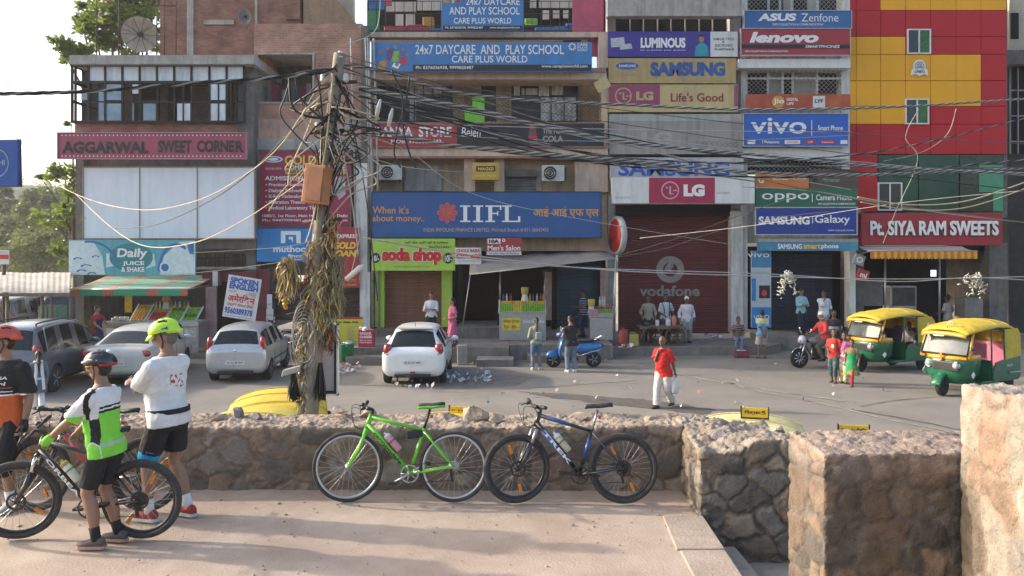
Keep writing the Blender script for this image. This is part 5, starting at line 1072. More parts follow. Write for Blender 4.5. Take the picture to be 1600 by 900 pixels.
def ex_mpv(root):
 for s in (-1, 1): MB().tube(smooth_path([(-1.85, s * .60, 1.70), (-1.7, s * .60, 1.775), (.1, s * .60, 1.785), (.35, s * .58, 1.73)], 5), .02, 6).build('roof_rail', M_DKMETAL, root)
 b = MB()
 for s in (-1, 1): b.tube([(-1.85, s * .86, 1.10), (-1.72, s * .70, 1.66), (.2, s * .70, 1.70), (.9, s * .72, 1.45)], .014, 5)
 b.build('rain_visor', mat('visor_grey', (.35, .37, .4), .2), root)
car('parked_car', 'dark grey people carrier with roof rails parked at the far left', (WX(22, 19.2) - .6, 19.2 + 2.3, 0), R(97), MPV, [(3, 5), (6, 7), (8, 9)], pewter, 2.75, .34, (-2.30, .70, 'DL 1N 4471'), (-2.10, .715, 1.06, .12, .11, .27, 25), 4.58, ex_mpv)
copyc = lambda: None
def far_car(label, px, d, rz, stn, wins, pm, L, wb):
 return car('parked_car', label, (WX(px, d), d, 0), rz, stn, wins, pm, wb, .32, (-L / 2 - .02, .65, 'DL'), (-L / 2 + .12, .72, .98, .1, .1, .2, 20), L)
far_car('white van-like car behind the post at the left edge of the lot', 4, 33, R(80), MPV, [(3, 5), (6, 7), (8, 9)], white_p, 4.5, 2.75)
far_car('brown-grey car parked behind the tin roofed shed', 33, 34, R(95), MPV, [(3, 5), (6, 7), (8, 9)], mat('paint_taupe', (.16, .13, .12), .35, .3, coat=.5, dirt=.3), 4.5, 2.75)
far_car('car under a blue tarpaulin cover beyond the shed', 128, 36, R(60), MPV, [], mat('tarp_blue', (.035, .06, .12), .7, var=.3, dirt=.2), 4.5, 2.75)
# ------------------------------------------------------------------ auto rickshaws
GRN = mat('paint_rick_green', (.008, .13, .06), .35, var=.06, coat=.4, dirt=.32); RYEL = mat('canvas_yellow', (.62, .44, .035), .7, var=.16, scale=3, bump=.7, bscale=7, dirt=.3); RORG = paint('rick_yellow', (.70, .36, .015))
PINK = cloth('pink', (.60, .22, .32)); WSC = mat('windscreen_tint', (.10, .12, .12), .05, var=.5, scale=1.5, coat=.6)
ALLR = {}
def rickshaw(label, loc, rz, seatm, sign=True, board_txt=None, wind=WSC, pale=None, drv=False):
 """three-wheeler, forward +X, about 2.65 m long"""
 yel = pale or RYEL
 root = thing('auto_rickshaw', label, 'auto rickshaw', loc, rz, 'auto rickshaws')
 # front cowl: lofted plan sections, nose narrow at the bottom
 def plan(z, xf, xb, w, k=12):
  ring = []
  for i in range(k + 1):
   a = -math.pi / 2 + math.pi * i / k; ring.append((xb + (xf - xb) * max(0, math.cos(a)) ** .6, w * math.copysign(abs(math.sin(a)) ** .75, math.sin(a)), z))
  return ring + [(xb, w * .6, z), (xb, 0, z), (xb, -w * .6, z)]
 c = MB(); c.loft([plan(.30, .98, .55, .38), plan(.36, 1.08, .52, .46), plan(.55, 1.16, .50, .56), plan(.78, 1.16, .50, .60), plan(.90, 1.12, .50, .61), plan(.93, 1.10, .52, .60)], 0); c.build('front_cowl', GRN, root)
 c = MB(); c.loft([plan(.905, 1.135, .50, .618), plan(.97, 1.12, .52, .622), plan(1.03, 1.06, .54, .61)], 0); c.build('cowl_band', RORG, root)
 c = MB(); c.box(1.085, 1.16, -.22, .42, .62, .86); c.box(1.05, 1.14, -.44, .40, .66, .84); b = c.build('lamp_panel', M_BLACK, root, bevel=.03)
 for s in (-1, 1):
  h = MB(); h.lathe([(.001, .06), (.06, .055), (.075, .03), (.085, 0), (.09, -.06), (.04, -.08)], (1.13, s * .34, .77), 'x', 20); hl = h.build('headlight', LAMPW, root)
  h = MB(); h.torus((1.135, s * .34, .77), .088, .014, 'x', 24, 6); h.build('bezel', M_CHROME, hl)
  MB().box(1.02, 1.10, s * .52 - .05, s * .52 + .05, .935, .985).build('turn_signal', mat('amber', (.6, .2, .01), .25), root)
 # mudguard, fork and front wheel
 f = MB(); f.loft([[(1.12 + .34 * math.cos(a), y, .24 + .32 * math.sin(a) + dz) for y, dz in ((-.13, -.06), (-.10, 0), (.10, 0), (.13, -.06))] for a in [R(10 + 15 * i) for i in range(11)]], 0, False, True, False); o = f.build('mudguard', GRN, root); m = o.modifiers.new('s', 'SOLIDIFY'); m.thickness = .012
 f = MB(); f.tube([(1.02, 0, .62), (1.13, .10, .24)], .03, 7); f.tube([(1.02, 0, .62), (1.13, -.10, .24)], .03, 7); f.build('fork', M_DKMETAL, root)
 wheel_parts(root, (1.13, 0, .235), .235, .11, HUBC, spokes=0)
 for s in (-1, 1): wheel_parts(root, (-.88, s * .52, .235), .235, .12, HUBC, spokes=0)
 # windscreen with frame
 p = [(1.05, 1.03), (.80, 1.58)]
 w = MB(); w.add([(1.055, -.56, 1.035), (1.055, .56, 1.035), (.82, .53, 1.55), (.82, -.53, 1.55), (1.12, 0, 1.035), (.885, 0, 1.555)], [(4, 1, 2, 5), (0, 4, 5, 3)], 0, True); w.build('windscreen', wind, root)
 w = MB(); w.tube([(1.06, -.57, 1.03), (1.12, 0, 1.03), (1.06, .57, 1.03), (.82, .545, 1.56), (.885, 0, 1.565), (.82, -.545, 1.56), (1.06, -.57, 1.03)], .022, 6); w.build('windscreen_frame', M_BLACK, root)
 for s in (-1, 1): MB().tube([(1.02, s * .60, .95), (.92, s * .59, 1.25), (.80, s * .58, 1.58)], .035, 6).build('front_pillar', RORG, root)
 MB().tube([(.98, .2, 1.05), (.90, -.15, 1.33)], .008, 4).build('wiper', M_BLACK, root)
 # canvas roof: arched strips from visor to the back
 rr = []
 for x, z, wd, dr in [(1.06, 1.545, .56, .05), (.98, 1.60, .60, .07), (.75, 1.655, .64, .08), (.35, 1.70, .66, .08), (-.2, 1.73, .67, .08), (-.75, 1.71, .67, .09), (-1.08, 1.64, .66, .11), (-1.26, 1.48, .65, .10)]:
  rr.append([(x, wd * math.sin(a), z + .07 * math.cos(a) - .07 - dr * abs(math.sin(a)) ** 3 + .09) for a in [R(-90 + 18 * i) for i in range(11)]])
 rf = MB(); rf.loft(rr, 0, False, True, False); o = rf.build('canvas_roof', yel, root); m = o.modifiers.new('s', 'SOLIDIFY'); m.thickness = .03; m.offset = -1
 ridge = MB()
 for x, z, wd in ((.75, 1.665, .64), (-.2, 1.74, .67), (-.75, 1.72, .67)): ridge.tube([(x, (wd - .008) * math.sin(a), z + .07 * math.cos(a) - .07 - .08 * abs(math.sin(a)) ** 3 + .092) for a in [R(-90 + 18 * i) for i in range(11)]], .007, 5)
 ridge.build('roof_rib', yel, root)
 vz = MB(); vz.loft([[(1.06, .56 * t, 1.585 - .05 * abs(t) ** 3), (1.10, .56 * t, 1.50 - .05 * abs(t) ** 3)] for t in [-1 + .2 * i for i in range(11)]], 0, False, True, False); o = vz.build('visor', RORG if pale is None else yel, root); m = o.modifiers.new('s', 'SOLIDIFY'); m.thickness = .02
 # rear body: green tub, canvas sides and back
 t = MB()
 for s in (-1, 1): t.prism([(-1.28, .36), (-1.10, .30), (-.60, .30), (-.45, .32), (.02, .32), (.02, .56), (-.12, .80), (-.42, .84), (-1.28, .90)], s * .66, s * .62, 'y')
 for s in (-1, 1): t.prism([(.02, .30), (.50, .30), (.50, .36), (.02, .36)], s * .64, s * .60, 'y')
 t.box(-1.29, -1.25, -.655, .655, .36, .90); t.box(-1.27, .52, -.62, .62, .29, .33); t.build('tub', GRN, root, bevel=.012)
 t = MB(); t.box(-.02, .03, -.60, .60, .33, .85); t.build('partition', GRN, root)
 for s in (-1, 1): MB().prism([(-1.29, .90), (-.52, .845), (-.50, 1.60), (-1.12, 1.60), (-1.26, 1.45)], s * .665, s * .64, 'y').build('canvas_side', yel, root)
 MB().prism([(-1.30, .90), (-1.26, .90), (-1.22, 1.50), (-1.26, 1.50)], -.65, .65, 'y').build('canvas_back', yel, root)
 for s in (-1, 1):
  MB().tube([(.03, s * .62, .60), (.06, s * .62, 1.62)], .022, 6).build('side_post', GRN, root)
  MB().tube([(-.50, s * .655, .85), (-.48, s * .645, 1.60)], .022, 6).build('side_post', GRN, root)
  MB().tube([(-1.24, s * .70, .50), (-.66, s * .70, .52)], .02, 6).build('bumper_rail', M_STEEL, root)
 st = MB(); st.box(-1.15, -.62, -.58, .58, .42, .62); st.build('passenger_seat', seatm, root, bevel=.05)
 st = MB(); st.obox((-1.12, 0, .92), (.05, 0, -.012), (0, .58, 0), (.03, 0, .30)); st.build('seat_back', seatm, root, bevel=.04)
 st = MB(); st.box(.10, .42, -.30, .30, .40, .58); st.build('driver_seat', seatm, root, bevel=.04)
 st = MB(); st.box(.02, .05, -.5, .5, .90, 1.25); st.build('driver_backrest', seatm, root, bevel=.03)
 hb = MB(); hb.tube([(.62, -.30, .98), (.72, 0, 1.02), (.62, .30, .98)], .018, 6); hb.tube([(.72, 0, 1.02), (.95, 0, .6)], .03, 6); hb.build('handlebar', M_BLACK, root)
 mt = MB(); mt.box(.70, .80, .42, .50, 1.02, 1.12); mt.build('fare_meter', M_WHITE, root)
 for s in (-1, 1): m = MB(); m.tube([(.98, s * .60, 1.1), (1.08, s * .70, 1.2)], .009, 5); m.ball((1.09, s * .72, 1.23), .02, .05, .07, 10); m.build('mirror', M_BLACK, root)
 if sign:
  pl = MB(); pl.box(1.07, 1.085, -.13 - .12, .13 - .12, 1.46, 1.54); pl = pl.build('permit_plate', T_WHITE, root); 
  v, f, a, bb, cc, e = text_mesh('DL 1R M 1817', .01); t = MB(); t.add([(1.09, -.13 - .10 + (x - a) / (bb - a) * .22, 1.48 + (y - cc) / (e - cc) * .035) for x, y in v], f); t.build('plate_lettering', T_RED, pl)
  MB().obox((.93, -.15, .60), (.003, 0, 0), (0, .07, 0), (0, 0, .02)).build('side_plate', T_WHITE, root)
  k = MB(); a = .045; k.obox((.85, .607, .55), (a, .006, a), (0, .004, 0), (a, 0, -a)); k.obox((.85, -.607, .55), (a, -.006, a), (0, .004, 0), (a, 0, -a)); k.build('gas_mark', T_WHITE, root)
 if board_txt:
  bx, by, bz, txt, hw = board_txt
  k = MB(); k.box(bx, bx + .03, by - hw, by + hw, bz, bz + .12); kk = k.build('roof_board', signm('board_yellow', (.66, .44, .03)), root)
  k = MB()
  for q in ((by - hw - .015, by - hw), (by + hw, by + hw + .015)): k.box(bx - .004, bx + .034, q[0], q[1], bz - .02, bz + .135)
  k.box(bx - .004, bx + .034, by - hw, by + hw, bz - .02, bz); k.build('board_frame', T_BLACK, kk)
  v, f, a, bb, cc, e = text_mesh(txt, .02); t = MB()
  for face, sg in ((bx - .004, 1), (bx + .034, -1)): t.add([(face, by - sg * (hw * .85 - (x - a) / (bb - a) * hw * 1.7) * 1, bz + .03 + (y - cc) / (e - cc) * .06) for x, y in v], f)
  t.xf(Matrix.Identity(4)); t.build('board_lettering', T_BLACK, kk)
 return root
LAMPW2 = None
def text_on_side(root, txt, x0, x1, z0, z1, y, m):
 v, f, a, bb, cc, e = text_mesh(txt, .01)
 t = MB(); t.add([(x1 - (x - a) / (bb - a) * (x1 - x0) if y > 0 else x0 + (x - a) / (bb - a) * (x1 - x0), y, z0 + (yy - cc) / (e - cc) * (z1 - z0)) for x, yy in v], f); t.build('side_lettering', m, root)
pale_ws = mat('windscreen_pale', (.10, .115, .115), .08, var=.45, scale=2, coat=.6)
RA = rickshaw('green and yellow auto rickshaw with pink seats nearest the stone pier', (11.55, 20.3, 0), R(212), PINK, wind=pale_ws)
text_on_side(RA, 'DELHI', -.85, -.60, .66, .72, .668, T_WHITE)
b = MB(); b.tube(smooth_path([(1.0, .05, 1.62), (1.0, .05, 1.72), (.98, .12, 1.82), (.98, .2, 1.80), (.98, .22, 1.76)], 5), .016, 6); b.build('roof_hook', M_STEEL, RA)
b = MB(); b.obox((1.18, 0, .98), (.01, 0, 0), (0, .03, 0), (0, 0, .09)); b.obox((1.17, -.03, .92), (.01, 0, 0), (0, .05, 0), (0, 0, .03)); b.build('tassel', mat('tassel_red', (.5, .08, .02), .8, rgb2=(.6, .3, .03)), RA)
RB = rickshaw('green and yellow auto rickshaw with dark seats standing behind the three children', (WX(1386, 24.2), 24.2, 0), R(206), cloth('dark_seat', (.05, .03, .07)))
text_on_side(RB, 'TAXI', -.80, -.58, .66, .72, .668, T_WHITE)
b = MB(); b.obox((-.95, .672, 1.36), (.05, 0, 0), (0, .003, 0), (0, 0, .06)); b.build('canvas_tear', T_WHITE, RB)
rickshaw('yellow rickshaw roof rising behind the wall at the foot of the pole', (WX(405, 10.75), 11.7, -.34), R(104), PINK, sign=False)
rickshaw('nearer yellow rickshaw roof with a maroon edge just behind the wall', (WX(370, 9.75), 10.4, -.36), R(93), PINK, sign=False, pale=mat('canvas_yellow_bright', (.52, .43, .07), .7, var=.12, dirt=.2))
TX = 'टैक्सी नं. 15'
rickshaw('yellow rickshaw roof with an orange board seen under the green saddle', (WX(690, 9.75), 10.0, -.44), R(262), PINK, sign=False, board_txt=(-.9, .05, 1.74, TX, .16), pale=mat('canvas_amber', (.68, .46, .02), .55, dirt=.08))
rickshaw('pale yellow rickshaw roof with a plain yellow board behind the broken crest', (WX(1190, 9.5), 9.9, -.43), R(255), PINK, sign=False, board_txt=(-.35, .05, 1.84, 'टैक्सी', .16), pale=mat('canvas_pale', (.62, .56, .26), .6, dirt=.1))
rickshaw('yellow rickshaw roof with a black lettered board behind the squat stone block', (WX(1405, 9.0), 9.6, -.66), R(262), PINK, sign=False, board_txt=(-.55, -.1, 1.86, 'दिल्ली 1R 2045', .18), pale=mat('canvas_straw', (.58, .48, .12), .6, dirt=.1))
# ------------------------------------------------------------------ bicycles
SPOKE = mat('spoke_steel', (.5, .5, .5), .3, .8); TYRE = mat('dusty_tyre', (.055, .052, .05), .9, var=.4, scale=10)
def bike_wheel(root, c, r, rimm, tw, refl=None, disc=False, parent=None, spm=SPOKE, name='wheel', cassette=False, rim_t=.014):
 w = bpy.data.objects.new(name, None); COL.objects.link(w); w.parent = root; w.location = c
 b = MB(); b.torus((0, 0, 0), r - tw * .5, tw * .52, 'y', 56, 10); b.build('tyre', TYRE, w)
 b = MB(); b.torus((0, 0, 0), r - tw - rim_t * .6, rim_t, 'y', 56, 6, flat=.8); b.build('rim', rimm, w)
 b = MB(); rr = r - tw - rim_t
 for k in range(28):
  a = 2 * math.pi * k / 28; s = 1 if k % 2 else -1; off = .9 * (1 if (k // 2) % 2 else -1)
  b.tube([(.025 * math.cos(a + off), s * .03, .025 * math.sin(a + off)), (rr * math.cos(a), 0, rr * math.sin(a))], .0016, 4, caps=False)
 b.build('spokes', spm, w)
 b = MB(); b.lathe([(.012, -.05), (.028, -.035), (.016, -.025), (.016, .025), (.028, .035), (.012, .05)], (0, 0, 0), 'y', 14)
 if disc: b.lathe([(.06, .036), (.08, .036), (.08, .039), (.06, .039), (.06, .036)], (0, 0, 0), 'y', 28, 0, False, False); [b.tube([(.02 * math.cos(q), .037, .02 * math.sin(q)), (.065 * math.cos(q + .5), .037, .065 * math.sin(q + .5))], .004, 4) for q in [R(60 * i) for i in range(6)]]
 if cassette: b.lathe([(.02, .05), (.032, .045), (.048, .03), (.058, .022), (.02, .02)], (0, 0, 0), 'y', 20, 0, False)
 b.build('hub', M_DKMETAL if disc else M_STEEL, w)
 for a in (refl or []):
  q = rr * .72; t = R(a); b = MB(); b.obox((q * math.cos(t), -.0, q * math.sin(t)), (.045 * math.cos(t), 0, .045 * math.sin(t)), (0, .012, 0), (-.013 * math.sin(t), 0, .013 * math.cos(t))); b.build('reflector', mat('reflector_orange', (.62, .20, .01), .25, var=.1), w)
 return w
def bicycle(label, loc, rz, lean, steer, fm, am, rimm, rim_f=None, r=.345, tw=.045, susp=False, refl_f=None, refl_r=None, bottle=None, saddle=None, saddle2=None, bag=None, txt=None, flat=True, sh=0, scale=1, txtm=None, lamp=None, crank_a=30, forkm=None, gripm=None):
 root = thing('bicycle', label, 'bicycle', loc, rz); root.rotation_mode = 'XYZ'; root.rotation_euler = (R(lean), 0, rz); root.scale = (scale,) * 3
 HR, BB = Vector((-.44, 0, r)), Vector((0, 0, .285)); HF = Vector((.625, 0, r)); ax = Vector((-.326, 0, .946)).normalized()
 crown = HF + Vector((-.045, 0, 0)) + ax * (.42 if susp else .39); ht = crown + ax * .02; hb = crown + ax * .15; ST = BB + Vector((-.292, 0, .956)).normalized() * .46
 f = MB(); tr = .018 if susp else .0165
 f.tube([ht - ax * .01, hb + ax * .01], .025, 10); f.tube([hb - ax * .02, ST - Vector((0, 0, .02))], [.021, .015], 10); f.tube([ht + ax * .03, BB], [.028, .024], 10); f.tube([BB, ST], [.02, .017], 10); f.lathe([(.026, -.036), (.026, .036)], BB, 'y', 14)
 for s in (-1, 1):
  f.tube([BB + Vector((-.03, s * .03, 0)), HR + Vector((.03, s * .065, 0)), HR + Vector((-.01, s * .065, 0))], [.014, .010, .010], 8); f.tube([ST + Vector((0, s * .02, -.03)), HR + Vector((.09, s * .06, .10)), HR + Vector((0, s * .065, .01))], [.011, .010, .010], 8)
 FR = f.build('frame', fm, root)
 if am:
  a = MB(); d = (ht + ax * .03 - BB)
  a.tube([BB + d * .22 + Vector((0, 0, .002)), BB + d * .86], [.0265, .0285], 10); a.tube([hb - ax * .02 + (ST - hb) * .15, hb - ax * .02 + (ST - hb) * .6], [.021, .018], 10); a.tube([BB.lerp(HR, .25) + Vector((0, -.045, 0)), BB.lerp(HR, .85) + Vector((0, -.062, 0))], .0145, 8)
  a.tube([BB.lerp(ST, .35), BB.lerp(ST, .8)], .0192, 10); a.build('frame_panel', am, FR)
 if txt:   # lettering along the down tube, on both sides
  v, ff, x0, x1, y0, y1 = text_mesh(txt, .03); A, C = BB + (ht + ax * .03 - BB) * .84, BB + (ht + ax * .03 - BB) * .2; u = (C - A); L_ = u.length; u.normalize(); n = Vector((-u.z, 0, u.x)) 
  if n.z < 0: n = -n
  t = MB()
  for s in (1, -1):
   aa, uu = (A, u) if s == 1 else (C, -u)
   t.add([aa + uu * ((x - x0) / (x1 - x0) * L_) + n * (((y - y0) / (y1 - y0) - .5) * .034) + Vector((0, s * (.0275 + .0015), 0)) for x, y in v], ff)
  t.build('frame_lettering', txtm or T_BLACK, FR)
 bike_wheel(root, HR, r, rimm, tw, refl_r, susp, cassette=True)
 # steering group: Empty on the steering axis
 st = bpy.data.objects.new('steering', None); COL.objects.link(st); st.parent = root; st.location = crown; q = Matrix.Rotation(R(steer), 3, ax); st.rotation_euler = q.to_euler()
 k = MB(); o0 = HF - crown
 fk = forkm or fm
 if susp:
  for s in (-1, 1): k.tube([Vector((0, s * .065, 0)), Vector((0, s * .065, 0)) - ax * .17], .0165, 8); 
  st_up = k.build('fork_stanchion', M_CHROME if lamp != 'b' else M_STEEL, st)
  k = MB(); k.tube([(0, -.075, 0), (0, .075, 0)], .02, 8)
  for s in (-1, 1): k.tube([Vector((0, s * .065, 0)) - ax * .15, Vector((.01, s * .065, 0)) - ax * .30, o0 + Vector((0, s * .062, 0))], [.022, .021, .016], 8)
  k.tube([Vector((.02, -.065, 0)) - ax * .13, Vector((.06, 0, 0)) - ax * .10, Vector((.02, .065, 0)) - ax * .13], .012, 6)
 else:
  k.tube([(0, -.06, -.01), (0, .06, -.01)], .02, 8)
  for s in (-1, 1): k.tube([(0, s * .055, 0), Vector((.0, s * .06, 0)) - ax * .2, o0 + Vector((0, s * .055, 0))], [.018, .016, .010], 8)
 k.build('fork', fk, st)
 wf = bike_wheel(st, o0, r, rim_f or rimm, tw, refl_f, susp)
 top = hb - crown + ax * (.05 + sh); stem = top + Vector((.08, 0, .03)); k = MB()
 k.tube([hb - crown, top + ax * .01], .017, 8); k.tube([top, stem], .018, 8); k.tube([stem + Vector((-.03, -.31, .02)), stem + Vector((0, -.06, .0)), stem + Vector((0, .06, 0)), stem + Vector((-.03, .31, .02))], .0135, 8); k.build('handlebar', M_BLACK, st)
 for s in (-1, 1):
  g = MB(); g.tube([stem + Vector((-.03, s * .31, .02)), stem + Vector((-.018, s * .20, .014))], .0185, 10); g.build('grip', gripm or M_BLACK, st)
  g = MB(); g.tube([stem + Vector((.0, s * .17, .01)), stem + Vector((.05, s * .19, -.005)), stem + Vector((.045, s * .29, -.03))], .007, 6); g.ball(stem + Vector((.02, s * .15, .01)), .025, .035, .02, 8); g.build('brake_lever', M_BLACK, st)
  g = MB(); g.tube(smooth_path([stem + Vector((.03, s * .16, 0)), stem + Vector((.13, s * .10, .0)), stem + Vector((.10, s * .03, -.18)), Vector((.03, s * .02, .0))], 6), .0032, 5); g.build('brake_cable', M_BLACK, st)
 # seat post, saddle
 k = MB(); sp = ST + Vector((-.292, 0, .956)).normalized() * (.20 + sh); k.tube([ST, sp], .0135, 8); k.build('seat_post', M_BLACK if not susp else M_STEEL, root)
 k = MB(); rings = []
 for x, wd, zz in ((-.15, .03, .012), (-.135, .068, .018), (-.08, .075, .012), (-.02, .05, .004), (.05, .026, .004), (.115, .018, .0), (.13, .006, -.008)): rings.append([(sp.x + x, wd * math.cos(a), sp.z + .035 + zz + .022 * math.sin(a)) for a in [2 * math.pi * i / 12 for i in range(12)]])
 k.loft(rings, 0, True, True); s_ = k.build('saddle', saddle or M_BLACK, root)
 if saddle2: k = MB(); k.loft([[(p[0], p[1] * 1.03, p[2] - .014) for p in r_] for r_ in rings], 0, True, True); k.build('saddle_edge', saddle2, s_)
 k = MB(); k.obox(ST + Vector((-.075, 0, .12)), (.012, 0, 0), (0, .025, 0), (0, 0, .016)); k.build('rear_reflector', TAIL, root)
 # cranks, pedals, chain
 k = MB(); k.lathe([(.078, .045), (.092, .045), (.092, .049), (.078, .049), (.078, .045)], BB, 'y', 28, 0, False, False); [k.tube([BB + Vector((0, .047, 0)), BB + Vector((.085 * math.cos(q), .047, .085 * math.sin(q)))], .007, 5) for q in [R(72 * i) for i in range(5)]]; k.lathe([(.012, -.08), (.012, .08)], BB, 'y', 10)
 ca = R(crank_a)
 for s in (-1, 1):
  e = BB + Vector((s * .17 * math.cos(ca), s * -.075 * -1 if False else (-.075 if s > 0 else .075), -s * .17 * math.sin(ca))); k.tube([BB + Vector((0, -.07 if s > 0 else .07, 0)), e], [.014, .011], 7)
 CR = k.build('crankset', M_STEEL if not susp else M_DKMETAL, root)
 for s in (-1, 1):
  yy = -.12 if s > 0 else .12; e = BB + Vector((s * .17 * math.cos(ca), yy, -s * .17 * math.sin(ca))); k = MB(); k.box(e.x - .045, e.x + .045, e.y - .045, e.y + .045, e.z - .012, e.z + .012); k.build('pedal', M_BLACK, root, bevel=.006)
 k = MB(); k.tube([BB + Vector((0, .05, .09)), HR + Vector((0, .05, .045))], .004, 5); k.tube([BB + Vector((0, .05, -.09)), HR + Vector((.02, .05, -.13)), HR + Vector((0, .05, -.045))], .004, 5); k.build('chain', M_DKMETAL, root)
 k = MB(); k.obox(HR + Vector((.02, .055, -.08)), (.012, 0, 0), (0, .01, 0), (.01, 0, .06)); k.build('derailleur', M_BLACK, root)
 k = MB(); k.tube([hb + Vector((-.03, 0, -.035)), ST + Vector((.06, 0, .0))], .004, 5); k.build('frame_cable', M_BLACK, root)
 if bottle:
  d = (ht + ax * .03 - BB).normalized(); n = Vector((-d.z, 0, d.x)); c = BB + d * .24 + n * .07; k = MB()
  M_ = Matrix.Translation(c) @ d.to_track_quat('Z', 'Y').to_matrix().to_4x4()
  k.lathe([(.03, 0), (.036, .01), (.036, .10), (.033, .115), (.036, .13), (.036, .17)], (0, 0, 0), 'z', 16); k.xf(M_); bo = k.build('bottle', bottle[0], root)
  k = MB(); k.lathe([(.037, .17), (.037, .195), (.026, .21), (.012, .212), (.012, .235), (.001, .236)], (0, 0, 0), 'z', 16); k.xf(M_); k.build('bottle_cap', bottle[1], bo)
  k = MB(); k.tube([Vector((.0, -.038, .0)), Vector((.0, -.042, .14))], .004, 5); k.torus((0, 0, .12), .038, .004, 'z', 18, 5); k.xf(M_); k.build('bottle_cage', M_BLACK, root)
 if bag: k = MB(); m_ = (hb + ST) / 2; k.obox(Vector((-.04, 0, ST.z - .055)), (.085, 0, -.012), (0, .025, 0), (.006, 0, .04)); k.build('frame_bag', bag, root, bevel=.02)
 return root
def bike_at(px, py, dfoot, **kw): return (WX(px, dfoot), dfoot, TZ + .012)
GRB = paint('apple_green', (.13, .52, .015)); SILR = mat('silver_rim', (.55, .55, .54), .3, .75); BLKP = paint('gloss_black', (.015, .015, .017)); BLUP = paint('bike_blue', (.015, .075, .27)); CORAL = paint('coral', (.48, .05, .05))
kw = dict(lean=7)
bicycle('apple green bicycle with silver rims leaning against the rubble wall', (WX(640, 8.0), 8.0, TZ + .01), R(180), 8, 12, GRB, None, SILR, r=.35, tw=.034, bottle=(mat('bottle_pink', (.62, .28, .36), .4), mat('bottle_clear', (.7, .6, .62), .35)), saddle=M_BLACK, saddle2=GRB, bag=M_BLACK, txt='cannondale', crank_a=-152, rim_f=SILR)
bicycle('black and blue mountain bicycle leaning against the wall right of the green one', (WX(905, 8.02), 7.96, TZ + .01), R(180), 8, 16, BLKP, BLUP, mat('black_rim', (.03, .03, .032), .4), r=.345, tw=.052, susp=True, refl_f=[70, 260, 200][:2], refl_r=[60, 245], bottle=(mat('bottle_cream', (.5, .5, .30), .4), M_WHITE), txt='TREK', txtm=T_WHITE, crank_a=170, lamp='b')
bicycle('black hardtail bicycle held by the man in the green jersey', (WX(140, 6.95), 6.98, TZ + .01), R(181), -2, 14, BLKP, None, mat('black_rim'), r=.35, tw=.055, susp=True, refl_f=[35, 215, 215][:2], refl_r=[120, 300], bottle=(mat('bottle_white', (.66, .66, .62), .4), mat('bottle_gold', (.45, .33, .08), .4)), txt='ORBEA', txtm=T_WHITE, crank_a=20)
bicycle('black and coral mountain bicycle standing behind the men at the left', (WX(160, 7.78), 7.72, TZ + .01), R(179), 5, -8, BLKP, CORAL, mat('black_rim'), r=.355, tw=.055, susp=True, refl_f=[60, 240], refl_r=[150, 320], crank_a=60, forkm=M_BLACK)
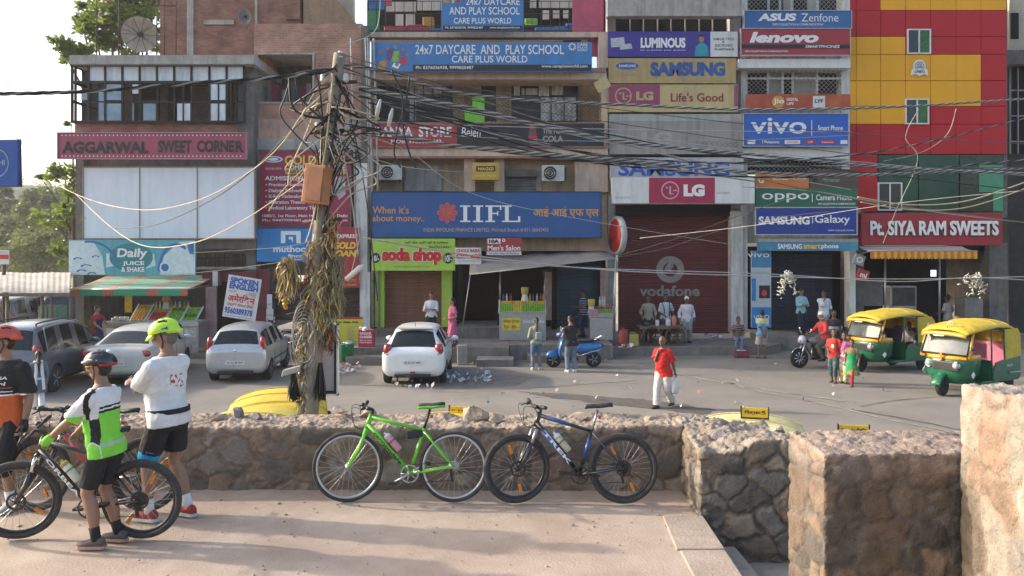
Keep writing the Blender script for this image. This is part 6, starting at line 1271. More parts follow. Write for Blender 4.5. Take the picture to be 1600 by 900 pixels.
# ------------------------------------------------------------------ scooter and motorcycle
SBL = mat('paint_scooter_blue', (.02, .16, .42), .28, .2, var=.05, coat=.7)
def scooter(label, loc, rz, pm, lean=0, grp=None):
 root = thing('scooter', label, 'scooter', loc, rz); root.rotation_euler = (R(lean), 0, rz)
 for x in (-.60, .64): wheel_parts(root, (x, 0, .235), .235, .10, ALLOY, spokes=5)
 b = MB(); rings = []
 for x, w, z0, z1 in ((.02, .06, .50, .62), (-.08, .15, .42, .74), (-.30, .20, .34, .80), (-.55, .19, .38, .80), (-.75, .14, .50, .78), (-.88, .05, .62, .72)): rings.append([(x, w * math.cos(a) * (1 if abs(math.sin(a)) < .9 else .9), (z0 + z1) / 2 + (z1 - z0) / 2 * math.sin(a)) for a in [2 * math.pi * i / 16 for i in range(16)]])
 b.loft(rings, 0, True, True); b.build('rear_body', pm, root)
 b = MB(); rings = []
 for z, w, x, t in ((.28, .14, .40, .05), (.42, .20, .45, .06), (.62, .23, .44, .07), (.80, .18, .38, .07), (.92, .10, .34, .06)): rings.append([(x + t * math.sin(a), w * math.cos(a), z) for a in [2 * math.pi * i / 14 for i in range(14)]])
 b.loft(rings, 0, True, True); b.build('leg_shield', pm, root)
 b = MB(); b.box(-.12, .44, -.17, .17, .24, .31); b.build('floorboard', M_BLACK, root, bevel=.02)
 b = MB(); b.ball((.66, 0, .33), .22, .11, .20, 14); b.v = [(x, y, max(z, .30 + abs(x - .66) * .2)) for x, y, z in b.v]; b.build('front_mudguard', pm, root)
 b = MB(); b.tube([(.64, 0, .25), (.46, 0, .75), (.38, 0, .98)], .03, 8); b.build('fork', M_DKMETAL, root)
 b = MB(); b.ball((.40, 0, 1.0), .13, .12, .10, 12); hd = b.build('headset', pm, root); b = MB(); b.lathe([(.001, .03), (.06, .02), (.07, -.01)], (.51, 0, 1.0), 'x', 16); b.build('headlight', LAMPW, hd)
 b = MB(); b.tube([(.33, -.33, 1.02), (.38, -.1, 1.0), (.38, .1, 1.0), (.33, .33, 1.02)], .016, 7); b.build('handlebar', M_BLACK, root)
 for s in (-1, 1): b = MB(); b.tube([(.36, s * .18, 1.02), (.38, s * .26, 1.18)], .007, 5); b.ball((.38, s * .27, 1.21), .015, .05, .04, 8); b.build('mirror', M_CHROME, root)
 b = MB(); rings = []
 for x, w, z in ((-.02, .08, .78), (-.12, .13, .82), (-.45, .14, .83), (-.72, .11, .86), (-.80, .05, .85)): rings.append([(x, w * math.cos(a), z + .045 * math.sin(a)) for a in [2 * math.pi * i / 12 for i in range(12)]])
 b.loft(rings, 0, True, True); b.build('seat', mat('seat_brown', (.05, .03, .025), .6), root)
 b = MB(); b.tube([(-.62, -.12, .86), (-.88, -.10, .95), (-.90, .10, .95), (-.62, .12, .86)], .012, 6); b.tube([(-.1, .21, .36), (-.5, .24, .50), (-.8, .20, .56)], .014, 6); b.tube([(-.1, -.21, .36), (-.5, -.24, .50), (-.8, -.20, .56)], .014, 6); b.build('guard_rail', M_CHROME, root)
 b = MB(); b.ball((-.90, 0, .68), .03, .07, .05, 10); b.build('tail_light', TAIL, root)
 return root
scooter('bright blue scooter standing at the kerb between the girl and the man in black', (WX(897, 24.6), 24.6, 0), R(183), SBL)
scooter('maroon scooter under a purple cover behind the silver hatchback', (WX(440, 26.2), 26.2, .16), R(170), mat('scooter_plum', (.10, .035, .06), .35, var=.3, coat=.4))
def motorbike(label, loc, rz):
 root = thing('motorcycle', label, 'motorcycle', loc, rz)
 for x in (-.62, .66): wheel_parts(root, (x, 0, .30), .30, .09, ALLOY, spokes=9)
 b = MB(); b.tube([(.66, .08, .30), (.50, .08, .80)], .022, 7); b.tube([(.66, -.08, .30), (.50, -.08, .80)], .022, 7); b.build('fork', M_CHROME, root)
 b = MB(); b.loft([[(.66 + .33 * math.cos(a), y, .30 + .34 * math.sin(a)) for y in (-.06, -.03, .03, .06)] for a in [R(30 + 12 * i) for i in range(10)]], 0, False, True, False); o = b.build('mudguard', M_CHROME, root); s = o.modifiers.new('s', 'SOLIDIFY'); s.thickness = .008
 b = MB(); b.ball((.10, 0, .82), .27, .14, .13, 14); b.build('fuel_tank', mat('tank_grey', (.2, .22, .25), .3, .3, coat=.6), root)
 b = MB(); b.ball((.56, 0, .86), .12, .13, .14, 12); fa = b.build('headlamp_cowl', mat('cowl_pale', (.5, .55, .62), .3, coat=.5), root); b = MB(); b.lathe([(.001, .03), (.07, .02), (.085, -.02)], (.66, 0, .84), 'x', 16); b.build('headlight', LAMPW, fa)
 b = MB(); b.tube([(.38, -.34, 1.0), (.46, -.12, .98), (.46, .12, .98), (.38, .34, 1.0)], .016, 7); b.build('handlebar', M_BLACK, root)
 for s in (-1, 1): b = MB(); b.tube([(.42, s * .22, 1.0), (.46, s * .30, 1.14)], .008, 5); b.ball((.46, s * .31, 1.18), .02, .06, .045, 8); b.build('mirror', M_CHROME, root)
 b = MB(); b.obox((.02, 0, .45), (.18, 0, 0), (0, .10, 0), (0, 0, .14)); b.lathe([(.09, -.12), (.09, .12)], (.05, 0, .42), 'y', 14); b.tube([(.1, -.12, .30), (-.3, -.15, .26), (-.75, -.16, .32)], [.025, .03, .045], 8); b.build('engine', M_DKMETAL, root)
 b = MB(); b.tube([(.50, 0, .82), (.0, 0, .78), (-.6, 0, .70)], .035, 7); b.tube([(.48, 0, .7), (.2, 0, .3), (-.15, 0, .28), (-.62, 0, .30)], .025, 7); b.build('frame', M_BLACK, root)
 b = MB(); rings = []
 for x, w, z in ((-.10, .09, .80), (-.3, .13, .81), (-.6, .12, .83), (-.80, .06, .84)): rings.append([(x, w * math.cos(a), z + .04 * math.sin(a)) for a in [2 * math.pi * i / 12 for i in range(12)]])
 b.loft(rings, 0, True, True); b.build('seat', M_BLACK, root)
 b = MB(); b.tube([(.36, .22, .62), (.40, .24, .40), (.20, .22, .32)], .013, 6); b.tube([(.36, -.22, .62), (.40, -.24, .40), (.20, -.22, .32)], .013, 6); b.build('crash_guard', M_CHROME, root)
 return root
MBK = motorbike('silver motorcycle ridden by the man in red beside the children', (WX(1279, 24.6), 24.6, 0), R(192))
# ------------------------------------------------------------------ people
def remeshed(mb, voxel, smooth=4, fac=.5):
 o = mb.build('tmp', M_SKIN); r = o.modifiers.new('r', 'REMESH'); r.mode = 'VOXEL'; r.voxel_size = voxel; r.use_smooth_shade = True
 if smooth: s = o.modifiers.new('s', 'SMOOTH'); s.iterations = smooth; s.factor = fac
 me = evaluated(o); bpy.data.objects.remove(o); return me
def skin_obj(name, me, mats, zone, root, sc=1):
 """give each face of an evaluated mesh a material from zone(centre) and link it under root"""
 me.materials.clear()
 for m in mats: me.materials.append(m)
 if zone: me.polygons.foreach_set('material_index', [zone(p.center) for p in me.polygons])
 else: me.polygons.foreach_set('material_index', [0] * len(me.polygons))
 if name in ('shirt', 'trousers', 'skirt'):   # folds in the cloth
  ds = []
  for v in me.vertices:
   c = v.co; w = c + Vector((noise.noise(c * 5), noise.noise(c * 5 + Vector((9, 0, 0))), 0)) * .08; k = .006 if name == 'shirt' else .005
   ds.append(v.normal * (k * (1 - 2.4 * abs(noise.noise(Vector((w.x * 7 + w.z * 5, w.y * 7, w.z * 9 - w.y * 4))))) + .003 * noise.noise(c * 30)))
  for v, q in zip(me.vertices, ds): v.co += q
 me.polygons.foreach_set('use_smooth', [True] * len(me.polygons))
 if sc != 1: me.transform(Matrix.Scale(sc, 4))
 me.name = name; o = bpy.data.objects.new(name, me); COL.objects.link(o); o.parent = root; return o
def ik(a, c, l1, l2, pole):
 d = c - a; L = min(d.length, (l1 + l2) * .998); u = d.normalized(); c = a + u * L
 x = (l1 * l1 - l2 * l2 + L * L) / (2 * L); h = math.sqrt(max(0, l1 * l1 - x * x)); p = Vector(pole); p = (p - u * p.dot(u)); p = p.normalized() if p.length > 1e-6 else u.orthogonal()
 return a + u * x + p * h, c
def seg(mb, a, b, rs, bow=None, n=12, end=True):
 k = len(rs); pts = [a.lerp(b, i / (k - 1)) + (Vector(bow) * math.sin(math.pi * min(1, i / (k - 1) * 1.3)) if bow else Vector()) for i in range(k)]
 mb.tube(pts, rs, n); mb.ball(a, rs[0] * .99, n=n); end and mb.ball(b, rs[-1] * .99, n=n)
TORSO = [(-.13, .085, .085, 0), (-.07, .150, .112, -.008), (.0, .162, .118, -.010), (.10, .142, .102, 0), (.20, .146, .106, .006), (.32, .163, .115, .010), (.42, .172, .110, 0), (.49, .140, .085, -.012), (.545, .068, .064, -.012)]
def person(label, loc, rz, H=1.7, lean=0, pel=.93, feet=((0, .10), (0, -.10)), toes=(8, -8), hands=(None, None), poles=((-1, .5, -.3), (-1, -.5, -.3)), head=(0, 0), belly=0, fem=False,
           skin=None, shirt=None, sleeve=.55, hem=-.14, trousers=None, tlen=1.0, tloose=.018, shoes=None, hair='short', hairm=None, extra=None, near=False, hsc=1.0, sock=None, knee_pole=(1, 0, 0), fz=(0, 0), curl=35, skirt=None, wide=1.0, sloose=.016, shoezone=None, collar=None, cat='person'):
 """shirt / trousers = (materials, zone function); lengths in metres for a 1.75 m figure, scaled to H"""
 s = H / 1.75; root = thing('person', label, cat, loc, rz); vox = .0065 if near else .0105; skin = skin or M_SKIN
 LM = Matrix.Rotation(R(lean), 4, 'Y'); pelv = Vector((0, 0, pel)); T = lambda v: pelv + LM @ Vector(v)
 def rings(t0, t1, add, fx=1.0, flare=0, over=0):
  out = []; ts = sorted({t0, t1, *([x for x in (.03, -.02) if t0 < x < t1]), *[q[0] for q in TORSO if t0 < q[0] < t1]})
  for t in ts:
   for a, b in zip(TORSO, TORSO[1:]):
    if a[0] <= t <= b[0] or (t < TORSO[0][0] and a is TORSO[0]) or (t > TORSO[-1][0] and b is TORSO[-1]):
     f = max(0, min(1, (t - a[0]) / (b[0] - a[0]))); w = a[1] + (b[1] - a[1]) * f; d = a[2] + (b[2] - a[2]) * f; o = a[3] + (b[3] - a[3]) * f; break
   if t < TORSO[1][0]: w, d = TORSO[1][1], TORSO[1][2]
   if fem: w *= {True: .94}[True] if t > .25 else (1.06 if t < .05 else .95)
   bl = belly * math.exp(-((t - .13) / .13) ** 2); w = w * wide + add; d = d + add + bl * .5
   if t < .02 and flare: w += flare * (.02 - t); d += flare * (.02 - t)
   if over and t < .06: k_ = min(1, (.06 - t) / .10); w = w + (max(w, .088 * wide + .088 + over) - w) * k_; d = d + (max(d, .090 + over + bl * .3) - d) * k_
   out.append([T((o + bl * .5 + d * fx * math.cos(q), w * math.sin(q), t)) for q in [2 * math.pi * i / 20 for i in range(20)]])
  return out
 body = MB(); body.loft(rings(-.13, .545, 0), 0, True, True)
 neck0, hc = T((-.01, 0, .50)), T((-.01, 0, .50)) + Vector((.02 + .05 * math.sin(R(lean)) * .5, 0, .20))
 seg(body, neck0, hc, [.062, .055, .052])
 HM = Matrix.Translation(hc) @ Matrix.Rotation(R(head[0]), 4, 'Z') @ Matrix.Rotation(R(head[1]), 4, 'Y') @ Matrix.Scale(hsc, 4)
 hb = MB(); hb.ball((0, 0, .01), .093, .076, .113, 20); hb.ball((.022, 0, -.055), .066, .058, .062, 16); hb.ball((.062, 0, -.088), .022, .026, .020, 10)
 hb.tube([(.085, 0, .022), (.102, 0, -.010), (.112, 0, -.026)], [.010, .013, .016], 8); hb.ball((.113, 0, -.028), .014, .018, .011, 8); hb.ball((.088, 0, -.057), .014, .024, .011, 8); hb.ball((.082, 0, .038), .016, .05, .012, 10)
 for q in (-1, 1): hb.ball((-.008, q * .078, -.010), .020, .010, .032, 10); hb.ball((.06, q * .04, -.02), .026, .026, .03, 8)
 hb.xf(HM); body.add(hb.v, hb.f)
 # arms
 sh = [T((-.005, q * (.168 * wide + .005), .435)) for q in (1, -1)]; arms = []
 for i, q in enumerate((1, -1)):
  tgt = Vector(hands[i]) if hands[i] is not None else sh[i] + Vector((.05, q * .07, -.515))
  e, w = ik(sh[i], tgt, .285, .25, poles[i]); arms.append((sh[i], e, w))
  seg(body, sh[i], e, [.050, .048, .043, .038]); seg(body, e, w, [.039, .041, .034, .026])
  body.ball(sh[i].lerp(neck0, .35) + Vector((0, 0, .015)), .06, .055, .045, 12)
  # hand: palm, four fingers and a thumb
  d = (w - e).normalized(); up = Vector((0, 0, 1)); side = d.cross(up); side = side.normalized() if side.length > .2 else Vector((1, 0, 0))
  n = side.cross(d).normalized()
  if hands[i] is None: side, n = Vector((1, 0, 0)), Vector((0, -q, 0))   # relaxed: thumb forward
  else: n = -n
  pc = w + d * .045; R_ = Matrix((d, side, n)).transposed()
  body.ball(pc, .052, .038, .019, 12, M=R_); fr = .0085 if near else .0105
  for kf, (off, L) in enumerate(((-.028, .062), (-.010, .075), (.010, .080), (.028, .072))):
   b0 = pc + d * .035 + side * off * (1 if q > 0 else 1); c1 = R(curl); d1 = d * math.cos(c1) + n * math.sin(c1); d2 = d * math.cos(2.1 * c1) + n * math.sin(2.1 * c1)
   body.tube([b0, b0 + d1 * L * .5, b0 + d1 * L * .5 + d2 * L * .5], [fr, fr * .95, fr * .8], 7)
  tb = pc - d * .02 + side * .034; body.tube([tb, tb + side * .024 + d * .024 + n * .008, tb + side * .022 + d * .055 + n * .022], [fr * 1.25, fr * 1.1, fr * .9], 7)
 # legs
 hip = [pelv + Vector((0, q * .088 * wide, -.03)) for q in (1, -1)]; legs = []
 for i in (0, 1):
  fx, fy = feet[i]; an = Vector((fx, fy, .085 + fz[i])); k, an = ik(hip[i], an, .425, .42, knee_pole); legs.append((hip[i], k, an))
  seg(body, hip[i], k, [.088, .083, .070, .056]); seg(body, k, an, [.052, .063, .057, .041, .034], bow=(-.018, 0, 0))
  tq = R(toes[i]); td = Vector((math.cos(tq), math.sin(tq), 0))
  if shoes is None or shoes == 'sandal': body.tube([an + Vector((0, 0, -.045)) - td * .04, an + td * .08 + Vector((0, 0, -.05)), an + td * .16 + Vector((0, 0, -.065))], [.036, .036, .022], 8, flat=.8)
 me = remeshed(body, vox)
 HI = HM.inverted()
 def bz(c):
  l = HI @ Vector(c)
  if l.x > .055 and abs(l.y) < .06:
   if (abs(abs(l.y) - .032) < .014 and abs(l.z - .016) < .007): return 1
   if abs(abs(l.y) - .034) < .020 and abs(l.z - .040) < .006: return 1
   if abs(l.y) < .024 and abs(l.z + .058) < .008 and l.x > .075: return 2
  return 0
 skin_obj('body', me, [skin, M_HAIR, mat('lips', (.22, .09, .075), .5)], bz, root, s)
 pts = dict(T=T, HM=HM, arms=arms, legs=legs, hc=hc, s=s, root=root, pelv=pelv)
 # clothes
 if shirt:
  b = MB(); b.loft(rings(hem, .515, sloose, flare=.12 if hem < -.2 else .0, over=(tloose + .024) if trousers else 0), 0, True, True)
  for i in (0, 1):
   a, e, w = arms[i]; b.ball(a.lerp(neck0, .3) + Vector((0, 0, .012)), .066, .062, .05, 12)
   if sleeve <= 1: seg(b, a, a.lerp(e, sleeve), [.050 + sloose * .9 + .004, .050 + sloose * 1.2, .049 + sloose * 1.6], end=False)
   else: seg(b, a, e, [.050 + sloose, .046 + sloose, .040 + sloose]); seg(b, e, e.lerp(w, sleeve - 1), [.041 + sloose, .041 + sloose, .030 + sloose], end=False)
  zf = shirt[1]; me = remeshed(b, vox * 1.1, 3)
  skin_obj('shirt', me, shirt[0], (lambda c: zf(LM.inverted() @ (Vector(c) - pelv), Vector(c))) if zf else None, root, s)
 if collar:
  b = MB(); b.torus(T((.004, 0, .505)), .066, .014, 'z', 20, 8); b.xf(Matrix.Scale(s, 4)); b.build('collar', collar, root)
 if trousers:
  b = MB(); b.loft(rings(-.13, .06, tloose * .8), 0, True, True)
  for h, k, a in legs:
   L1 = tlen / .5 if tlen < .5 else 1
   if tlen < .5: seg(b, h, h.lerp(k, L1), [.088 + tloose, .084 + tloose, .074 + tloose * 1.2], end=False)
   else:
    seg(b, h, k, [.088 + tloose, .083 + tloose, .070 + tloose, .056 + tloose]); f = min(1, (tlen - .5) / .5)
    seg(b, k, k.lerp(a, f), [.056 + tloose, .057 + tloose, .050 + tloose * 1.2, .042 + tloose * 1.5], end=False)
  zf = trousers[1]; me = remeshed(b, vox * 1.1, 3); skin_obj('trousers', me, trousers[0], (lambda c: zf(Vector(c))) if zf else None, root, s)
 if skirt:   # (material list, zone, length from the waist, flare)
  mats_, zf, ln, fl = skirt; b = MB(); rg = []
  for j in range(9):
   t = j / 8; z = pelv.z + .08 - ln * t; w = .15 + fl * t; cx = (legs[0][2].x + legs[1][2].x) / 2 * t
   rg.append([Vector((cx + w * .85 * math.cos(q) * (1 + .05 * t * math.sin(7 * q)), w * math.sin(q) * (1 + .05 * t * math.sin(9 * q)), z)) for q in [2 * math.pi * i / 28 for i in range(28)]])
  b.loft(rg, 0, True, True); me = remeshed(b, vox, 1); skin_obj('skirt', me, mats_, (lambda c: zf(Vector(c))) if zf else None, root, s)
 for i in (0, 1):
  h, k, a = legs[i]; tq = R(toes[i]); td = Vector((math.cos(tq), math.sin(tq), 0))
  if sock: b = MB(); b.tube([a.lerp(k, .26), a + Vector((0, 0, -.02))], [.046, .042], 12); b.xf(Matrix.Scale(s, 4)); b.build('sock', sock, root)
  if shoes and shoes != 'sandal':
   b = MB(); sd = Vector((-td.y, td.x, 0)); base = Vector((a.x, a.y, a.z - .085)); rg = []
   for u, w, h_ in ((-.075, .026, .070), (-.06, .036, .088), (-.01, .040, .096), (.04, .043, .080), (.10, .047, .058), (.15, .040, .046), (.178, .020, .034)):
    rg.append([base + td * u + sd * (w * math.cos(q)) + Vector((0, 0, .010 + h_ * (.5 + .5 * math.sin(q)))) for q in [2 * math.pi * j / 14 for j in range(14)]])
   b.loft(rg, 0, True, True); b.xf(Matrix.Scale(s, 4)); o = b.build('shoe', shoes[0], root)
   b = MB(); rg = []
   for u, w in ((-.085, .028), (-.06, .042), (.0, .045), (.08, .052), (.15, .044), (.188, .022)): rg.append([base + td * u + sd * (w * c) + Vector((0, 0, z)) for c, z in ((-1, .0), (1, .0), (1, .026), (-1, .026))])
   b.loft(rg, 0, True, False); b.xf(Matrix.Scale(s, 4)); b.build('sole', shoes[1], o)
  if shoes == 'sandal':
   base = Vector((a.x, a.y, 0 + fz[i])); b = MB(); b.obox(base + td * .05 + Vector((0, 0, .008)), td * .13, Vector((-td.y, td.x, 0)) * .045, (0, 0, .009)); b.xf(Matrix.Scale(s, 4)); b.build('sandal', M_BLACK, root)
 hm = hairm or M_HAIR
 if hair:
  b = MB()
  if hair in ('short', 'long', 'bun', 'pony'): b.ball((-.016, 0, .030), .096, .083, .108, 20); b.ball((-.03, 0, -.01), .076, .076, .085, 16)
  if hair == 'bald':
   b.ball((-.030, 0, -.008), .078, .080, .062, 16)
  if hair == 'long': b.tube([(-.045, 0, .06), (-.075, 0, -.06), (-.10, .005, -.20), (-.10, .01, -.34), (-.09, .01, -.42)], [.075, .082, .075, .06, .02], 14, flat=.55)
  if hair == 'pony': b.tube([(-.08, 0, .02), (-.115, .01, -.06), (-.105, .015, -.22), (-.10, .015, -.30)], [.035, .04, .032, .01], 10)
  if hair == 'bun': b.ball((-.105, 0, -.02), .045, n=12)
  if hair == 'cap': b.ball((-.008, 0, .045), .098, .086, .085, 18); b.tube([(-.006, -.0, .03), (-.005, 0, .035)], [.098, .098], 18)
  if len(b.v): 
   b.xf(HM); me = remeshed(b, vox * .9, 2); skin_obj('cap' if hair == 'cap' else 'hair', me, [hm], None, root, s)
  if hair == 'cap': b = MB(); b.ball((-.014, 0, -.01), .085, .079, .085, 16); b.xf(HM); b.xf(Matrix.Scale(s, 4)); b.build('hair', M_HAIR, root)
 if extra: extra(pts)
 return root
def helmet(p, cm, c2, vent=True, visor=None, zone=None):
 HM, s, root = p['HM'], p['s'], p['root']; b = MB(); n, m = 48, 20; vs = []
 def shell(u, a):
  t = u * R(104); lo = 1
  x, y, z = .150 * math.sin(t) * math.cos(a), .108 * math.sin(t) * math.sin(a), .116 * math.cos(t)
  if x < 0: z -= .030 * (x / .15) ** 2
  z = max(z, -.012 - (.035 if math.cos(a) < -.2 else 0) + .006)
  return Vector((x - .012, y, z + .045))
 cols = []
 for j in range(m + 1):
  for i in range(n):
   a = 2 * math.pi * i / n; u = j / m; v = shell(max(u, .001), a); 
   # long vents running front to back
   vy = v.y / .106; vent_d = min(abs(abs(vy) - .22), abs(abs(vy) - .62), abs(abs(vy) - .02) + .02); ph = math.sin((v.x + .03) * 34 + abs(vy) * 2.2)
   k = max(0, 1 - vent_d / .12) * max(0, min(1, ph * 2.2)) if (.10 < u < .80) else 0; cols.append(k)
   c = Vector((-.012, 0, .03)); v = c + (v - c) * (1 - .13 * k); vs.append(v)
 fs = []; mi = []
 for j in range(m):
  for i in range(n):
   q = (j * n + i, (j + 1) * n + i, (j + 1) * n + (i + 1) % n, j * n + (i + 1) % n); fs.append(q); kk = sum(cols[t] for t in q) / 4; c = sum((vs[t] for t in q), Vector()) / 4
   mi.append(1 if kk > .22 else (2 if (zone and zone(c)) else 0))
 for f, k in zip(fs, mi): pass
 b.v = [tuple(v) for v in vs]; b.f = fs; b.m = mi; b.s = [True] * len(fs)
 b.xf(HM); b.xf(Matrix.Scale(s, 4)); o = b.build('helmet', [cm, M_BLACK, c2], root); sd = o.modifiers.new('s', 'SOLIDIFY'); sd.thickness = .016; sd.offset = -1
 if visor: b = MB(); b.loft([[(.10 * math.cos(a) * f + .02, .09 * math.sin(a), .05 - (f - 1) * .10) for a in [R(-60 + 10 * i) for i in range(13)]] for f in (1.05, 1.55)], 0, False, True, False); b.xf(HM); b.xf(Matrix.Scale(s, 4)); v = b.build('visor', visor, o); sd = v.modifiers.new('s', 'SOLIDIFY'); sd.thickness = .006
 b = MB()
 for q in (-1, 1): b.tube([(.02, q * .082, .04), (.015, q * .080, -.04), (.045, q * .05, -.105), (.05, 0, -.115)], .006, 5)
 b.xf(HM); b.xf(Matrix.Scale(s, 4)); b.build('chin_strap', M_BLACK, o); return o
def glasses(p, lens, frame=None):
 b = MB()
 for q in (-1, 1): b.ball((.092, q * .036, .014), .012, .036, .022, 12)
 b.tube([(.094, -.07, .022), (.02, -.080, .018), (-.02, -.082, .01)], .004, 5); b.tube([(.094, .07, .022), (.02, .080, .018), (-.02, .082, .01)], .004, 5)
 b.xf(p['HM']); b.xf(Matrix.Scale(p['s'], 4)); b.build('sunglasses', lens, p['root'])
def plain(c, key): return ([cloth(key, c)], None)
WHC = cloth('white', (.70, .70, .70)); BLC = cloth('black', (.018, .018, .02)); NEON = cloth('neon_green', (.22, .66, .06)); ORC = cloth('orange_red', (.56, .12, .03))
SHOE_W = (mat('shoe_white', (.6, .6, .6), .6), mat('sole_grey', (.4, .4, .4), .7)); SHOE_B = (M_BLACK, M_RUBBER)
# --- the three cyclists on the terrace
def jersey(l, c):
 # l: torso coordinates (x forward, y left, z along the spine)
 if abs(l.y) > .185 or (abs(l.y) > .155 and l.z > .25):
  d = l.z
  if l.z < .30 and abs(l.y) > .19: return 2
  if abs(l.x - .01 + (l.z - .35) * .3) < .022: return 1
  return 0
 if abs(l.x + .015) < .040 and abs(l.y) > .09: return 1 if l.z < .30 else (1 if abs(l.x + .015) < .028 else 0)
 k = l.z + l.x * .12
 if k > .345: return 0
 if k > .325: return 1
 if k > .310: return 0
 if k > .288: return 1
 if -.0 < l.z < .028 and l.x < -.02: return 3
 return 2
jer = ([WHC, BLC, NEON, mat('reflective_strip', (.45, .45, .45), .3)], jersey)
def ex_green(p):
 helmet(p, mat('helmet_black', (.02, .02, .022), .3, coat=.5), mat('helmet_red', (.4, .03, .03), .3), zone=lambda c: (c.z < .03 and c.x < -.05))
 glasses(p, mat('lens_amber', (.7, .28, .02), .1))
 b = MB(); b.tube([(.13, .05, .06), (.05, .092, .085), (-.03, .098, .07), (-.10, .07, .05)], .008, 6); b.tube([(.13, -.05, .06), (.05, -.092, .085), (-.03, -.098, .07)], .008, 6); b.ball((-.10, 0, .13), .035, .025, .022, 10); b.xf(p['HM']); b.xf(Matrix.Scale(p['s'], 4)); b.build('helmet_stripe', M_WHITE, p['root'])
 a, e, w = p['arms'][0]; d = (w - e).normalized(); b = MB(); b.tube([w - d * .03, w + d * .02, w + d * .085], [.030, .042, .040], 12); b.xf(Matrix.Scale(p['s'], 4)); b.build('glove', NEON, p['root'])
person('man in white and neon green cycling jersey holding the hardtail bicycle', (WX(166, 6.85), 6.85, TZ + .01), R(174), 1.63, lean=6, belly=.05, feet=((.03, .10), (-.06, -.10)), toes=(4, -6), hands=((.46, .16, .98), (.42, -.20, .98)), poles=((-.3, .5, -1), (-.3, -.5, -1)), head=(8, 6), shirt=jer, sleeve=.86, hem=-.10, trousers=([BLC], None), tlen=.42, tloose=.012, shoes=(mat('shoe_grey', (.10, .09, .085), .8), mat('sole_coral', (.45, .25, .2), .7)), sock=BLC, hair='short', extra=ex_green, near=True, wide=1.06, curl=50, sloose=.018)
def polo(l, c):
 if l.x < -.09 and abs(l.y - .02) < .075 and .24 < l.z < .36:
  return 1 if noise.noise(Vector((l.y * 38, l.z * 38, 2))) > .12 else 0
 return 0
def ex_white(p):
 helmet(p, mat('helmet_neon', (.50, .78, .02), .3, coat=.5), mat('helmet_neon', ()), visor=mat('helmet_neon', ()))
 b = MB(); b.obox((-.03, .101, .055), (.028, 0, -.003), (0, .004, 0), (0, .004, .020)); b.xf(p['HM']); b.xf(Matrix.Scale(p['s'], 4)); b.build('sticker', T_BLUE, p['root'])
 b = MB(); rg = []
 for t in (.015, .06): rg.append([p['T']((.012 + .172 * math.cos(q), .196 * math.sin(q), t)) for q in [2 * math.pi * i / 28 for i in range(28)]])
 b.loft(rg, 0, False, True); b.xf(Matrix.Scale(p['s'], 4)); o = b.build('belt', BLC, p['root']); sd = o.modifiers.new('s', 'SOLIDIFY'); sd.thickness = .008; sd.offset = 1
 b = MB(); h, k, a = p['legs'][0]; q = h.lerp(k, .66); r = h.lerp(k, .90); b.tube([q, r], [.099, .090], 20); b.xf(Matrix.Scale(p['s'], 4)); b.build('short_hem', cloth('cyan', (.01, .28, .62)), p['root'])
 for i in (0, 1): a, e, w = p['arms'][i]; d = (w - e).normalized(); b = MB(); b.tube([w - d * .03, w + d * .03, w + d * .075], [.031, .043, .040], 12); b.xf(Matrix.Scale(p['s'], 4)); b.build('glove', BLC, p['root'])
 b = MB(); b.ball((.02, 0, -.065), .068, .060, .050, 14); b.xf(p['HM']); b.xf(Matrix.Scale(p['s'], 4)); b.build('beard', mat('grey_stubble', (.22, .17, .14), .9), p['root'])
person('tall man in white polo shirt and neon yellow helmet with folded arms', (WX(264, 7.55), 7.55, TZ + .01), R(163), 1.84, lean=3, belly=.07, feet=((.10, .13), (-.13, -.10)), toes=(2, -10), hands=((.21, -.10, 1.17), (.23, .12, 1.24)), poles=((.7, .8, -.8), (.7, -.8, -.8)), head=(28, 14), shirt=([WHC, mat('print_red', (.45, .05, .06), .8)], polo), sleeve=.84, hem=-.09, trousers=([BLC], None), tlen=.37, tloose=.02, shoes=(mat('shoe_red', (.38, .03, .03), .7, rgb2=(.30, .05, .05)), SHOE_W[0]), sock=WHC, hair='short', hairm=mat('grey_hair', (.14, .13, .12), .7), collar=cloth('collar_blue', (.02, .10, .32)), extra=ex_white, near=True, wide=1.1, sloose=.026)
def jer2(l, c):
 if abs(l.y) > .17 and l.z > .2: return 1
 if l.z > .27: return 1
 if l.z > .262: return 0
 if l.z > .235: return 2
 if l.z > .222: return 3
 if l.z > .200: return 4
 if l.z > .190: return 3
 return 0
def ex_orange(p):
 helmet(p, mat('helmet_orange', (.55, .06, .03), .3, coat=.4), T_WHITE); glasses(p, mat('lens_blue', (.12, .28, .45), .1))
 b = MB(); v, f, a, bb, c, e = text_mesh('Santini', .03, .2)
 TT = p['T']
 def onchest(txt, y0, y1, z0, z1, m):
  v, f, a, bb, c, e = text_mesh(txt, .03, .15); t = MB(); vs = []
  for x, y in v:
   yy = y0 + (x - a) / (bb - a) * (y1 - y0); z = z0 + (y - c) / (e - c) * (z1 - z0); xx = .012 + .150 * math.sqrt(max(0, 1 - (yy / .20) ** 2)); vs.append(TT((xx, yy, z)))
  t.add(vs, f); t.xf(Matrix.Scale(p['s'], 4)); t.build('shirt_lettering', m, p['root'])
 onchest('Santini', -.10, .13, .285, .325, T_WHITE); onchest('DE ROSA', -.10, .14, .345, .375, T_WHITE)
 a, e, w = p['arms'][0]; d = (w - e).normalized(); b = MB(); b.tube([w - d * .03, w + d * .03, w + d * .09], [.032, .044, .042], 12); b.xf(Matrix.Scale(p['s'], 4)); b.build('glove', BLC, p['root'])
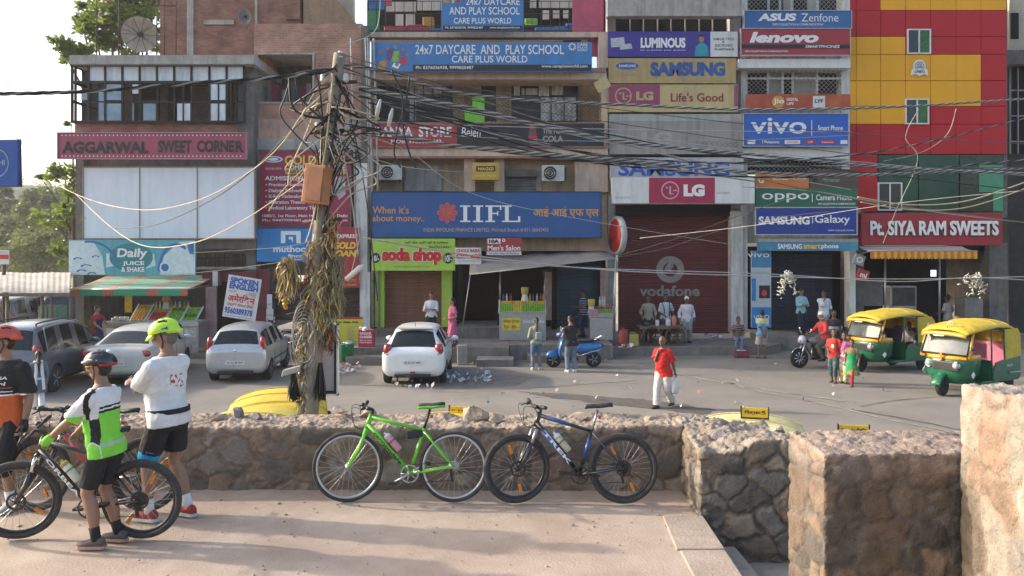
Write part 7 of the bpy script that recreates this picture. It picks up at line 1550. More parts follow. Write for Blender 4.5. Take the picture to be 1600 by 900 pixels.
person('man in orange and black cycling jersey cut by the left edge', (WX(8, 7.85), 7.85, TZ + .01), R(258), 1.75, lean=0, belly=.06, feet=((.05, .12), (.02, -.14)), toes=(10, -15), head=(-42, 4), shirt=([ORC, BLC, BLC, T_WHITE, cloth('navy', (.03, .03, .10))], jer2), sleeve=.88, hem=-.12, trousers=([BLC], None), tlen=.68, tloose=.012, shoes=(mat('shoe_pale', (.4, .38, .36), .7), SHOE_W[1]), sock=WHC, hair='short', collar=NEON, extra=ex_orange, near=True, wide=1.12, sloose=.02)
# --- people in the street
def at(px, d, z=0): return (WX(px, d), d, z)
def stripes(f, k=2): return lambda l, c: int((l.z * f) % 2)
def ex_school(p):
 b = MB(); T = p['T']; b.tube(smooth_path([T((.12, .10, .20)), T((.13, .08, .36)), T((.03, .09, .50)), T((-.10, .07, .38)), T((-.15, .09, .1)), T((-.17, .10, -.22))], 5), .06, 10, flat=.75); b.tube(smooth_path([T((.12, -.08, .10)), T((.13, -.08, .36)), T((.03, -.09, .50)), T((-.10, -.07, .38)), T((-.16, -.10, .0)), T((-.20, -.12, -.30))], 5), .06, 10, flat=.75); b.xf(Matrix.Scale(p['s'], 4)); b.build('scarf', WHC, p['root'])
person('girl in grey tunic and long white scarf walking past the grey people carrier', at(60, 17.9), R(128), 1.30, feet=((.14, .07), (-.20, -.07)), fz=(0, .04), hsc=1.12, fem=True, shirt=plain((.14, .16, .19), 'slate'), sleeve=1.5, hem=-.40, trousers=([WHC], None), tloose=.03, shoes=SHOE_B, hair='long', extra=ex_school)
person('fruit vendor in red and navy shirt standing left of the juice counter', at(152, 25.6, .16), R(-20), 1.68, head=(20, 10), hands=((.40, .12, 1.10), (.36, -.18, 1.0)), shirt=([cloth('vendor_red', (.34, .03, .04)), cloth('vendor_navy', (.03, .035, .08))], lambda l, c: 1 if (abs(l.y) < .14 and l.z < .36) else 0), trousers=plain((.03, .04, .09), 'denim_dark'), shoes=SHOE_B)
person('man in white shirt and black trousers reading his phone by the terracotta shutter', at(674, 27.6, .49), R(272), 1.68, head=(0, 28), hands=((.30, .04, 1.14), (.28, -.08, 1.16)), poles=((-.4, .9, -1), (-.4, -.9, -1)), shirt=([cloth('shirt_pale', (.60, .62, .66))], None), sleeve=1.25, hem=-.08, trousers=([BLC], None), shoes=SHOE_B)
cloth('saree_pink', (.55, .06, .26))
def ex_saree(p):
 b = MB(); T = p['T']; b.tube(smooth_path([T((.12, -.14, .05)), T((.15, -.02, .25)), T((.10, .12, .44)), T((-.02, .15, .50)), T((-.13, .12, .34)), T((-.15, .13, -.1)), T((-.14, .15, -.45))], 6), .085, 10, flat=.28); b.xf(Matrix.Scale(p['s'], 4)); b.build('saree_drape', cloth('saree_pink', (.55, .09, .28)), p['root'])
person('woman in bright pink patterned saree standing at the platform edge', at(707, 25.85, .49), R(205), 1.56, fem=True, belly=.05, head=(5, 5), hands=((.16, .14, 1.02), (.22, -.05, 1.05)), shirt=([cloth('saree_pink'), cloth('saree_gold', (.42, .28, .12))], lambda l, c: 1 if noise.noise(Vector((l.x * 18, l.y * 18, l.z * 18))) > .25 else 0), sleeve=.5, hem=-.02, skirt=([cloth('saree_pink'), cloth('saree_dark', (.10, .03, .05)), cloth('saree_gold')], lambda c: (2 if noise.noise(c * 14) > .2 else 1) if c.z < .42 else 0, .95, .07), shoes='sandal', hair='bun')
def ex_bag(p):
 b = MB(); T = p['T']; b.obox(T((-.17, -.05, .22)), (.05, 0, 0), (0, .11, 0), (0, 0, .13)); b.xf(Matrix.Scale(p['s'], 4)); b.build('backpack', cloth('bag_grey', (.32, .36, .38)), p['root'], bevel=.04)
person('girl with long black hair and blue jeans waiting left of the blue scooter', at(838, 24.05), R(100), 1.58, fem=True, feet=((0, .12), (0, -.13)), hands=((.22, .16, 1.05), (.22, -.16, 1.02)), shirt=plain((.30, .31, .24), 'khaki_top'), sleeve=1.5, hem=-.06, trousers=plain((.10, .18, .30), 'denim'), tloose=.008, shoes=(mat('shoe_tan', (.5, .4, .33)), SHOE_W[1]), hair='long', extra=ex_bag)
person('man in black T-shirt and faded jeans standing with his back before the blue scooter', at(893, 23.6), R(110), 1.66, lean=8, head=(20, 30), feet=((.02, .11), (-.02, -.12)), hands=((.26, .22, 1.08), (.28, -.05, 1.05)), shirt=([BLC], None), hem=-.12, trousers=plain((.15, .19, .25), 'denim_faded'), tloose=.022, shoes=SHOE_W)
person('stall keeper in navy and white striped T-shirt behind the small fruit cart', at(911, 28.9, .50), R(185), 1.70, head=(0, 22), hands=((.28, .1, 1.1), (.3, -.1, 1.1)), shirt=([cloth('navy'), cloth('stripe_white', (.5, .5, .52))], lambda l, c: 1 if (l.z * 12) % 1 > .72 else 0), trousers=plain((.04, .05, .10), 'denim_dark'), shoes=SHOE_B, skin=M_SKIND)
person('slim man in olive shirt behind the left end of the tea cart', at(1013, 29.0, .30), R(262), 1.68, head=(-10, 8), hands=((.12, .26, .92), (.14, -.24, .98)), shirt=plain((.30, .29, .22), 'olive'), sleeve=1.6, hem=-.10, trousers=plain((.03, .03, .035), 'charcoal'), shoes=SHOE_B, skin=M_SKIND)
def ex_stole(p):
 b = MB(); T = p['T']; b.tube(smooth_path([T((.14, .10, .02)), T((.15, .10, .30)), T((.05, .12, .48)), T((-.08, .06, .50)), T((-.08, -.08, .50)), T((.05, -.13, .47)), T((.15, -.10, .30)), T((.14, -.09, .12))], 5), .05, 8, flat=.3); b.xf(Matrix.Scale(p['s'], 4)); b.build('stole', cloth('stole_grey', (.07, .08, .12)), p['root'])
person('man in pale blue shirt with a dark stole behind the middle of the tea cart', at(1040, 29.05, .30), R(275), 1.72, head=(-15, 5), hands=((.10, .28, .95), (.2, -.12, 1.0)), belly=.04, shirt=plain((.50, .55, .62), 'shirt_sky'), sleeve=.9, hem=-.10, trousers=plain((.06, .07, .12), 'slacks_navy'), shoes=SHOE_B, skin=M_SKIND, extra=ex_stole)
person('man in white shirt and white cap standing right of the tea cart', at(1073, 28.7, .30), R(272), 1.66, head=(-12, 5), hands=((.04, .27, .90), (.04, -.27, .88)), shirt=plain((.58, .57, .60), 'shirt_lilac'), sleeve=1.8, hem=-.14, sloose=.026, trousers=plain((.26, .26, .26), 'slacks_grey'), tloose=.03, shoes=SHOE_B, hair='cap', hairm=WHC, skin=M_SKIND)
def ex_bagw(p):
 a, e, w = p['arms'][0]; b = MB(); q = w + Vector((0, 0, -.06)); rg = []
 for t, r1, r2 in ((0, .02, .015), (-.10, .06, .03), (-.22, .12, .06), (-.38, .14, .08), (-.44, .10, .05)): rg.append([q + Vector((r1 * math.cos(k) * (1 + .1 * math.sin(3 * k)), r2 * math.sin(k), t)) for k in [2 * math.pi * i / 16 for i in range(16)]])
 b.loft(rg, 0, True, True); b.xf(Matrix.Scale(p['s'], 4)); o = b.build('carrier_bag', mat('thin_white_plastic', (.68, .67, .66), .4, var=.1), None); o.location = p['root'].location; o.rotation_euler = p['root'].rotation_euler; meta(o, 'thin white plastic carrier bag in the hand of the man in red', 'bag')
 b = MB(); b.box(.145, .152, .045, .095, p['pelv'].z + .33, p['pelv'].z + .38); b.xf(Matrix.Scale(p['s'], 4)); b.build('shirt_badge', T_WHITE, p['root'])
person('balding man in red shirt and white trousers walking with a hand at his mouth', at(1037, 18.15), R(228), 1.63, lean=5, head=(0, 12), feet=((-.24, .09), (.17, -.09)), fz=(.05, 0), hands=((-.14, .24, .84), (.19, -.03, 1.40)), poles=((-1, .2, 0), (-.2, -.6, -1)), belly=.08, shirt=plain((.56, .022, .02), 'red_shirt'), sleeve=.85, hem=-.16, sloose=.028, trousers=plain((.60, .56, .52), 'trousers_cream'), tloose=.032, shoes=SHOE_B, hair='bald', extra=ex_bagw, skin=M_SKIND)
person('boy in dark striped shirt sitting on the step beside the whitewashed pillar', at(1152, 27.9, .10), R(268), 1.55, pel=.56, lean=18, feet=((.38, .10), (.32, -.12)), knee_pole=(1, 0, 1), head=(10, 10), hands=((.34, .12, .62), (.34, -.10, .66)), shirt=([cloth('stripe_dark', (.05, .03, .03)), cloth('stripe_tan', (.3, .22, .18))], stripes(26)), trousers=plain((.14, .2, .28), 'denim_grey'), shoes=SHOE_B, skin=M_SKIND)
person('boy in blue and yellow T-shirt with hands clasped behind his back', at(1191, 26.7), R(97), 1.62, feet=((0, .11), (0, -.12)), hands=((-.19, .03, .86), (-.20, -.03, .84)), poles=((-.6, 1, 0), (-.6, -1, 0)), shirt=([cloth('tee_blue', (.14, .33, .52)), cloth('tee_yellow', (.62, .56, .30))], lambda l, c: 1 if l.z > .34 - .0 * abs(l.y) else 0), sleeve=.85, hem=-.10, sloose=.03, trousers=plain((.46, .42, .37), 'shorts_beige'), tlen=.47, tloose=.035, shoes='sandal', skin=M_SKIND)
person('man in light blue shirt looking at his phone before the navy shutter', at(1252, 29.3, .52), R(285), 1.70, head=(0, 25), hands=((.30, .02, 1.16), (.28, -.06, 1.18)), poles=((-.4, .9, -1), (-.4, -.9, -1)), shirt=plain((.28, .50, .56), 'shirt_aqua'), sleeve=1.7, hem=-.12, trousers=plain((.02, .025, .05), 'denim_black'), shoes=SHOE_B)
person('man in loose white shirt with a hand on his mouth before the navy shutter', at(1287, 29.1, .52), R(262), 1.62, head=(-10, 10), hands=((.06, .25, .95), (.17, -.02, 1.42)), poles=((-1, .3, 0), (-.1, -.5, -1)), shirt=plain((.66, .67, .72), 'kurta_white'), sleeve=1.6, hem=-.20, sloose=.035, trousers=plain((.25, .2, .2), 'slacks_taupe'), shoes=SHOE_B, skin=M_SKIND)
def ex_rider(p):
 b = MB(); b.ball((.0, 0, .02), .135, .122, .140, 20); b.v = [v for v in b.v]; b.xf(p['HM']); b.xf(Matrix.Scale(p['s'], 4)); b.build('helmet', mat('helmet_pearl', (.55, .55, .54), .3, coat=.5), p['root'])
 b = MB(); b.loft([[(.142 * math.cos(a), .128 * math.sin(a), z) for a in [R(-62 + 12.4 * i) for i in range(11)]] for z in (-.045, .05)], 0, False, True, False); b.xf(p['HM']); b.xf(Matrix.Scale(p['s'], 4)); o = b.build('visor', mat('visor_skin', (.20, .13, .10), .3), p['root'])
ml = MBK.location
rd = person('motorcycle rider in red shirt and pearl helmet', (ml.x, ml.y, 0), R(192), 1.70, pel=.93, lean=10, feet=((.18, .20), (.18, -.20)), fz=(.22, .22), knee_pole=(1, 0, 1), hands=((.40, .30, 1.04), (.40, -.30, 1.04)), poles=((-.5, .8, -.6), (-.5, -.8, -.6)), head=(20, 0), shirt=plain((.50, .05, .05), 'red_kurta'), sleeve=1.6, hem=-.10, trousers=plain((.12, .09, .075), 'slacks_brown'), shoes=SHOE_B, hair=None, extra=ex_rider, skin=M_SKIND)
rd.location = (ml.x + .20, ml.y + .04, 0)
person('man in dark T-shirt with a pale chest band standing behind the motorcycle rider', at(1303, 25.9), R(255), 1.66, head=(-20, 5), hands=((.22, .1, 1.10), (.2, -.1, 1.06)), shirt=([cloth('tee_dark', (.035, .03, .035)), cloth('tee_band', (.45, .45, .5))], lambda l, c: 1 if .18 < l.z < .28 and abs(l.y) < .17 else 0), trousers=plain((.05, .05, .04), 'slacks_dark'), shoes=SHOE_B, skin=M_SKIND)
def floral(k): return lambda *a: 1 if noise.noise(Vector(a[-1]) * k) > .08 else 0
person('tallest child in red T-shirt and dark patterned leggings', at(1303, 21.7), R(232), 1.44, hsc=1.08, feet=((.06, .07), (-.08, -.08)), hands=((.0, .30, .82), (.16, -.12, 1.02)), head=(20, 0), fem=True, shirt=([cloth('child_red', (.50, .045, .03)), T_WHITE], lambda l, c: 1 if l.x > .08 and abs(l.y) < .04 and .22 < l.z < .34 else 0), hem=-.12, sleeve=.7, trousers=([cloth('legging_dark', (.04, .07, .08)), cloth('legging_teal', (.10, .16, .15))], floral(20)), tlen=.82, tloose=.02, shoes='sandal', hair='pony', skin=M_SKIND)
person('middle child in pink top and yellow patterned trousers', at(1319, 21.6), R(238), 1.36, hsc=1.1, feet=((.05, .06), (-.06, -.07)), hands=((.18, .06, 1.06), (.10, -.16, .98)), head=(15, 0), fem=True, shirt=([cloth('child_pink', (.58, .16, .34)), T_WHITE], lambda l, c: 1 if l.x > .08 and abs(l.y) < .05 and .05 < l.z < .14 else 0), hem=-.18, sleeve=.6, trousers=([cloth('child_yellow', (.55, .50, .10)), WHC], floral(12)), tloose=.04, shoes='sandal', hair='long', skin=M_SKIND)
person('smallest child in green dress and red leggings walking in front', at(1331, 21.1), R(230), 1.22, hsc=1.14, feet=((.16, .05), (-.22, -.06)), fz=(0, .04), hands=((.05, .26, .88), (-.02, -.26, .86)), head=(20, 5), fem=True, shirt=([cloth('child_green', (.02, .26, .09)), cloth('bodice_gold', (.22, .16, .08))], lambda l, c: 1 if l.z > .32 else 0), hem=.0, sleeve=.35, skirt=([cloth('child_green'), cloth('hem_gold', (.35, .22, .06))], lambda c: 1 if (c.z < .62 and noise.noise(c * 16) > -.1) else 0, .58, .15), trousers=([cloth('legging_red', (.42, .03, .04))], None), tloose=.008, shoes='sandal', hair='pony', skin=M_SKIND)
def seat_in(rk, lx, ly, **kw):
 M_ = Matrix.Translation(rk.location) @ Matrix.Rotation(rk.rotation_euler.z, 4, 'Z'); q = M_ @ Vector((lx, ly, .0)); return (q.x, q.y, .0), rk.rotation_euler.z
q, a = seat_in(RB, .28, .0)
person('rickshaw driver in dark purple shirt sitting inside the farther rickshaw', (q[0], q[1], .02), a, 1.6, pel=.72, lean=5, feet=((.42, .12), (.42, -.12)), fz=(.28, .28), knee_pole=(1, 0, 1), hands=((.40, .22, .98), (.40, -.22, .98)), shirt=plain((.10, .08, .16), 'driver_purple'), sleeve=1.5, trousers=plain((.03, .03, .04), 'charcoal'), shoes=SHOE_B, skin=M_SKIND)
q, a = seat_in(RB, -.85, .12)
person('passenger in brown and white clothes on the back seat of the farther rickshaw', (q[0], q[1], .02), a, 1.55, pel=.74, lean=2, feet=((.42, .12), (.42, -.12)), fz=(.28, .28), knee_pole=(1, 0, 1), head=(40, 0), hands=((.30, .10, .86), (.30, -.10, .84)), shirt=plain((.42, .36, .34), 'passenger_white'), sleeve=1.4, trousers=plain((.12, .08, .07), 'slacks_brown'), shoes=SHOE_B, skin=M_SKIND)
person('customer in white shirt and tan trousers inside the sweets shop', at(1481, 30.2, .22), R(120), 1.72, hands=((.25, .2, 1.05), (.2, -.2, 1.0)), shirt=plain((.40, .37, .33), 'shirt_dim'), sleeve=.9, trousers=plain((.18, .14, .11), 'slacks_tan'), shoes=SHOE_B, skin=M_SKIND)
person('sweet seller in dull green shirt behind the glass counter', at(1415, 32.4, .3), R(270), 1.66, head=(10, 10), hands=((.25, .15, 1.0), (.25, -.15, 1.0)), shirt=plain((.10, .12, .11), 'shirt_moss'), sleeve=.9, trousers=plain((.05, .05, .05), 'charcoal'), shoes=SHOE_B, skin=M_SKIND)
# ------------------------------------------------------------------ stalls, bins and shop clutter
FR_ = [mat('fruit_orange', (.62, .30, .02), .5), mat('fruit_green', (.20, .42, .03), .5), mat('fruit_yellow', (.65, .50, .05), .5), mat('fruit_red', (.45, .04, .03), .5), mat('fruit_darkgreen', (.06, .17, .02), .5)]
M_WOOD = mat('old_wood', (.17, .12, .08), .85, var=.3, scale=5, bump=.4, stretch=.3); M_CUP = mat('cup_white', (.62, .62, .6), .5)
def fruit_tray(label, x, y, z, w, dep, tilt, cols, r=.045, cat='fruit tray'):
 t = thing('fruit_tray', label, cat, (x, y, z)); M_ = Matrix.Rotation(R(tilt), 4, 'X'); b = MB()
 b.box(-w / 2, w / 2, -dep / 2, dep / 2, -.02, 0); 
 for q in (-w / 2, w / 2): b.box(q - .012, q + .012, -dep / 2, dep / 2, 0, .07)
 b.box(-w / 2, w / 2, -dep / 2 - .012, -dep / 2, -.02, .05); b.xf(M_); b.build('tray', M_WHITE, t)
 b = MB(); nx, ny = max(1, int(w / (2 * r))), max(1, int(dep / (2 * r))); rnd = random.Random(int(x * 100))
 for j in range(ny):
  for i in range(nx): b.ball((-w / 2 + r + i * 2 * r + rnd.uniform(-.006, .006), -dep / 2 + r + j * 2 * r, r * .9 + rnd.uniform(0, .012)), r, n=8, mi=cols[(j * len(cols) // ny) % len(cols)] if not callable(cols) else cols(i / nx, j / ny))
 b.xf(M_); meta(b.build('fruit', FR_, t), kind='stuff'); return t
def dispenser(label, x, y, z, top):
 t = thing('juice_dispenser', label, 'juice dispenser', (x, y, z)); MB().lathe([(.001, 0), (.13, 0), (.12, .10), (.09, .22), (.10, .24), (.001, .25)], n=16).build('base', M_WHITE, t); MB().lathe([(.08, .25), (.12, .28), (.13, .48), (.11, .50), (.001, .51)], n=16).build('jug', top, t)
def bottles(label, pxs, d, z, cols, h=.26):
 for i, px in enumerate(pxs): o = MB().lathe([(.001, 0), (.035, 0), (.035, h * .6), (.014, h * .8), (.014, h), (.001, h)], n=10).build('bottle', cols[i % len(cols)]); o.location = (WX(px, d), d, z); meta(o, label, 'bottle', label)
d = 26.9; t = thing('juice_counter', 'long steel juice counter with white printed front under the striped awning', 'counter', (WX(235, d), d, .16)); X0, X1 = WX(160, d), WX(310, d)
b = MB(); b.box(X0, X1, d, d + .9, .35, 1.05); b.box(X0 - .05, X1 + .05, d - .12, d + 1.0, 1.05, 1.20); b.box(X0 - .02, X1 + .02, d - .06, d, .16, .40); b.build('cabinet', M_STEEL, t, True, .015)
for i, (a, c) in enumerate(((166, 192), (194, 214), (215, 226), (228, 262), (264, 286), (288, 306))): MB().pbox(a, 513, c, 527, d - .012, .01).build('front_panel', [M_WHITE, mat('print_pale', (.5, .5, .5), .5, var=.4, scale=12), mat('print_rose', (.4, .2, .25), .5, var=.4, scale=10)][[0, 1, 2, 0, 0, 1][i]], t, True)
z = 1.22
fruit_tray('leftmost tilted tray of oranges on the long juice counter', WX(222, 27.2), 27.2, z + .24, .50, .85, 38, [0, 0, 2, 0])
fruit_tray('tilted tray of red fruit beside the oranges on the long juice counter', WX(250, 27.2), 27.2, z + .18, .55, .7, 30, [3, 3, 0])
fruit_tray('tilted tray of limes right of the red fruit on the long juice counter', WX(277, 27.2), 27.2, z + .20, .50, .8, 33, [1, 1, 4])
fruit_tray('rightmost tilted tray of limes on the long juice counter', WX(301, 27.2), 27.2, z + .20, .48, .8, 33, [1, 4, 1, 1])
dispenser('yellow topped juice dispenser behind the trays of the long juice counter', WX(260, 27.8), 27.8, 1.55, mat('jug_amber', (.45, .28, .10), .4))
b = MB(); rnd = random.Random(3)
for i in range(26): b.lathe([(.03, 0), (.04, .09), (.03, .09)], (WX(176 + i % 13 * 2, 27.1 + (i // 13) * .12), 27.1 + (i // 13) * .12, 1.21 + rnd.choice((0, .05))), 'z', 8)
meta(b.build('paper_cups', M_CUP), 'rows of white paper cups at the left end of the juice counter', 'cups', kind='stuff')
bottles('small drink bottle on the rear shelf of the long juice counter', [244, 250, 268, 274, 281, 288, 294], 27.75, 1.5, [FR_[2], M_CUP, FR_[0]], .34)
o = MB().box(-.9, .9, -.02, .02, 0, .6); 
t = thing('red_crate', 'red plastic crate at the left foot of the juice counter', 'crate', (WX(163, 26.2), 26.2, 0)); b = MB(); b.box(-.4, .4, -.25, .25, .02, .05)
for q in (-.25, .23): b.box(-.4, .4, q, q + .02, .02, .42)
for q in (-.4, .38): b.box(q, q + .02, -.23, .23, .02, .42)
b.build('crate_body', mat('crate_red', (.50, .05, .03), .5), t); MB().box(-.2, .2, -.257, -.251, .20, .30).build('handle_slot', M_BLACK, t)
MB().pbox(195, 462, 206, 488, 28.5, .03).build('hanging_sheet', FR_[2]); meta(bpy.data.objects['hanging_sheet'], 'yellow printed sheet hanging inside the juice stall', 'sheet')
d = 27.6; t = thing('fruit_stall', 'steel fruit stall with a yellow poster and rows of limes and mangoes', 'stall', (WX(816, d), d, .495)); X0, X1 = WX(780, d), WX(853, d); zt = WZ(489, d)
b = MB(); b.box(X0, X1, d, d + .8, .50, zt); b.box(X0 - .04, X1 + .04, d - .05, d + .85, zt, zt + .05); b.build('cabinet', M_STEEL, t, True, .01); MB().pbox(785, 497, 813, 516, d - .01, .008).build('poster', mat('poster_yellow', (.62, .55, .04), .5, var=.3, scale=8), t, True)
write(t, d - .012, T_RED, ('FRESH JUICE', (787, 500, 811, 505)), ('30/-  40/-', (787, 508, 809, 513)))
write(t, d, T_WHITE, ('Juice & Shake', (817, 499, 850, 506)))
for q in (WX(781, d), WX(852, d)): MB().tube([(q, d + .75, zt), (q, d + .75, 2.9)], .025, 6).build('post', M_STEEL, t, True)
fruit_tray('wide tray of limes and mangoes in rows on the centre fruit stall', WX(816, d), d + .30, zt + .18, (X1 - X0), .7, 34, lambda u, v: (2 if .25 < u < .5 else 1) if v < .75 else (0 if int(u * 12) % 3 == 0 else 2), .04)
dispenser('white dispenser with a yellow jug on the centre fruit stall', WX(820, d + .6), d + .6, zt + .36, mat('jug_yellow', (.55, .40, .08), .4))
bottles('drink bottle in the row behind the limes of the centre stall', [787, 792, 798, 828, 833, 839, 845, 849], d + .65, zt + .38, [T_BLUE, M_CUP, FR_[3], FR_[0]])
d = 27.7; t = thing('fruit_cart', 'small steel fruit cart with a tall yellow jug before the blue shutter', 'cart', (WX(940, d), d, .50)); X0, X1 = WX(921, d), WX(959, d); zt = WZ(496, d)
b = MB(); b.box(X0 + .02, X1 - .02, d, d + .7, .50, zt); b.box(X0 - .03, X1 + .03, d - .04, d + .75, zt, zt + .10); b.build('cabinet', M_STEEL, t, True, .01); MB().pbox(920, 483, 935, 494, d - .05, .01).build('print_panel', mat('print_rose'), t, True)
fruit_tray('tray of red apples and limes on the small fruit cart', WX(946, d), d + .3, zt + .22, .75, .5, 30, lambda u, v: 1 if v < .5 else 3, .042)
dispenser('tall yellow juice jug at the left end of the small fruit cart', WX(925, d), d + .25, zt + .12, mat('jug_yellow'))
bottles('white cup stack on the small fruit cart', [937, 941, 944], d + .5, zt + .3, [M_CUP], .4)
d = 27.75; t = thing('tea_cart', 'wooden hand cart table with four spoked wheels set with cups and pots', 'cart', (WX(1036, d), d, .30)); X0, X1 = WX(1001, d), WX(1072, d); zt = WZ(511, d)
b = MB(); b.box(X0, X1, d, d + 1.0, zt - .08, zt); b.build('tabletop', M_WOOD, t, True, .01)
for q in (X0 + .12, X1 - .12):
 for y in (d + .08, d + .9): MB().box(q - .035, q + .035, y - .03, y + .03, .30, zt - .08).build('leg', M_WOOD, t, True)
for q in (X0 + .38, X1 - .38):
 for y in (d - .06, d + .98):
  b = MB(); b.torus((q, y, .62), .32, .025, 'y', 28, 6); [b.tube([(q, y, .62), (q + .31 * math.cos(R(45 * k)), y, .62 + .31 * math.sin(R(45 * k)))], .012, 4) for k in range(8)]; b.build('wheel', M_RUST, t, True)
for px, h, r, m, lb, nm in ((1010, .16, .14, M_DKMETAL, 'black cooking pot at the left end of the tea cart', 'cooking_pot'), (1027, .22, .07, M_CUP, 'white jug on the tea cart before the man in olive', 'jug'), (1044, .26, .09, M_CUP, 'tall white canister in the middle of the tea cart', 'canister'), (1053, .36, .085, mat('can_orange', (.5, .2, .1), .5), 'tall orange flask on the tea cart', 'flask'), (1064, .18, .05, mat('bottle_green', (.08, .14, .05), .2), 'small green bottle at the right end of the tea cart', 'bottle')):
 o = MB().lathe([(.001, 0), (r * .9, 0), (r, h * .2), (r, h * .8), (r * .6, h), (.001, h)], n=16).build(nm, m); o.location = (WX(px, d + .4), d + .4, zt); meta(o, lb, nm.replace('_', ' '))
def bin_(label, px, d, z, h, r, m, fill=None, box=False, txt=None):
 t = thing('waste_bin', label, 'waste bin', (WX(px, d), d, z)); b = MB()
 if box: b.box(-r, r, -r * .8, r * .8, 0, h); b.build('bin_body', m, t, bevel=.01)
 else: b.lathe([(.001, 0), (r * .8, 0), (r, h), (r * 1.06, h + .01), (r * 1.06, h + .04), (r * .94, h + .04), (r * .92, h - .1), (.001, h - .1)], n=24); b.build('bin_body', m, t)
 if fill:
  b = MB(); rnd = random.Random(px)
  for i in range(16): a = rnd.uniform(0, 6.3); q = r * rnd.uniform(0, .8); b.ball((q * math.cos(a), q * math.sin(a), h + rnd.uniform(-.03, .06)), r * .3, r * .25, r * .15, 6)
  meta(b.build('rubbish', M_CUP, t), kind='stuff')
 if txt:
  l = MB()
  for s_, z0, z1 in txt: v, f, a, bb, c, e = text_mesh(s_, .03); l.add([(-r * .8 + (x - a) / (bb - a) * r * 1.6, -r * .8 - .006, z0 + (y - c) / (e - c) * (z1 - z0)) for x, y in v], f)
  l.build('lettering', T_WHITE, t)
bin_('green plastic bin full of rubbish beside the yellow menu board', 542, 25.3, .0, .62, .22, mat('bin_green', (.02, .22, .08), .45), True)
bin_('red square bin with white lettering on the platform beside the green bin', 573, 25.9, .49, .55, .24, mat('bin_red', (.40, .03, .06), .5), True, True, [('SAGAR', .40, .48), ('CLASSES', .29, .37), ('9th to 12th', .20, .24), ('Maths Science', .13, .17)])
bin_('blue bin with a black rim in the lane right of the sweets shop', 1557, 29.5, .22, .62, .28, mat('bin_blue', (.02, .07, .24), .5))
t = thing('gas_cylinder', 'rusty red gas cylinder beside the left end of the tea cart', 'gas cylinder', (WX(974, 27.6), 27.6, .30)); MB().lathe([(.001, 0), (.16, .02), (.17, .1), (.17, .48), (.12, .58), (.04, .60), (.04, .66), (.001, .66)], n=20).build('tank', mat('cylinder_red', (.30, .04, .03), .6, dirt=.3), t); MB().torus((0, 0, .66), .10, .012, 'z', 20, 6).build('guard_ring', M_RUST, t)
t = thing('jerry_can', 'yellow plastic jerry can beside the gas cylinder', 'jerry can', (WX(990, 27.6), 27.6, .30)); b = MB(); b.box(-.17, .17, -.1, .1, 0, .42); b.build('can_body', mat('can_yellow', (.42, .33, .08), .5, dirt=.2), t, bevel=.04); MB().tube([(-.1, 0, .42), (-.1, 0, .48), (.06, 0, .48), (.06, 0, .42)], .018, 6).build('handle', mat('can_yellow'), t)
t = thing('plastic_crate', 'small dark red crate on the road by the whitewashed pillar', 'crate', (WX(1159, 26.9), 26.9, .0)); b = MB(); b.box(-.22, .22, -.15, .15, 0, .03)
for q in (-.15, .13): b.box(-.22, .22, q, q + .02, .05, .24)
for q in (-.22, .2): b.box(q, q + .02, -.13, .13, .0, .24)
b.build('crate_body', mat('crate_maroon', (.20, .05, .06), .6), t); MB().box(-.15, .12, -.1, .08, .20, .25).build('crate_lid', M_CUP, t)
t = thing('display_counter', 'glass fronted sweet counter at the left of the sweets shop', 'counter', (WX(1412, 31), 31, .22)); b = MB(); b.pbox(1392, 447, 1432, 449, 31, .7); b.pbox(1392, 478, 1432, 503, 31, .7)
for a in (1392, 1430.5): b.pbox(a, 447, a + 1.5, 480, 31.0, .03)
b.build('counter_frame', M_STEEL, t, True); MB().pbox(1394, 449, 1430, 478, 31.03, .6).build('glass', mat('case_glass', (.10, .095, .085), .1, var=.4, scale=3), t, True)
o = MB().pbox(1349, 438, 1380, 478, 30.9, .2).build('side_counter', mat('counter_grey', (.22, .21, .19), .7, dirt=.3)); meta(o, 'plain grey counter panel left of the glass sweet counter', 'counter')
o = MB().pbox(1508, 466, 1536, 496, 29.6, .7).build('steel_box', mat('box_grey', (.20, .19, .17), .6, dirt=.3)); meta(o, 'grey box counter at the right end of the sweets shop', 'box')
def ac(label, r, d):
 x0, y0, x1, y1 = r; t = thing('air_conditioner', label, 'air conditioner', tuple(P((x0 + x1) / 2, y1, d)), group='air conditioner units'); b = MB(); b.pbox(x0, y0, x1, y1, d, .35); b.build('casing', mat('ac_white', (.5, .5, .48), .5, dirt=.25), t, True, .015)
 c = P(x0 + (x1 - x0) * .36, (y0 + y1) / 2, d - .012); b = MB(); rr = (y1 - y0) * .42 * d / FOC; b.lathe([(.001, 0), (rr, 0), (rr, .01), (.001, .01)], c, 'y', 24); f = b.build('fan_opening', M_DKMETAL, t, True); b = MB()
 for k in range(1, 4): b.torus(c + Vector((0, -.012, 0)), rr * k / 3, .012, 'y', 24, 5)
 b.tube([c + Vector((-rr, -.012, 0)), c + Vector((rr, -.012, 0))], .01, 4); b.build('fan_guard', M_STEEL, f, True); b = MB()
 for q in (x0 + 4, x1 - 4): b.pbox(q - .6, y1, q + .6, y1 + 4, d + .02, .33)
 b.build('bracket', M_RUST, t, True); MB().pbox(x1, y0 + 3, x1 + 4, y1 - 2, d + .05, .25).build('service_cover', M_DKMETAL, t, True)
ac('white air conditioner by the left end of the finance board', (592, 258, 628, 281), 29.3); ac('white air conditioner above the right part of the finance board', (847, 258, 882, 283), 29.3)
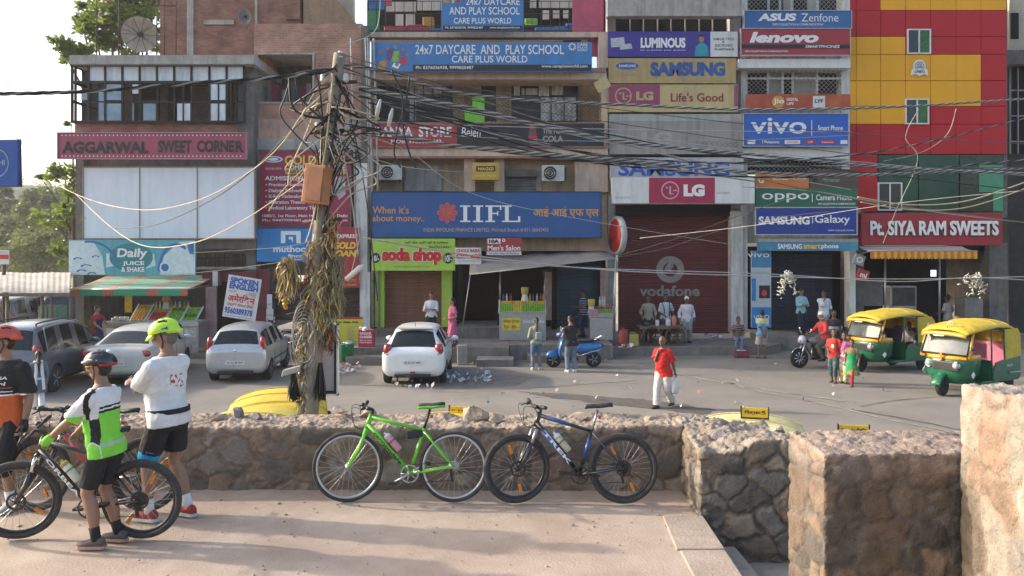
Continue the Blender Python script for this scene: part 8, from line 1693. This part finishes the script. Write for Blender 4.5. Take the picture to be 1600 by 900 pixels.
def dish(label, px, py, q, d, m, tilt):
 t = thing('satellite_dish', label, 'satellite dish', tuple(P(px, py + q, d))); rr = q * d / FOC; b = MB(); b.lathe([(.001, .0)] + [(rr * k / 8, -.28 * rr * (k / 8) ** 2) for k in range(1, 9)] + [(rr, -.28 * rr + .02)] + [(rr * k / 8, -.28 * rr * (k / 8) ** 2 + .02) for k in range(7, 0, -1)] + [(.001, .02)], (0, 0, 0), 'y', 36); b.xf(Matrix.Translation((0, 0, rr)) @ Matrix.Rotation(R(tilt), 4, 'Z') @ Matrix.Rotation(R(14), 4, 'X')); b.build('reflector', m, t)
 b = MB(); 
 for k in range(10): a = 2 * math.pi * k / 10; b.tube([(0, -.02, 0), (rr * .97 * math.cos(a), -.27 * rr - .01, rr * .97 * math.sin(a))], rr * .013, 4)
 for k in range(4): a = R(45 + 90 * k); b.tube([(rr * .6 * math.cos(a), -.1 * rr, rr * .6 * math.sin(a)), (0, -.62 * rr, 0)], rr * .014, 4)
 b.ball((0, -.62 * rr, 0), rr * .09); b.ball((0, -.03, 0), rr * .16, .05, rr * .16); b.xf(Matrix.Translation((0, 0, rr)) @ Matrix.Rotation(R(tilt), 4, 'Z') @ Matrix.Rotation(R(14), 4, 'X')); b.build('rib_and_feed', M_DKMETAL, t)
 b = MB(); b.tube([(0, .1, rr), (0, .15, -rr * .5)], rr * .05, 6); b.tube([(0, .12, rr * .6), (rr * .4, .3, -rr * .4)], rr * .03, 5); b.build('mount', M_DKMETAL, t)
dish('large round satellite dish on the roof beside the tree', 220, 54, 27, 31, mat('dish_tan', (.42, .36, .29), .7, var=.15, dirt=.3), 12); dish('small grey satellite dish on the old brick house', 384, 26, 12, 30, mat('dish_grey', (.16, .16, .18), .6), -15)
def flowers(label, px, py, d, strands):
 b = MB(); rnd = random.Random(px)
 for x, y in strands:
  p0, p1 = P(px, py, d), P(px + x, py + y, d)
  for k in range(26):
   q = p0.lerp(p1, k / 25) + Vector((rnd.gauss(0, .05), rnd.gauss(0, .05), rnd.gauss(0, .05) + .12 * math.sin(k / 25 * math.pi))); u = Vector((rnd.gauss(0, 1), rnd.gauss(0, 1), rnd.gauss(0, 1))).normalized(); b.tube([q - u * .055, q + u * .055], [.02, .008], 5)
 o = b.build('flower_string', mat('jasmine', (.55, .54, .46), .7)); meta(o, label, 'flower string')
flowers('white flower string on the low wire before the navy shutter', 1232, 431, 23, [(-14, 26), (-12, 32), (10, 26), (6, 10), (-6, 8)]); flowers('white flower string on the low wire before the sweets shop', 1525, 436, 23, [(-20, 8), (8, 26), (-8, 24), (14, 18), (4, 8)])
t = thing('hanging_plate', 'pale yellow plate hanging askew at the corner above the gold board', 'plate', tuple(P(941, 132, 28.6))); b = MB(); b.obox((0, 0, 0), (.22, 0, .13), (0, .01, 0), (-.10, 0, .18)); b.build('plate_panel', mat('plate_straw', (.48, .40, .20), .6, dirt=.2), t); b = MB(); b.tube([(.05, 0, .2), (.1, .3, .8)], .006, 4); b.build('hanger', M_BLACK, t)
d = 24.5; t = thing('tin_shed', 'open shed with a pale tin roof on posts at the left edge', 'shed', (WX(50, d), d, 0)); b = MB(); X0, X1 = WX(-30, d), WX(110, d); n = 60; vs = []
for j in (0, 1):
 for i in range(n + 1): x = (X0 + (X1 - X0) * i / n) * (1 + .122 * j); vs.append((x, d + j * 3.0, 2.30 + j * .55 + .007 * math.sin(i * 1.6) + .03 * noise.noise(Vector((x, j, 0)))))
b.add(vs, [(i, i + 1, n + 2 + i, n + 1 + i) for i in range(n)], 0, True); o = b.build('roof', mat('tin_sheet', (.50, .45, .37), .6, .1, var=.25, scale=1.5, dirt=.3), t, True); s_ = o.modifiers.new('s', 'SOLIDIFY'); s_.thickness = .02
for px in (8, 63, 78, 108): MB().tube([(WX(px, d), d + .1, 0), (WX(px, d), d + .1, 2.3)], .05, 6).build('post', M_WOOD, t, True)
MB().box(X0, X1, d - .02, d + .06, 2.18, 2.28).build('beam', M_WOOD, t, True)
t = thing('cabinet', 'pale green metal cabinet under the tin shed', 'cabinet', (WX(74, 24.8), 24.8, 0)); MB().pbox(59, 478, 88, 560, 24.8, .6).build('cabinet_body', mat('cabinet_green', (.16, .27, .19), .6, dirt=.3), t, True, .02); MB().pbox(73.4, 480, 74.2, 552, 24.79, .01).build('door_gap', M_BLACK, t, True)
o = sheet('sack_heap', WX(-10, 24.3), WX(56, 24.3), 24.0, 25.2, .55, 20, 10, mat('sacking', (.15, .11, .08), .95, var=.4, scale=3, bump=.5), .30, 1.6); meta(o, 'heap of brown sacks under the tin shed', 'sack heap', kind='stuff')
t = thing('potted_plants', 'dusty bush growing beside the fruit vendor', 'plant', (WX(128, 25.5), 25.5, 0)); rnd = random.Random(4); b = MB(); leaves(b, (0, 0, .75), .62, 420, .09, rnd, (.8, .6, 1.1)); b.build('leaves', M_LEAFB, t); MB().tube([(0, 0, 0), (0, 0, .7)], .05, 6).build('stem', M_BARK, t); t.name = 'bush'
t = thing('lot_fence', 'thin iron rail fence along the sandy lot at the far left', 'fence', (WX(50, 60), 60, 0)); b = MB()
for z_ in (1.0, 1.7): b.tube([(WX(-20, 60), 60, z_), (WX(120, 60), 60, z_)], .03, 5)
b.build('rail', M_RUST, t, True)
for px in range(-10, 120, 14): MB().tube([(WX(px, 60), 60, 0), (WX(px, 60), 60, 2.0)], .035, 5).build('post', M_RUST, t, True)
def litter(label, px0, px1, py0, py1, n, seed, z=.03, big=1):
 rnd = random.Random(seed); b = MB(); ms = [M_CUP, mat('litter_grey', (.3, .3, .32), .7), mat('litter_blue', (.12, .18, .32), .6), mat('litter_red', (.4, .08, .06), .6), mat('litter_brown', (.2, .15, .1), .8)]
 for i in range(n):
  x, y = G(rnd.uniform(px0, px1), rnd.uniform(py0, py1), z); s_ = rnd.uniform(.03, .10) * big; k = len(b.v); u = Vector((rnd.gauss(0, 1), rnd.gauss(0, 1), rnd.gauss(0, .5))).normalized() * s_; w = u.orthogonal().normalized() * s_ * rnd.uniform(.4, 1); c = Vector((x, y, z + rnd.uniform(.01, .07)))
  b.add([c - u - w, c + u - w * .6, c + u * .7 + w, c - u * .8 + w + Vector((0, 0, .05 * rnd.random()))], [(0, 1, 2), (0, 2, 3)], rnd.choice((0, 0, 0, 1, 1, 2, 3, 4)))
 meta(b.build('litter', ms), label, 'litter', kind='stuff')
litter('paper litter on the road by the green bin', 512, 562, 570, 584, 70, 1, big=.9); litter('paper litter on the road right of the white hatchback', 690, 765, 583, 598, 70, 2, big=.85); litter('litter under the white hatchback', 590, 690, 590, 606, 16, 3); litter('litter at the platform foot', 735, 760, 545, 572, 40, 4, .06, 1.3); litter('litter under the tea cart', 965, 1000, 533, 545, 40, 5, .32); litter('scattered scraps on the road', 700, 1400, 560, 640, 60, 6, .02, .6); litter('litter below the dark red shutter', 1100, 1130, 520, 530, 30, 7, .32); litter('scraps in the lane', 1560, 1590, 455, 500, 30, 8, .22)
t = thing('stone_block', 'short concrete post at the road edge right of the white hatchback', 'post', (WX(722, 25.2), 25.2, 0)); MB().box(-.15, .15, -.12, .12, 0, .62).build('post_body', M_CONC, t, bevel=.03); t.name = 'concrete_post'
# ------------------------------------------------------------------ pole, garlands and overhead cables
PD = 9.72
t = thing('utility_pole', 'leaning weathered utility pole wrapped in dry garlands before the brick house', 'pole', (WX(484, PD), PD, -.35)); b = MB(); ax0 = [P(484, 730, PD), P(489, 560, PD), P(498, 380, PD), P(514, 230, PD), P(531, 84, PD)]
b.tube(smooth_path(ax0, 8), [.092 - .020 * i / 32 for i in range(33)], 14); b.build('shaft', mat('pole_concrete', (.30, .26, .20), .85, var=.3, scale=6, bump=.4, dirt=.4), t, True)
def onpole(y): 
 for a, c in zip(ax0, ax0[1:]):
  za, zc = a.z, c.z; z = WZ(y, PD)
  if za <= z <= zc: return a.lerp(c, (z - za) / (zc - za))
 return ax0[-1].copy()
for y in (130, 205, 345): b = MB(); c = onpole(y); b.tube([c + Vector((-.22, 0, -.02)), c + Vector((.25, 0, .02))], .022, 6); b.build('cross_arm', M_RUST, t, True)
for y, dx in ((130, -.15), (130, .12), (205, .2), (95, .02), (205, -.15)): c = onpole(y) + Vector((dx, -.03, .05)); b = MB(); b.lathe([(.001, -.05), (.03, -.04), (.045, -.01), (.03, .0), (.04, .03), (.02, .06), (.001, .06)], c, 'z', 12); b.build('insulator', M_CUP, t, True)
c = onpole(292) + Vector((-.04, -.2, 0)); t2 = thing('junction_box', 'orange-brown steel junction box tied askew to the pole', 'junction box', tuple(c)); TR = Matrix.Rotation(R(7), 4, 'Y') @ Matrix.Rotation(R(-18), 4, 'Z')
b = MB(); b.box(-.15, .13, -.08, .10, -.22, .24); b.xf(TR); b.build('box_body', mat('box_orange', (.42, .17, .075), .6, var=.15, dirt=.2), t2, bevel=.012); b = MB(); b.box(-.10, .115, -.092, -.083, -.19, .21); b.xf(TR); b.build('box_door', mat('box_rust', (.30, .115, .05), .65, var=.2, dirt=.25), t2, bevel=.004)
rnd = random.Random(12); b = MB(); GC = [mat('straw', (.46, .37, .18), .8), mat('dry_olive', (.25, .21, .11), .85), mat('tinsel_gold', (.55, .34, .05), .35, .4), mat('dark_red_thread', (.22, .03, .03), .8), mat('grey_thread', (.20, .19, .17), .85), mat('bleached', (.5, .46, .38), .8)]
def tassel(c, L, spread, mi, w=.008):
 u = Vector((rnd.gauss(0, spread), rnd.gauss(0, spread), -L)); p0 = Vector(c); p1 = p0 + u * .5 + Vector((rnd.gauss(0, .03), rnd.gauss(0, .03), 0)); p2 = p0 + u; s = Vector((rnd.uniform(-1, 1), rnd.uniform(-1, 1), 0)).normalized() * w * rnd.uniform(.5, 1.6)
 b.add([p0 - s, p0 + s, p1 + s, p1 - s, p2 + s * .4, p2 - s * .4], [(0, 1, 2, 3), (3, 2, 4, 5)], mi)
def mass(y0, y1, x_, rad, n, L, sp, mix, k=1.0):
 for _ in range(n):
  y = rnd.uniform(y0, y1); c = onpole(y) + Vector((x_, 0, 0)); a = rnd.uniform(0, 6.28); q = rad * rnd.random() ** .6; tassel(c + Vector((q * math.cos(a), q * math.sin(a) * .6, 0)), L * rnd.uniform(.4, 1.4), sp, rnd.choice(mix))
mass(370, 470, .02, .17, 800, .16, .05, [0, 0, 1, 1, 1, 4, 2, 3]); mass(395, 470, .15, .17, 750, .20, .05, [0, 1, 1, 0, 1, 4]); mass(420, 520, .06, .17, 700, .20, .05, [0, 1, 1, 4, 2, 0]); mass(400, 440, -.36, .10, 340, .22, .04, [0, 0, 2, 1, 5]); mass(470, 640, -.06, .10, 600, .18, .05, [1, 4, 0, 5, 1]); mass(490, 600, -.11, .06, 260, .14, .05, [2, 2, 5, 0]); mass(455, 500, -.16, .06, 120, .10, .05, [3, 3, 4]); mass(500, 540, .16, .07, 110, .12, .05, [3, 4]); mass(330, 372, .10, .10, 160, .12, .04, [0, 2, 3, 5]); mass(420, 470, .12, .16, 90, .16, .05, [2])
meta(b.build('garland_mass', GC), 'mass of dry garlands and tinsel hanging round the pole', 'garland', kind='stuff')
b = MB(); rnd = random.Random(9)
for k in range(9): c = onpole(470) + Vector((-.37 + rnd.gauss(0, .012), rnd.gauss(0, .02), -.02 * k + .08)); b.ball(c, .028, n=8)
meta(b.build('marigold_string', GC[2]), 'short orange marigold string left of the garlanded pole', 'garland')
for dx, y, L, lb in ((-.20, 578, .34, 'left black horsehair whisk hanging low on the pole'), (.12, 565, .42, 'right black horsehair whisk hanging low on the pole')):
 b = MB(); rnd = random.Random(int(y)); c = onpole(y) + Vector((dx, -.12, 0))
 for k in range(170): a = rnd.uniform(0, 6.3); q = .055 * rnd.random(); s = Vector((rnd.uniform(-1, 1), rnd.uniform(-1, 1), 0)).normalized() * .005; p0 = c + Vector((q * .4 * math.cos(a), q * .4 * math.sin(a), 0)); p2 = c + Vector((q * 1.5 * math.cos(a), q * math.sin(a), -L * rnd.uniform(.7, 1.1))); b.add([p0 - s, p0 + s, p2 + s, p2 - s], [(0, 1, 2, 3)])
 meta(b.build('hair_whisk', M_BLACK), lb, 'whisk')
o = MB().obox(onpole(590) + Vector((-.22, -.1, .10)), (.11, 0, .03), (0, .05, .0), (.01, 0, .04)).build('slate_cap', mat('grey_plate', (.36, .35, .33), .7, dirt=.3), bevel=.01); meta(o, 'small grey plate lying over the left whisk on the pole', 'plate')
t = thing('tube_lamp', 'white tube lamp hanging slantwise right of the pole', 'lamp', tuple(P(555, 425, 9.6))); b = MB(); p0, p1 = Vector((-.11, 0, -.09)), Vector((.10, 0, .09)); b.tube([p0, p0 + (p1 - p0) * .8, p0 + (p1 - p0) * .9, p1], [.032, .032, .018, .008], 10); b.build('lamp_body', M_CUP, t); b = MB(); b.tube([p0.lerp(p1, .3) + Vector((0, 0, .03)), Vector((.05, .02, .4)), Vector((.0, .05, .8))], .005, 5); b.build('lamp_wire', M_CUP, t)
CBK = mat('cable_black', (.022, .022, .024), .6, var=.3); CGR = mat('cable_grey', (.30, .29, .275), .6, var=.25, scale=3); CDK = mat('cable_dark', (.09, .085, .08), .6); CCR = mat('cable_cream', (.50, .42, .27), .6, var=.2); CPL = mat('cable_pale', (.40, .39, .36), .6, var=.2); CBR = mat('cable_brown', (.22, .16, .11), .6, var=.2)
def cable(label, pts, r, m, n=6, strands=0, pitch=.42, name='overhead_cable', grp='overhead cables'):
 """pts: (px, py, distance); strands > 0 makes a twisted bundle"""
 path = smooth_path([P(*q) for q in pts], 10); b = MB()
 if not strands: b.tube(path, r, n)
 else:
  L = 0; offs = [[] for _ in range(strands)]
  fine = []
  for i in range(len(path) - 1):
   for k in range(4): fine.append(path[i].lerp(path[i + 1], k / 4))
  fine.append(path[-1])
  for i, p in enumerate(fine):
   if i: L += (p - fine[i - 1]).length
   tg = (fine[min(i + 1, len(fine) - 1)] - fine[max(i - 1, 0)]).normalized(); u = tg.cross(Vector((0, 0, 1))).normalized(); w = u.cross(tg)
   for k in range(strands): a = 2 * math.pi * (L / pitch + k / strands); offs[k].append(p + (u * math.cos(a) + w * math.sin(a)) * r * .62)
  for k in range(strands): b.tube(offs[k], r * .55, 6, k % 2)
 o = b.build(name, [m, CGR if m is CBK else CDK] if strands else m); meta(o, label, 'cable', grp)
cable('uppermost twisted bundle running right from the pole top', [(531, 100, 9.7), (600, 112, 9.9), (700, 142, 10.2), (830, 157, 10.6), (945, 162, 11), (1160, 171, 11.8), (1400, 167, 12.8), (1620, 153, 14)], .018, CPL, strands=4)
cable('second twisted bundle crossing the mustard and grey boards', [(560, 136, 9.7), (640, 152, 9.9), (750, 172, 10.1), (860, 200, 10.4), (1000, 225, 10.8), (1160, 240, 11.4), (1400, 262, 12.3), (1620, 272, 13.2)], .021, CPL, strands=4)
cable('third twisted bundle crossing the red store board', [(545, 196, 9.7), (600, 206, 9.8), (700, 226, 10), (840, 240, 10.3), (960, 249, 10.7), (1160, 268, 11.4), (1350, 273, 12.2), (1620, 262, 13.5)], .021, CPL, strands=4)
cable('black bundle just under the third twisted one', [(700, 228, 10.4), (860, 246, 10.6), (1000, 262, 10.9), (1160, 276, 11.5), (1330, 273, 12.2), (1620, 248, 13.6)], .014, CBK, strands=3)
cable('black bundle rising to the right edge above the green glass', [(560, 150, 9.8), (720, 190, 10.1), (900, 235, 10.5), (1050, 252, 11), (1200, 252, 11.6), (1400, 232, 12.4), (1620, 180, 14)], .011, CBK, strands=3)
cable('thick black bundle leaving the pole to the left edge', [(-20, 147, 8.4), (130, 143, 8.7), (300, 130, 9.1), (420, 122, 9.4), (530, 110, 9.7)], .020, CBK, strands=3)
cable('brown wire slanting down across the balcony mesh', [(540, 86, 9.7), (640, 118, 10), (760, 160, 10.4), (920, 210, 11), (1100, 258, 11.8), (1340, 312, 13), (1620, 350, 14.5)], .008, CBR)
for i, (lb, pts, r, m) in enumerate([
 ('thin black wire from the pole top under the first bundle', [(535, 105, 9.7), (700, 165, 10.1), (900, 200, 10.6), (1160, 246, 11.5), (1620, 300, 13.5)], .009, CBK),
 ('black wire from the pole to the red store board corner', [(560, 140, 9.7), (680, 175, 10), (800, 210, 10.4), (950, 246, 11), (1170, 270, 12)], .010, CBK),
 ('black wire sagging over the black cola board', [(575, 160, 9.8), (700, 190, 10.1), (860, 238, 10.6), (1000, 256, 11.1)], .010, CBK),
 ('second black wire sagging over the cola board', [(580, 178, 9.8), (720, 210, 10.2), (880, 246, 10.8), (1060, 262, 11.5)], .009, CBK),
 ('thin grey wire from the pole over the finance board', [(560, 210, 9.7), (640, 238, 10.5), (760, 310, 15), (960, 352, 22), (1160, 385, 26)], .007, CPL),
 ('pale wire across the dark red shutter to the right edge', [(570, 372, 10), (760, 402, 14), (950, 422, 18), (1140, 430, 20), (1400, 436, 21.5), (1620, 432, 22)], .012, CPL),
 ('second pale low wire that carries the white flower strings', [(700, 400, 14), (900, 418, 18), (1140, 426, 21), (1235, 430, 23), (1400, 440, 23), (1520, 434, 23), (1640, 440, 23)], .012, CPL),
 ('thin wire from the round sign up to the phone boards', [(965, 400, 24), (1050, 375, 22), (1160, 335, 18), (1260, 300, 15)], .007, CBK),
 ('thin wire crossing the shutter up to the deep box sign', [(965, 402, 24), (1040, 388, 23), (1100, 368, 22), (1180, 345, 20), (1300, 330, 18)], .007, CBK),
 ('cream wire pair rising to the right edge over the green glass', [(1340, 308, 13), (1420, 320, 13.2), (1500, 316, 13.4), (1570, 296, 13.6), (1640, 270, 14)], .011, CCR),
 ('lower cream wire rising to the right edge over the green glass', [(1345, 316, 13.1), (1430, 328, 13.3), (1520, 322, 13.5), (1640, 280, 14)], .009, CCR),
 ('long cream cable looping from the left over the white panels', [(75, 282, 20), (140, 312, 16), (220, 328, 13), (300, 316, 11.5), (370, 282, 10.4), (440, 225, 9.8), (500, 130, 9.7)], .0075, CCR),
 ('lower cream cable looping over the juice board', [(118, 303, 20), (170, 352, 16), (225, 384, 13), (300, 380, 11.5), (370, 350, 10.5), (440, 305, 9.9), (500, 262, 9.7)], .0075, CCR),
 ('black cable dipping across the white panels to the pole', [(180, 356, 15), (240, 352, 12.5), (320, 318, 11), (390, 270, 10.2), (460, 200, 9.8), (515, 150, 9.7)], .008, CBK),
 ('thin wire from the blue edge board to the tree', [(33, 222, 16), (80, 290, 20), (134, 342, 27)], .006, CBK),
 ('thin wire high at the left sky', [(-20, 0, 14), (100, 26, 20), (250, 60, 30)], .006, CBK),
 ('thin wire over the left sky to the glazed balcony', [(-20, 134, 12), (60, 126, 18), (112, 108, 28)], .006, CBK),
 ('slack wire from the glazed balcony down to the edge board', [(110, 110, 28), (80, 180, 22), (34, 221, 16)], .006, CBK),
 ('grey wire between the pole and the yellow box sign', [(560, 235, 9.8), (640, 262, 14), (740, 270, 28)], .006, CPL),
 ('thin wire over the awning of the juice stall', [(300, 395, 24), (420, 388, 14), (490, 376, 9.8)], .006, CBK),
 ('thin wire over the placard to the pole', [(200, 436, 22), (330, 424, 16), (480, 404, 9.9)], .006, CBK),
 ('loose cable hanging before the red and yellow cladding', [(1436, 170, 12.9), (1415, 214, 13), (1434, 250, 13), (1400, 330, 13.4), (1380, 380, 14)], .006, CGR),
 ('bowed cable hanging right of the lower clad window', [(1494, 170, 13), (1480, 210, 13), (1440, 238, 13), (1380, 252, 12.8)], .006, CGR),
 ('thin wire across the deep blue phone board', [(1000, 372, 20), (1180, 352, 18), (1400, 318, 16), (1620, 296, 15)], .007, CPL),
 ('thin wire over the green phone board to the sweets board', [(1160, 292, 12), (1280, 300, 13), (1450, 330, 14.5), (1640, 352, 16)], .007, CPL),
 ('thin wire over the sky blue daycare board', [(540, 70, 9.8), (590, 40, 16), (594, -20, 25)], .006, CPL)]): cable(lb, pts, r, m)
rnd = random.Random(5)
for k in range(10):
 y0 = rnd.uniform(95, 215); y1 = rnd.uniform(175, 300); sg = rnd.uniform(5, 30); e = rnd.choice((1180, 1330, 1640, 1640)); dd = 9.7 + (e - 540) / 300; f = lambda t: (545 + (e - 545) * t, y0 + (y1 - y0) * t ** .8 + sg * 4 * t * (1 - t) * .5, 9.7 + (dd - 9.7) * t)
 cable('slack thin wire among the bundles right of the pole', [f(i / 6) for i in range(7)], rnd.choice((.006, .008, .010)), [CDK, CPL, CGR, CDK][k % 4], name='slack_wire', grp='slack wires among the bundles')
rnd = random.Random(77); CL = [CBK, CBK, CBK, CCR, CPL, CBK]
for k in range(34):
 y0 = rnd.uniform(100, 240); c0 = onpole(y0); sx = rnd.choice((-1, -1, 1, 1, 1)); w = rnd.uniform(.12, .62); dr = rnd.uniform(.1, .75); c1 = onpole(min(600, y0 + rnd.uniform(0, 160)))
 pth = smooth_path([c0 + Vector((0, -.09, 0)), c0 + Vector((sx * w * .5, rnd.uniform(-.2, .1), -dr * .35)), c0 + Vector((sx * w, rnd.uniform(-.2, .15), -dr * .75)), c0 + Vector((sx * w * .45, rnd.uniform(-.2, .1), -dr)), c1 + Vector((sx * .05, -.10, 0))], 8)
 b = MB(); b.tube(pth, rnd.choice((.006, .008, .010, .012)), 6); meta(b.build('cable_loop', CL[k % 6]), 'slack cable looping off the leaning pole', 'cable', 'cable loops on the pole')
for k, (pts, m, r, lb) in enumerate([([(455, 118), (446, 150), (438, 178), (462, 210), (490, 238), (500, 262)], CBK, .010, 'black drop cable left of the pole ending at the junction box'), ([(452, 118), (455, 160), (470, 178), (505, 184), (520, 170)], CBK, .016, 'thick black cable hooked left of the pole top'), ([(462, 118), (468, 150), (500, 182), (520, 176)], CBK, .014, 'second thick black cable hooked left of the pole top'), ([(500, 150), (478, 210), (455, 260), (450, 290)], CCR, .009, 'cream drop cable passing left of the junction box'), ([(640, 120), (632, 170), (622, 200), (616, 240), (626, 262)], CBK, .011, 'black drop cable hanging before the store board'), ([(612, 110), (628, 150), (630, 200), (640, 240), (650, 262)], CBK, .012, 'twin black drop cable right of the first'), ([(505, 280), (480, 262), (440, 300), (420, 330)], CCR, .007, 'cream wire end curling over the college board'), ([(527, 190), (540, 260), (552, 330), (560, 400)], CPL, .008, 'pale drop wire down to the tube lamp'), ([(520, 120), (510, 220), (492, 330), (478, 380)], CCR, .010, 'cream cable strapped down the left of the pole'), ([(534, 130), (556, 220), (575, 330), (590, 470)], CBK, .007, 'black wire running down past the lime board')]):
 b = MB(); b.tube(smooth_path([P(x, y, PD - .12 - .02 * (k % 3)) for x, y in pts], 8), r, 6); meta(b.build('drop_cable', m), lb, 'cable')
for i, (px, py, lb) in enumerate([(592, 168, 'white cable clamp hanging right of the pole'), (611, 182, 'second white cable clamp nearer the store board')]):
 b = MB(); c = P(px, py, PD); b.tube([c + Vector((-.03, 0, -.12)), c + Vector((.0, 0, .02)), c + Vector((.02, 0, .10))], [.022, .026, .012], 8); meta(b.build('cable_clamp', M_CUP), lb, 'clamp')
for k in range(7):
 a0 = k * .9; c = onpole(500 + k * 7) + Vector((-.10, -.08, 0)); b = MB(); b.torus((0, 0, 0), .16 + .008 * k, .006, 'y', 30, 5); b.xf(Matrix.Translation(c) @ Matrix.Rotation(R(20 * math.sin(k)), 4, 'Z') @ Matrix.Diagonal((.8, 1, 1.5, 1))); meta(b.build('cable_coil', CGR), 'grey wire coil hung among the lower garlands of the pole', 'cable', 'wire coils on the pole')
# ------------------------------------------------------------------ hazy air
hz = MB(); hz.box(-520, 120, -6, 620, -4, 90); o = hz.build('haze', []); m = bpy.data.materials.new('haze_air'); m.use_nodes = True; o.data.materials.append(m); nt = m.node_tree
for n_ in list(nt.nodes):
 if n_.type != 'OUTPUT_MATERIAL': nt.nodes.remove(n_)
pv = nt.nodes.new('ShaderNodeVolumePrincipled'); pv.inputs['Color'].default_value = (.93, .94, .96, 1); pv.inputs['Density'].default_value = .0006; pv.inputs['Anisotropy'].default_value = .3
nt.links.new(pv.outputs[0], nt.nodes['Material Output'].inputs['Volume']); meta(o, kind='stuff')
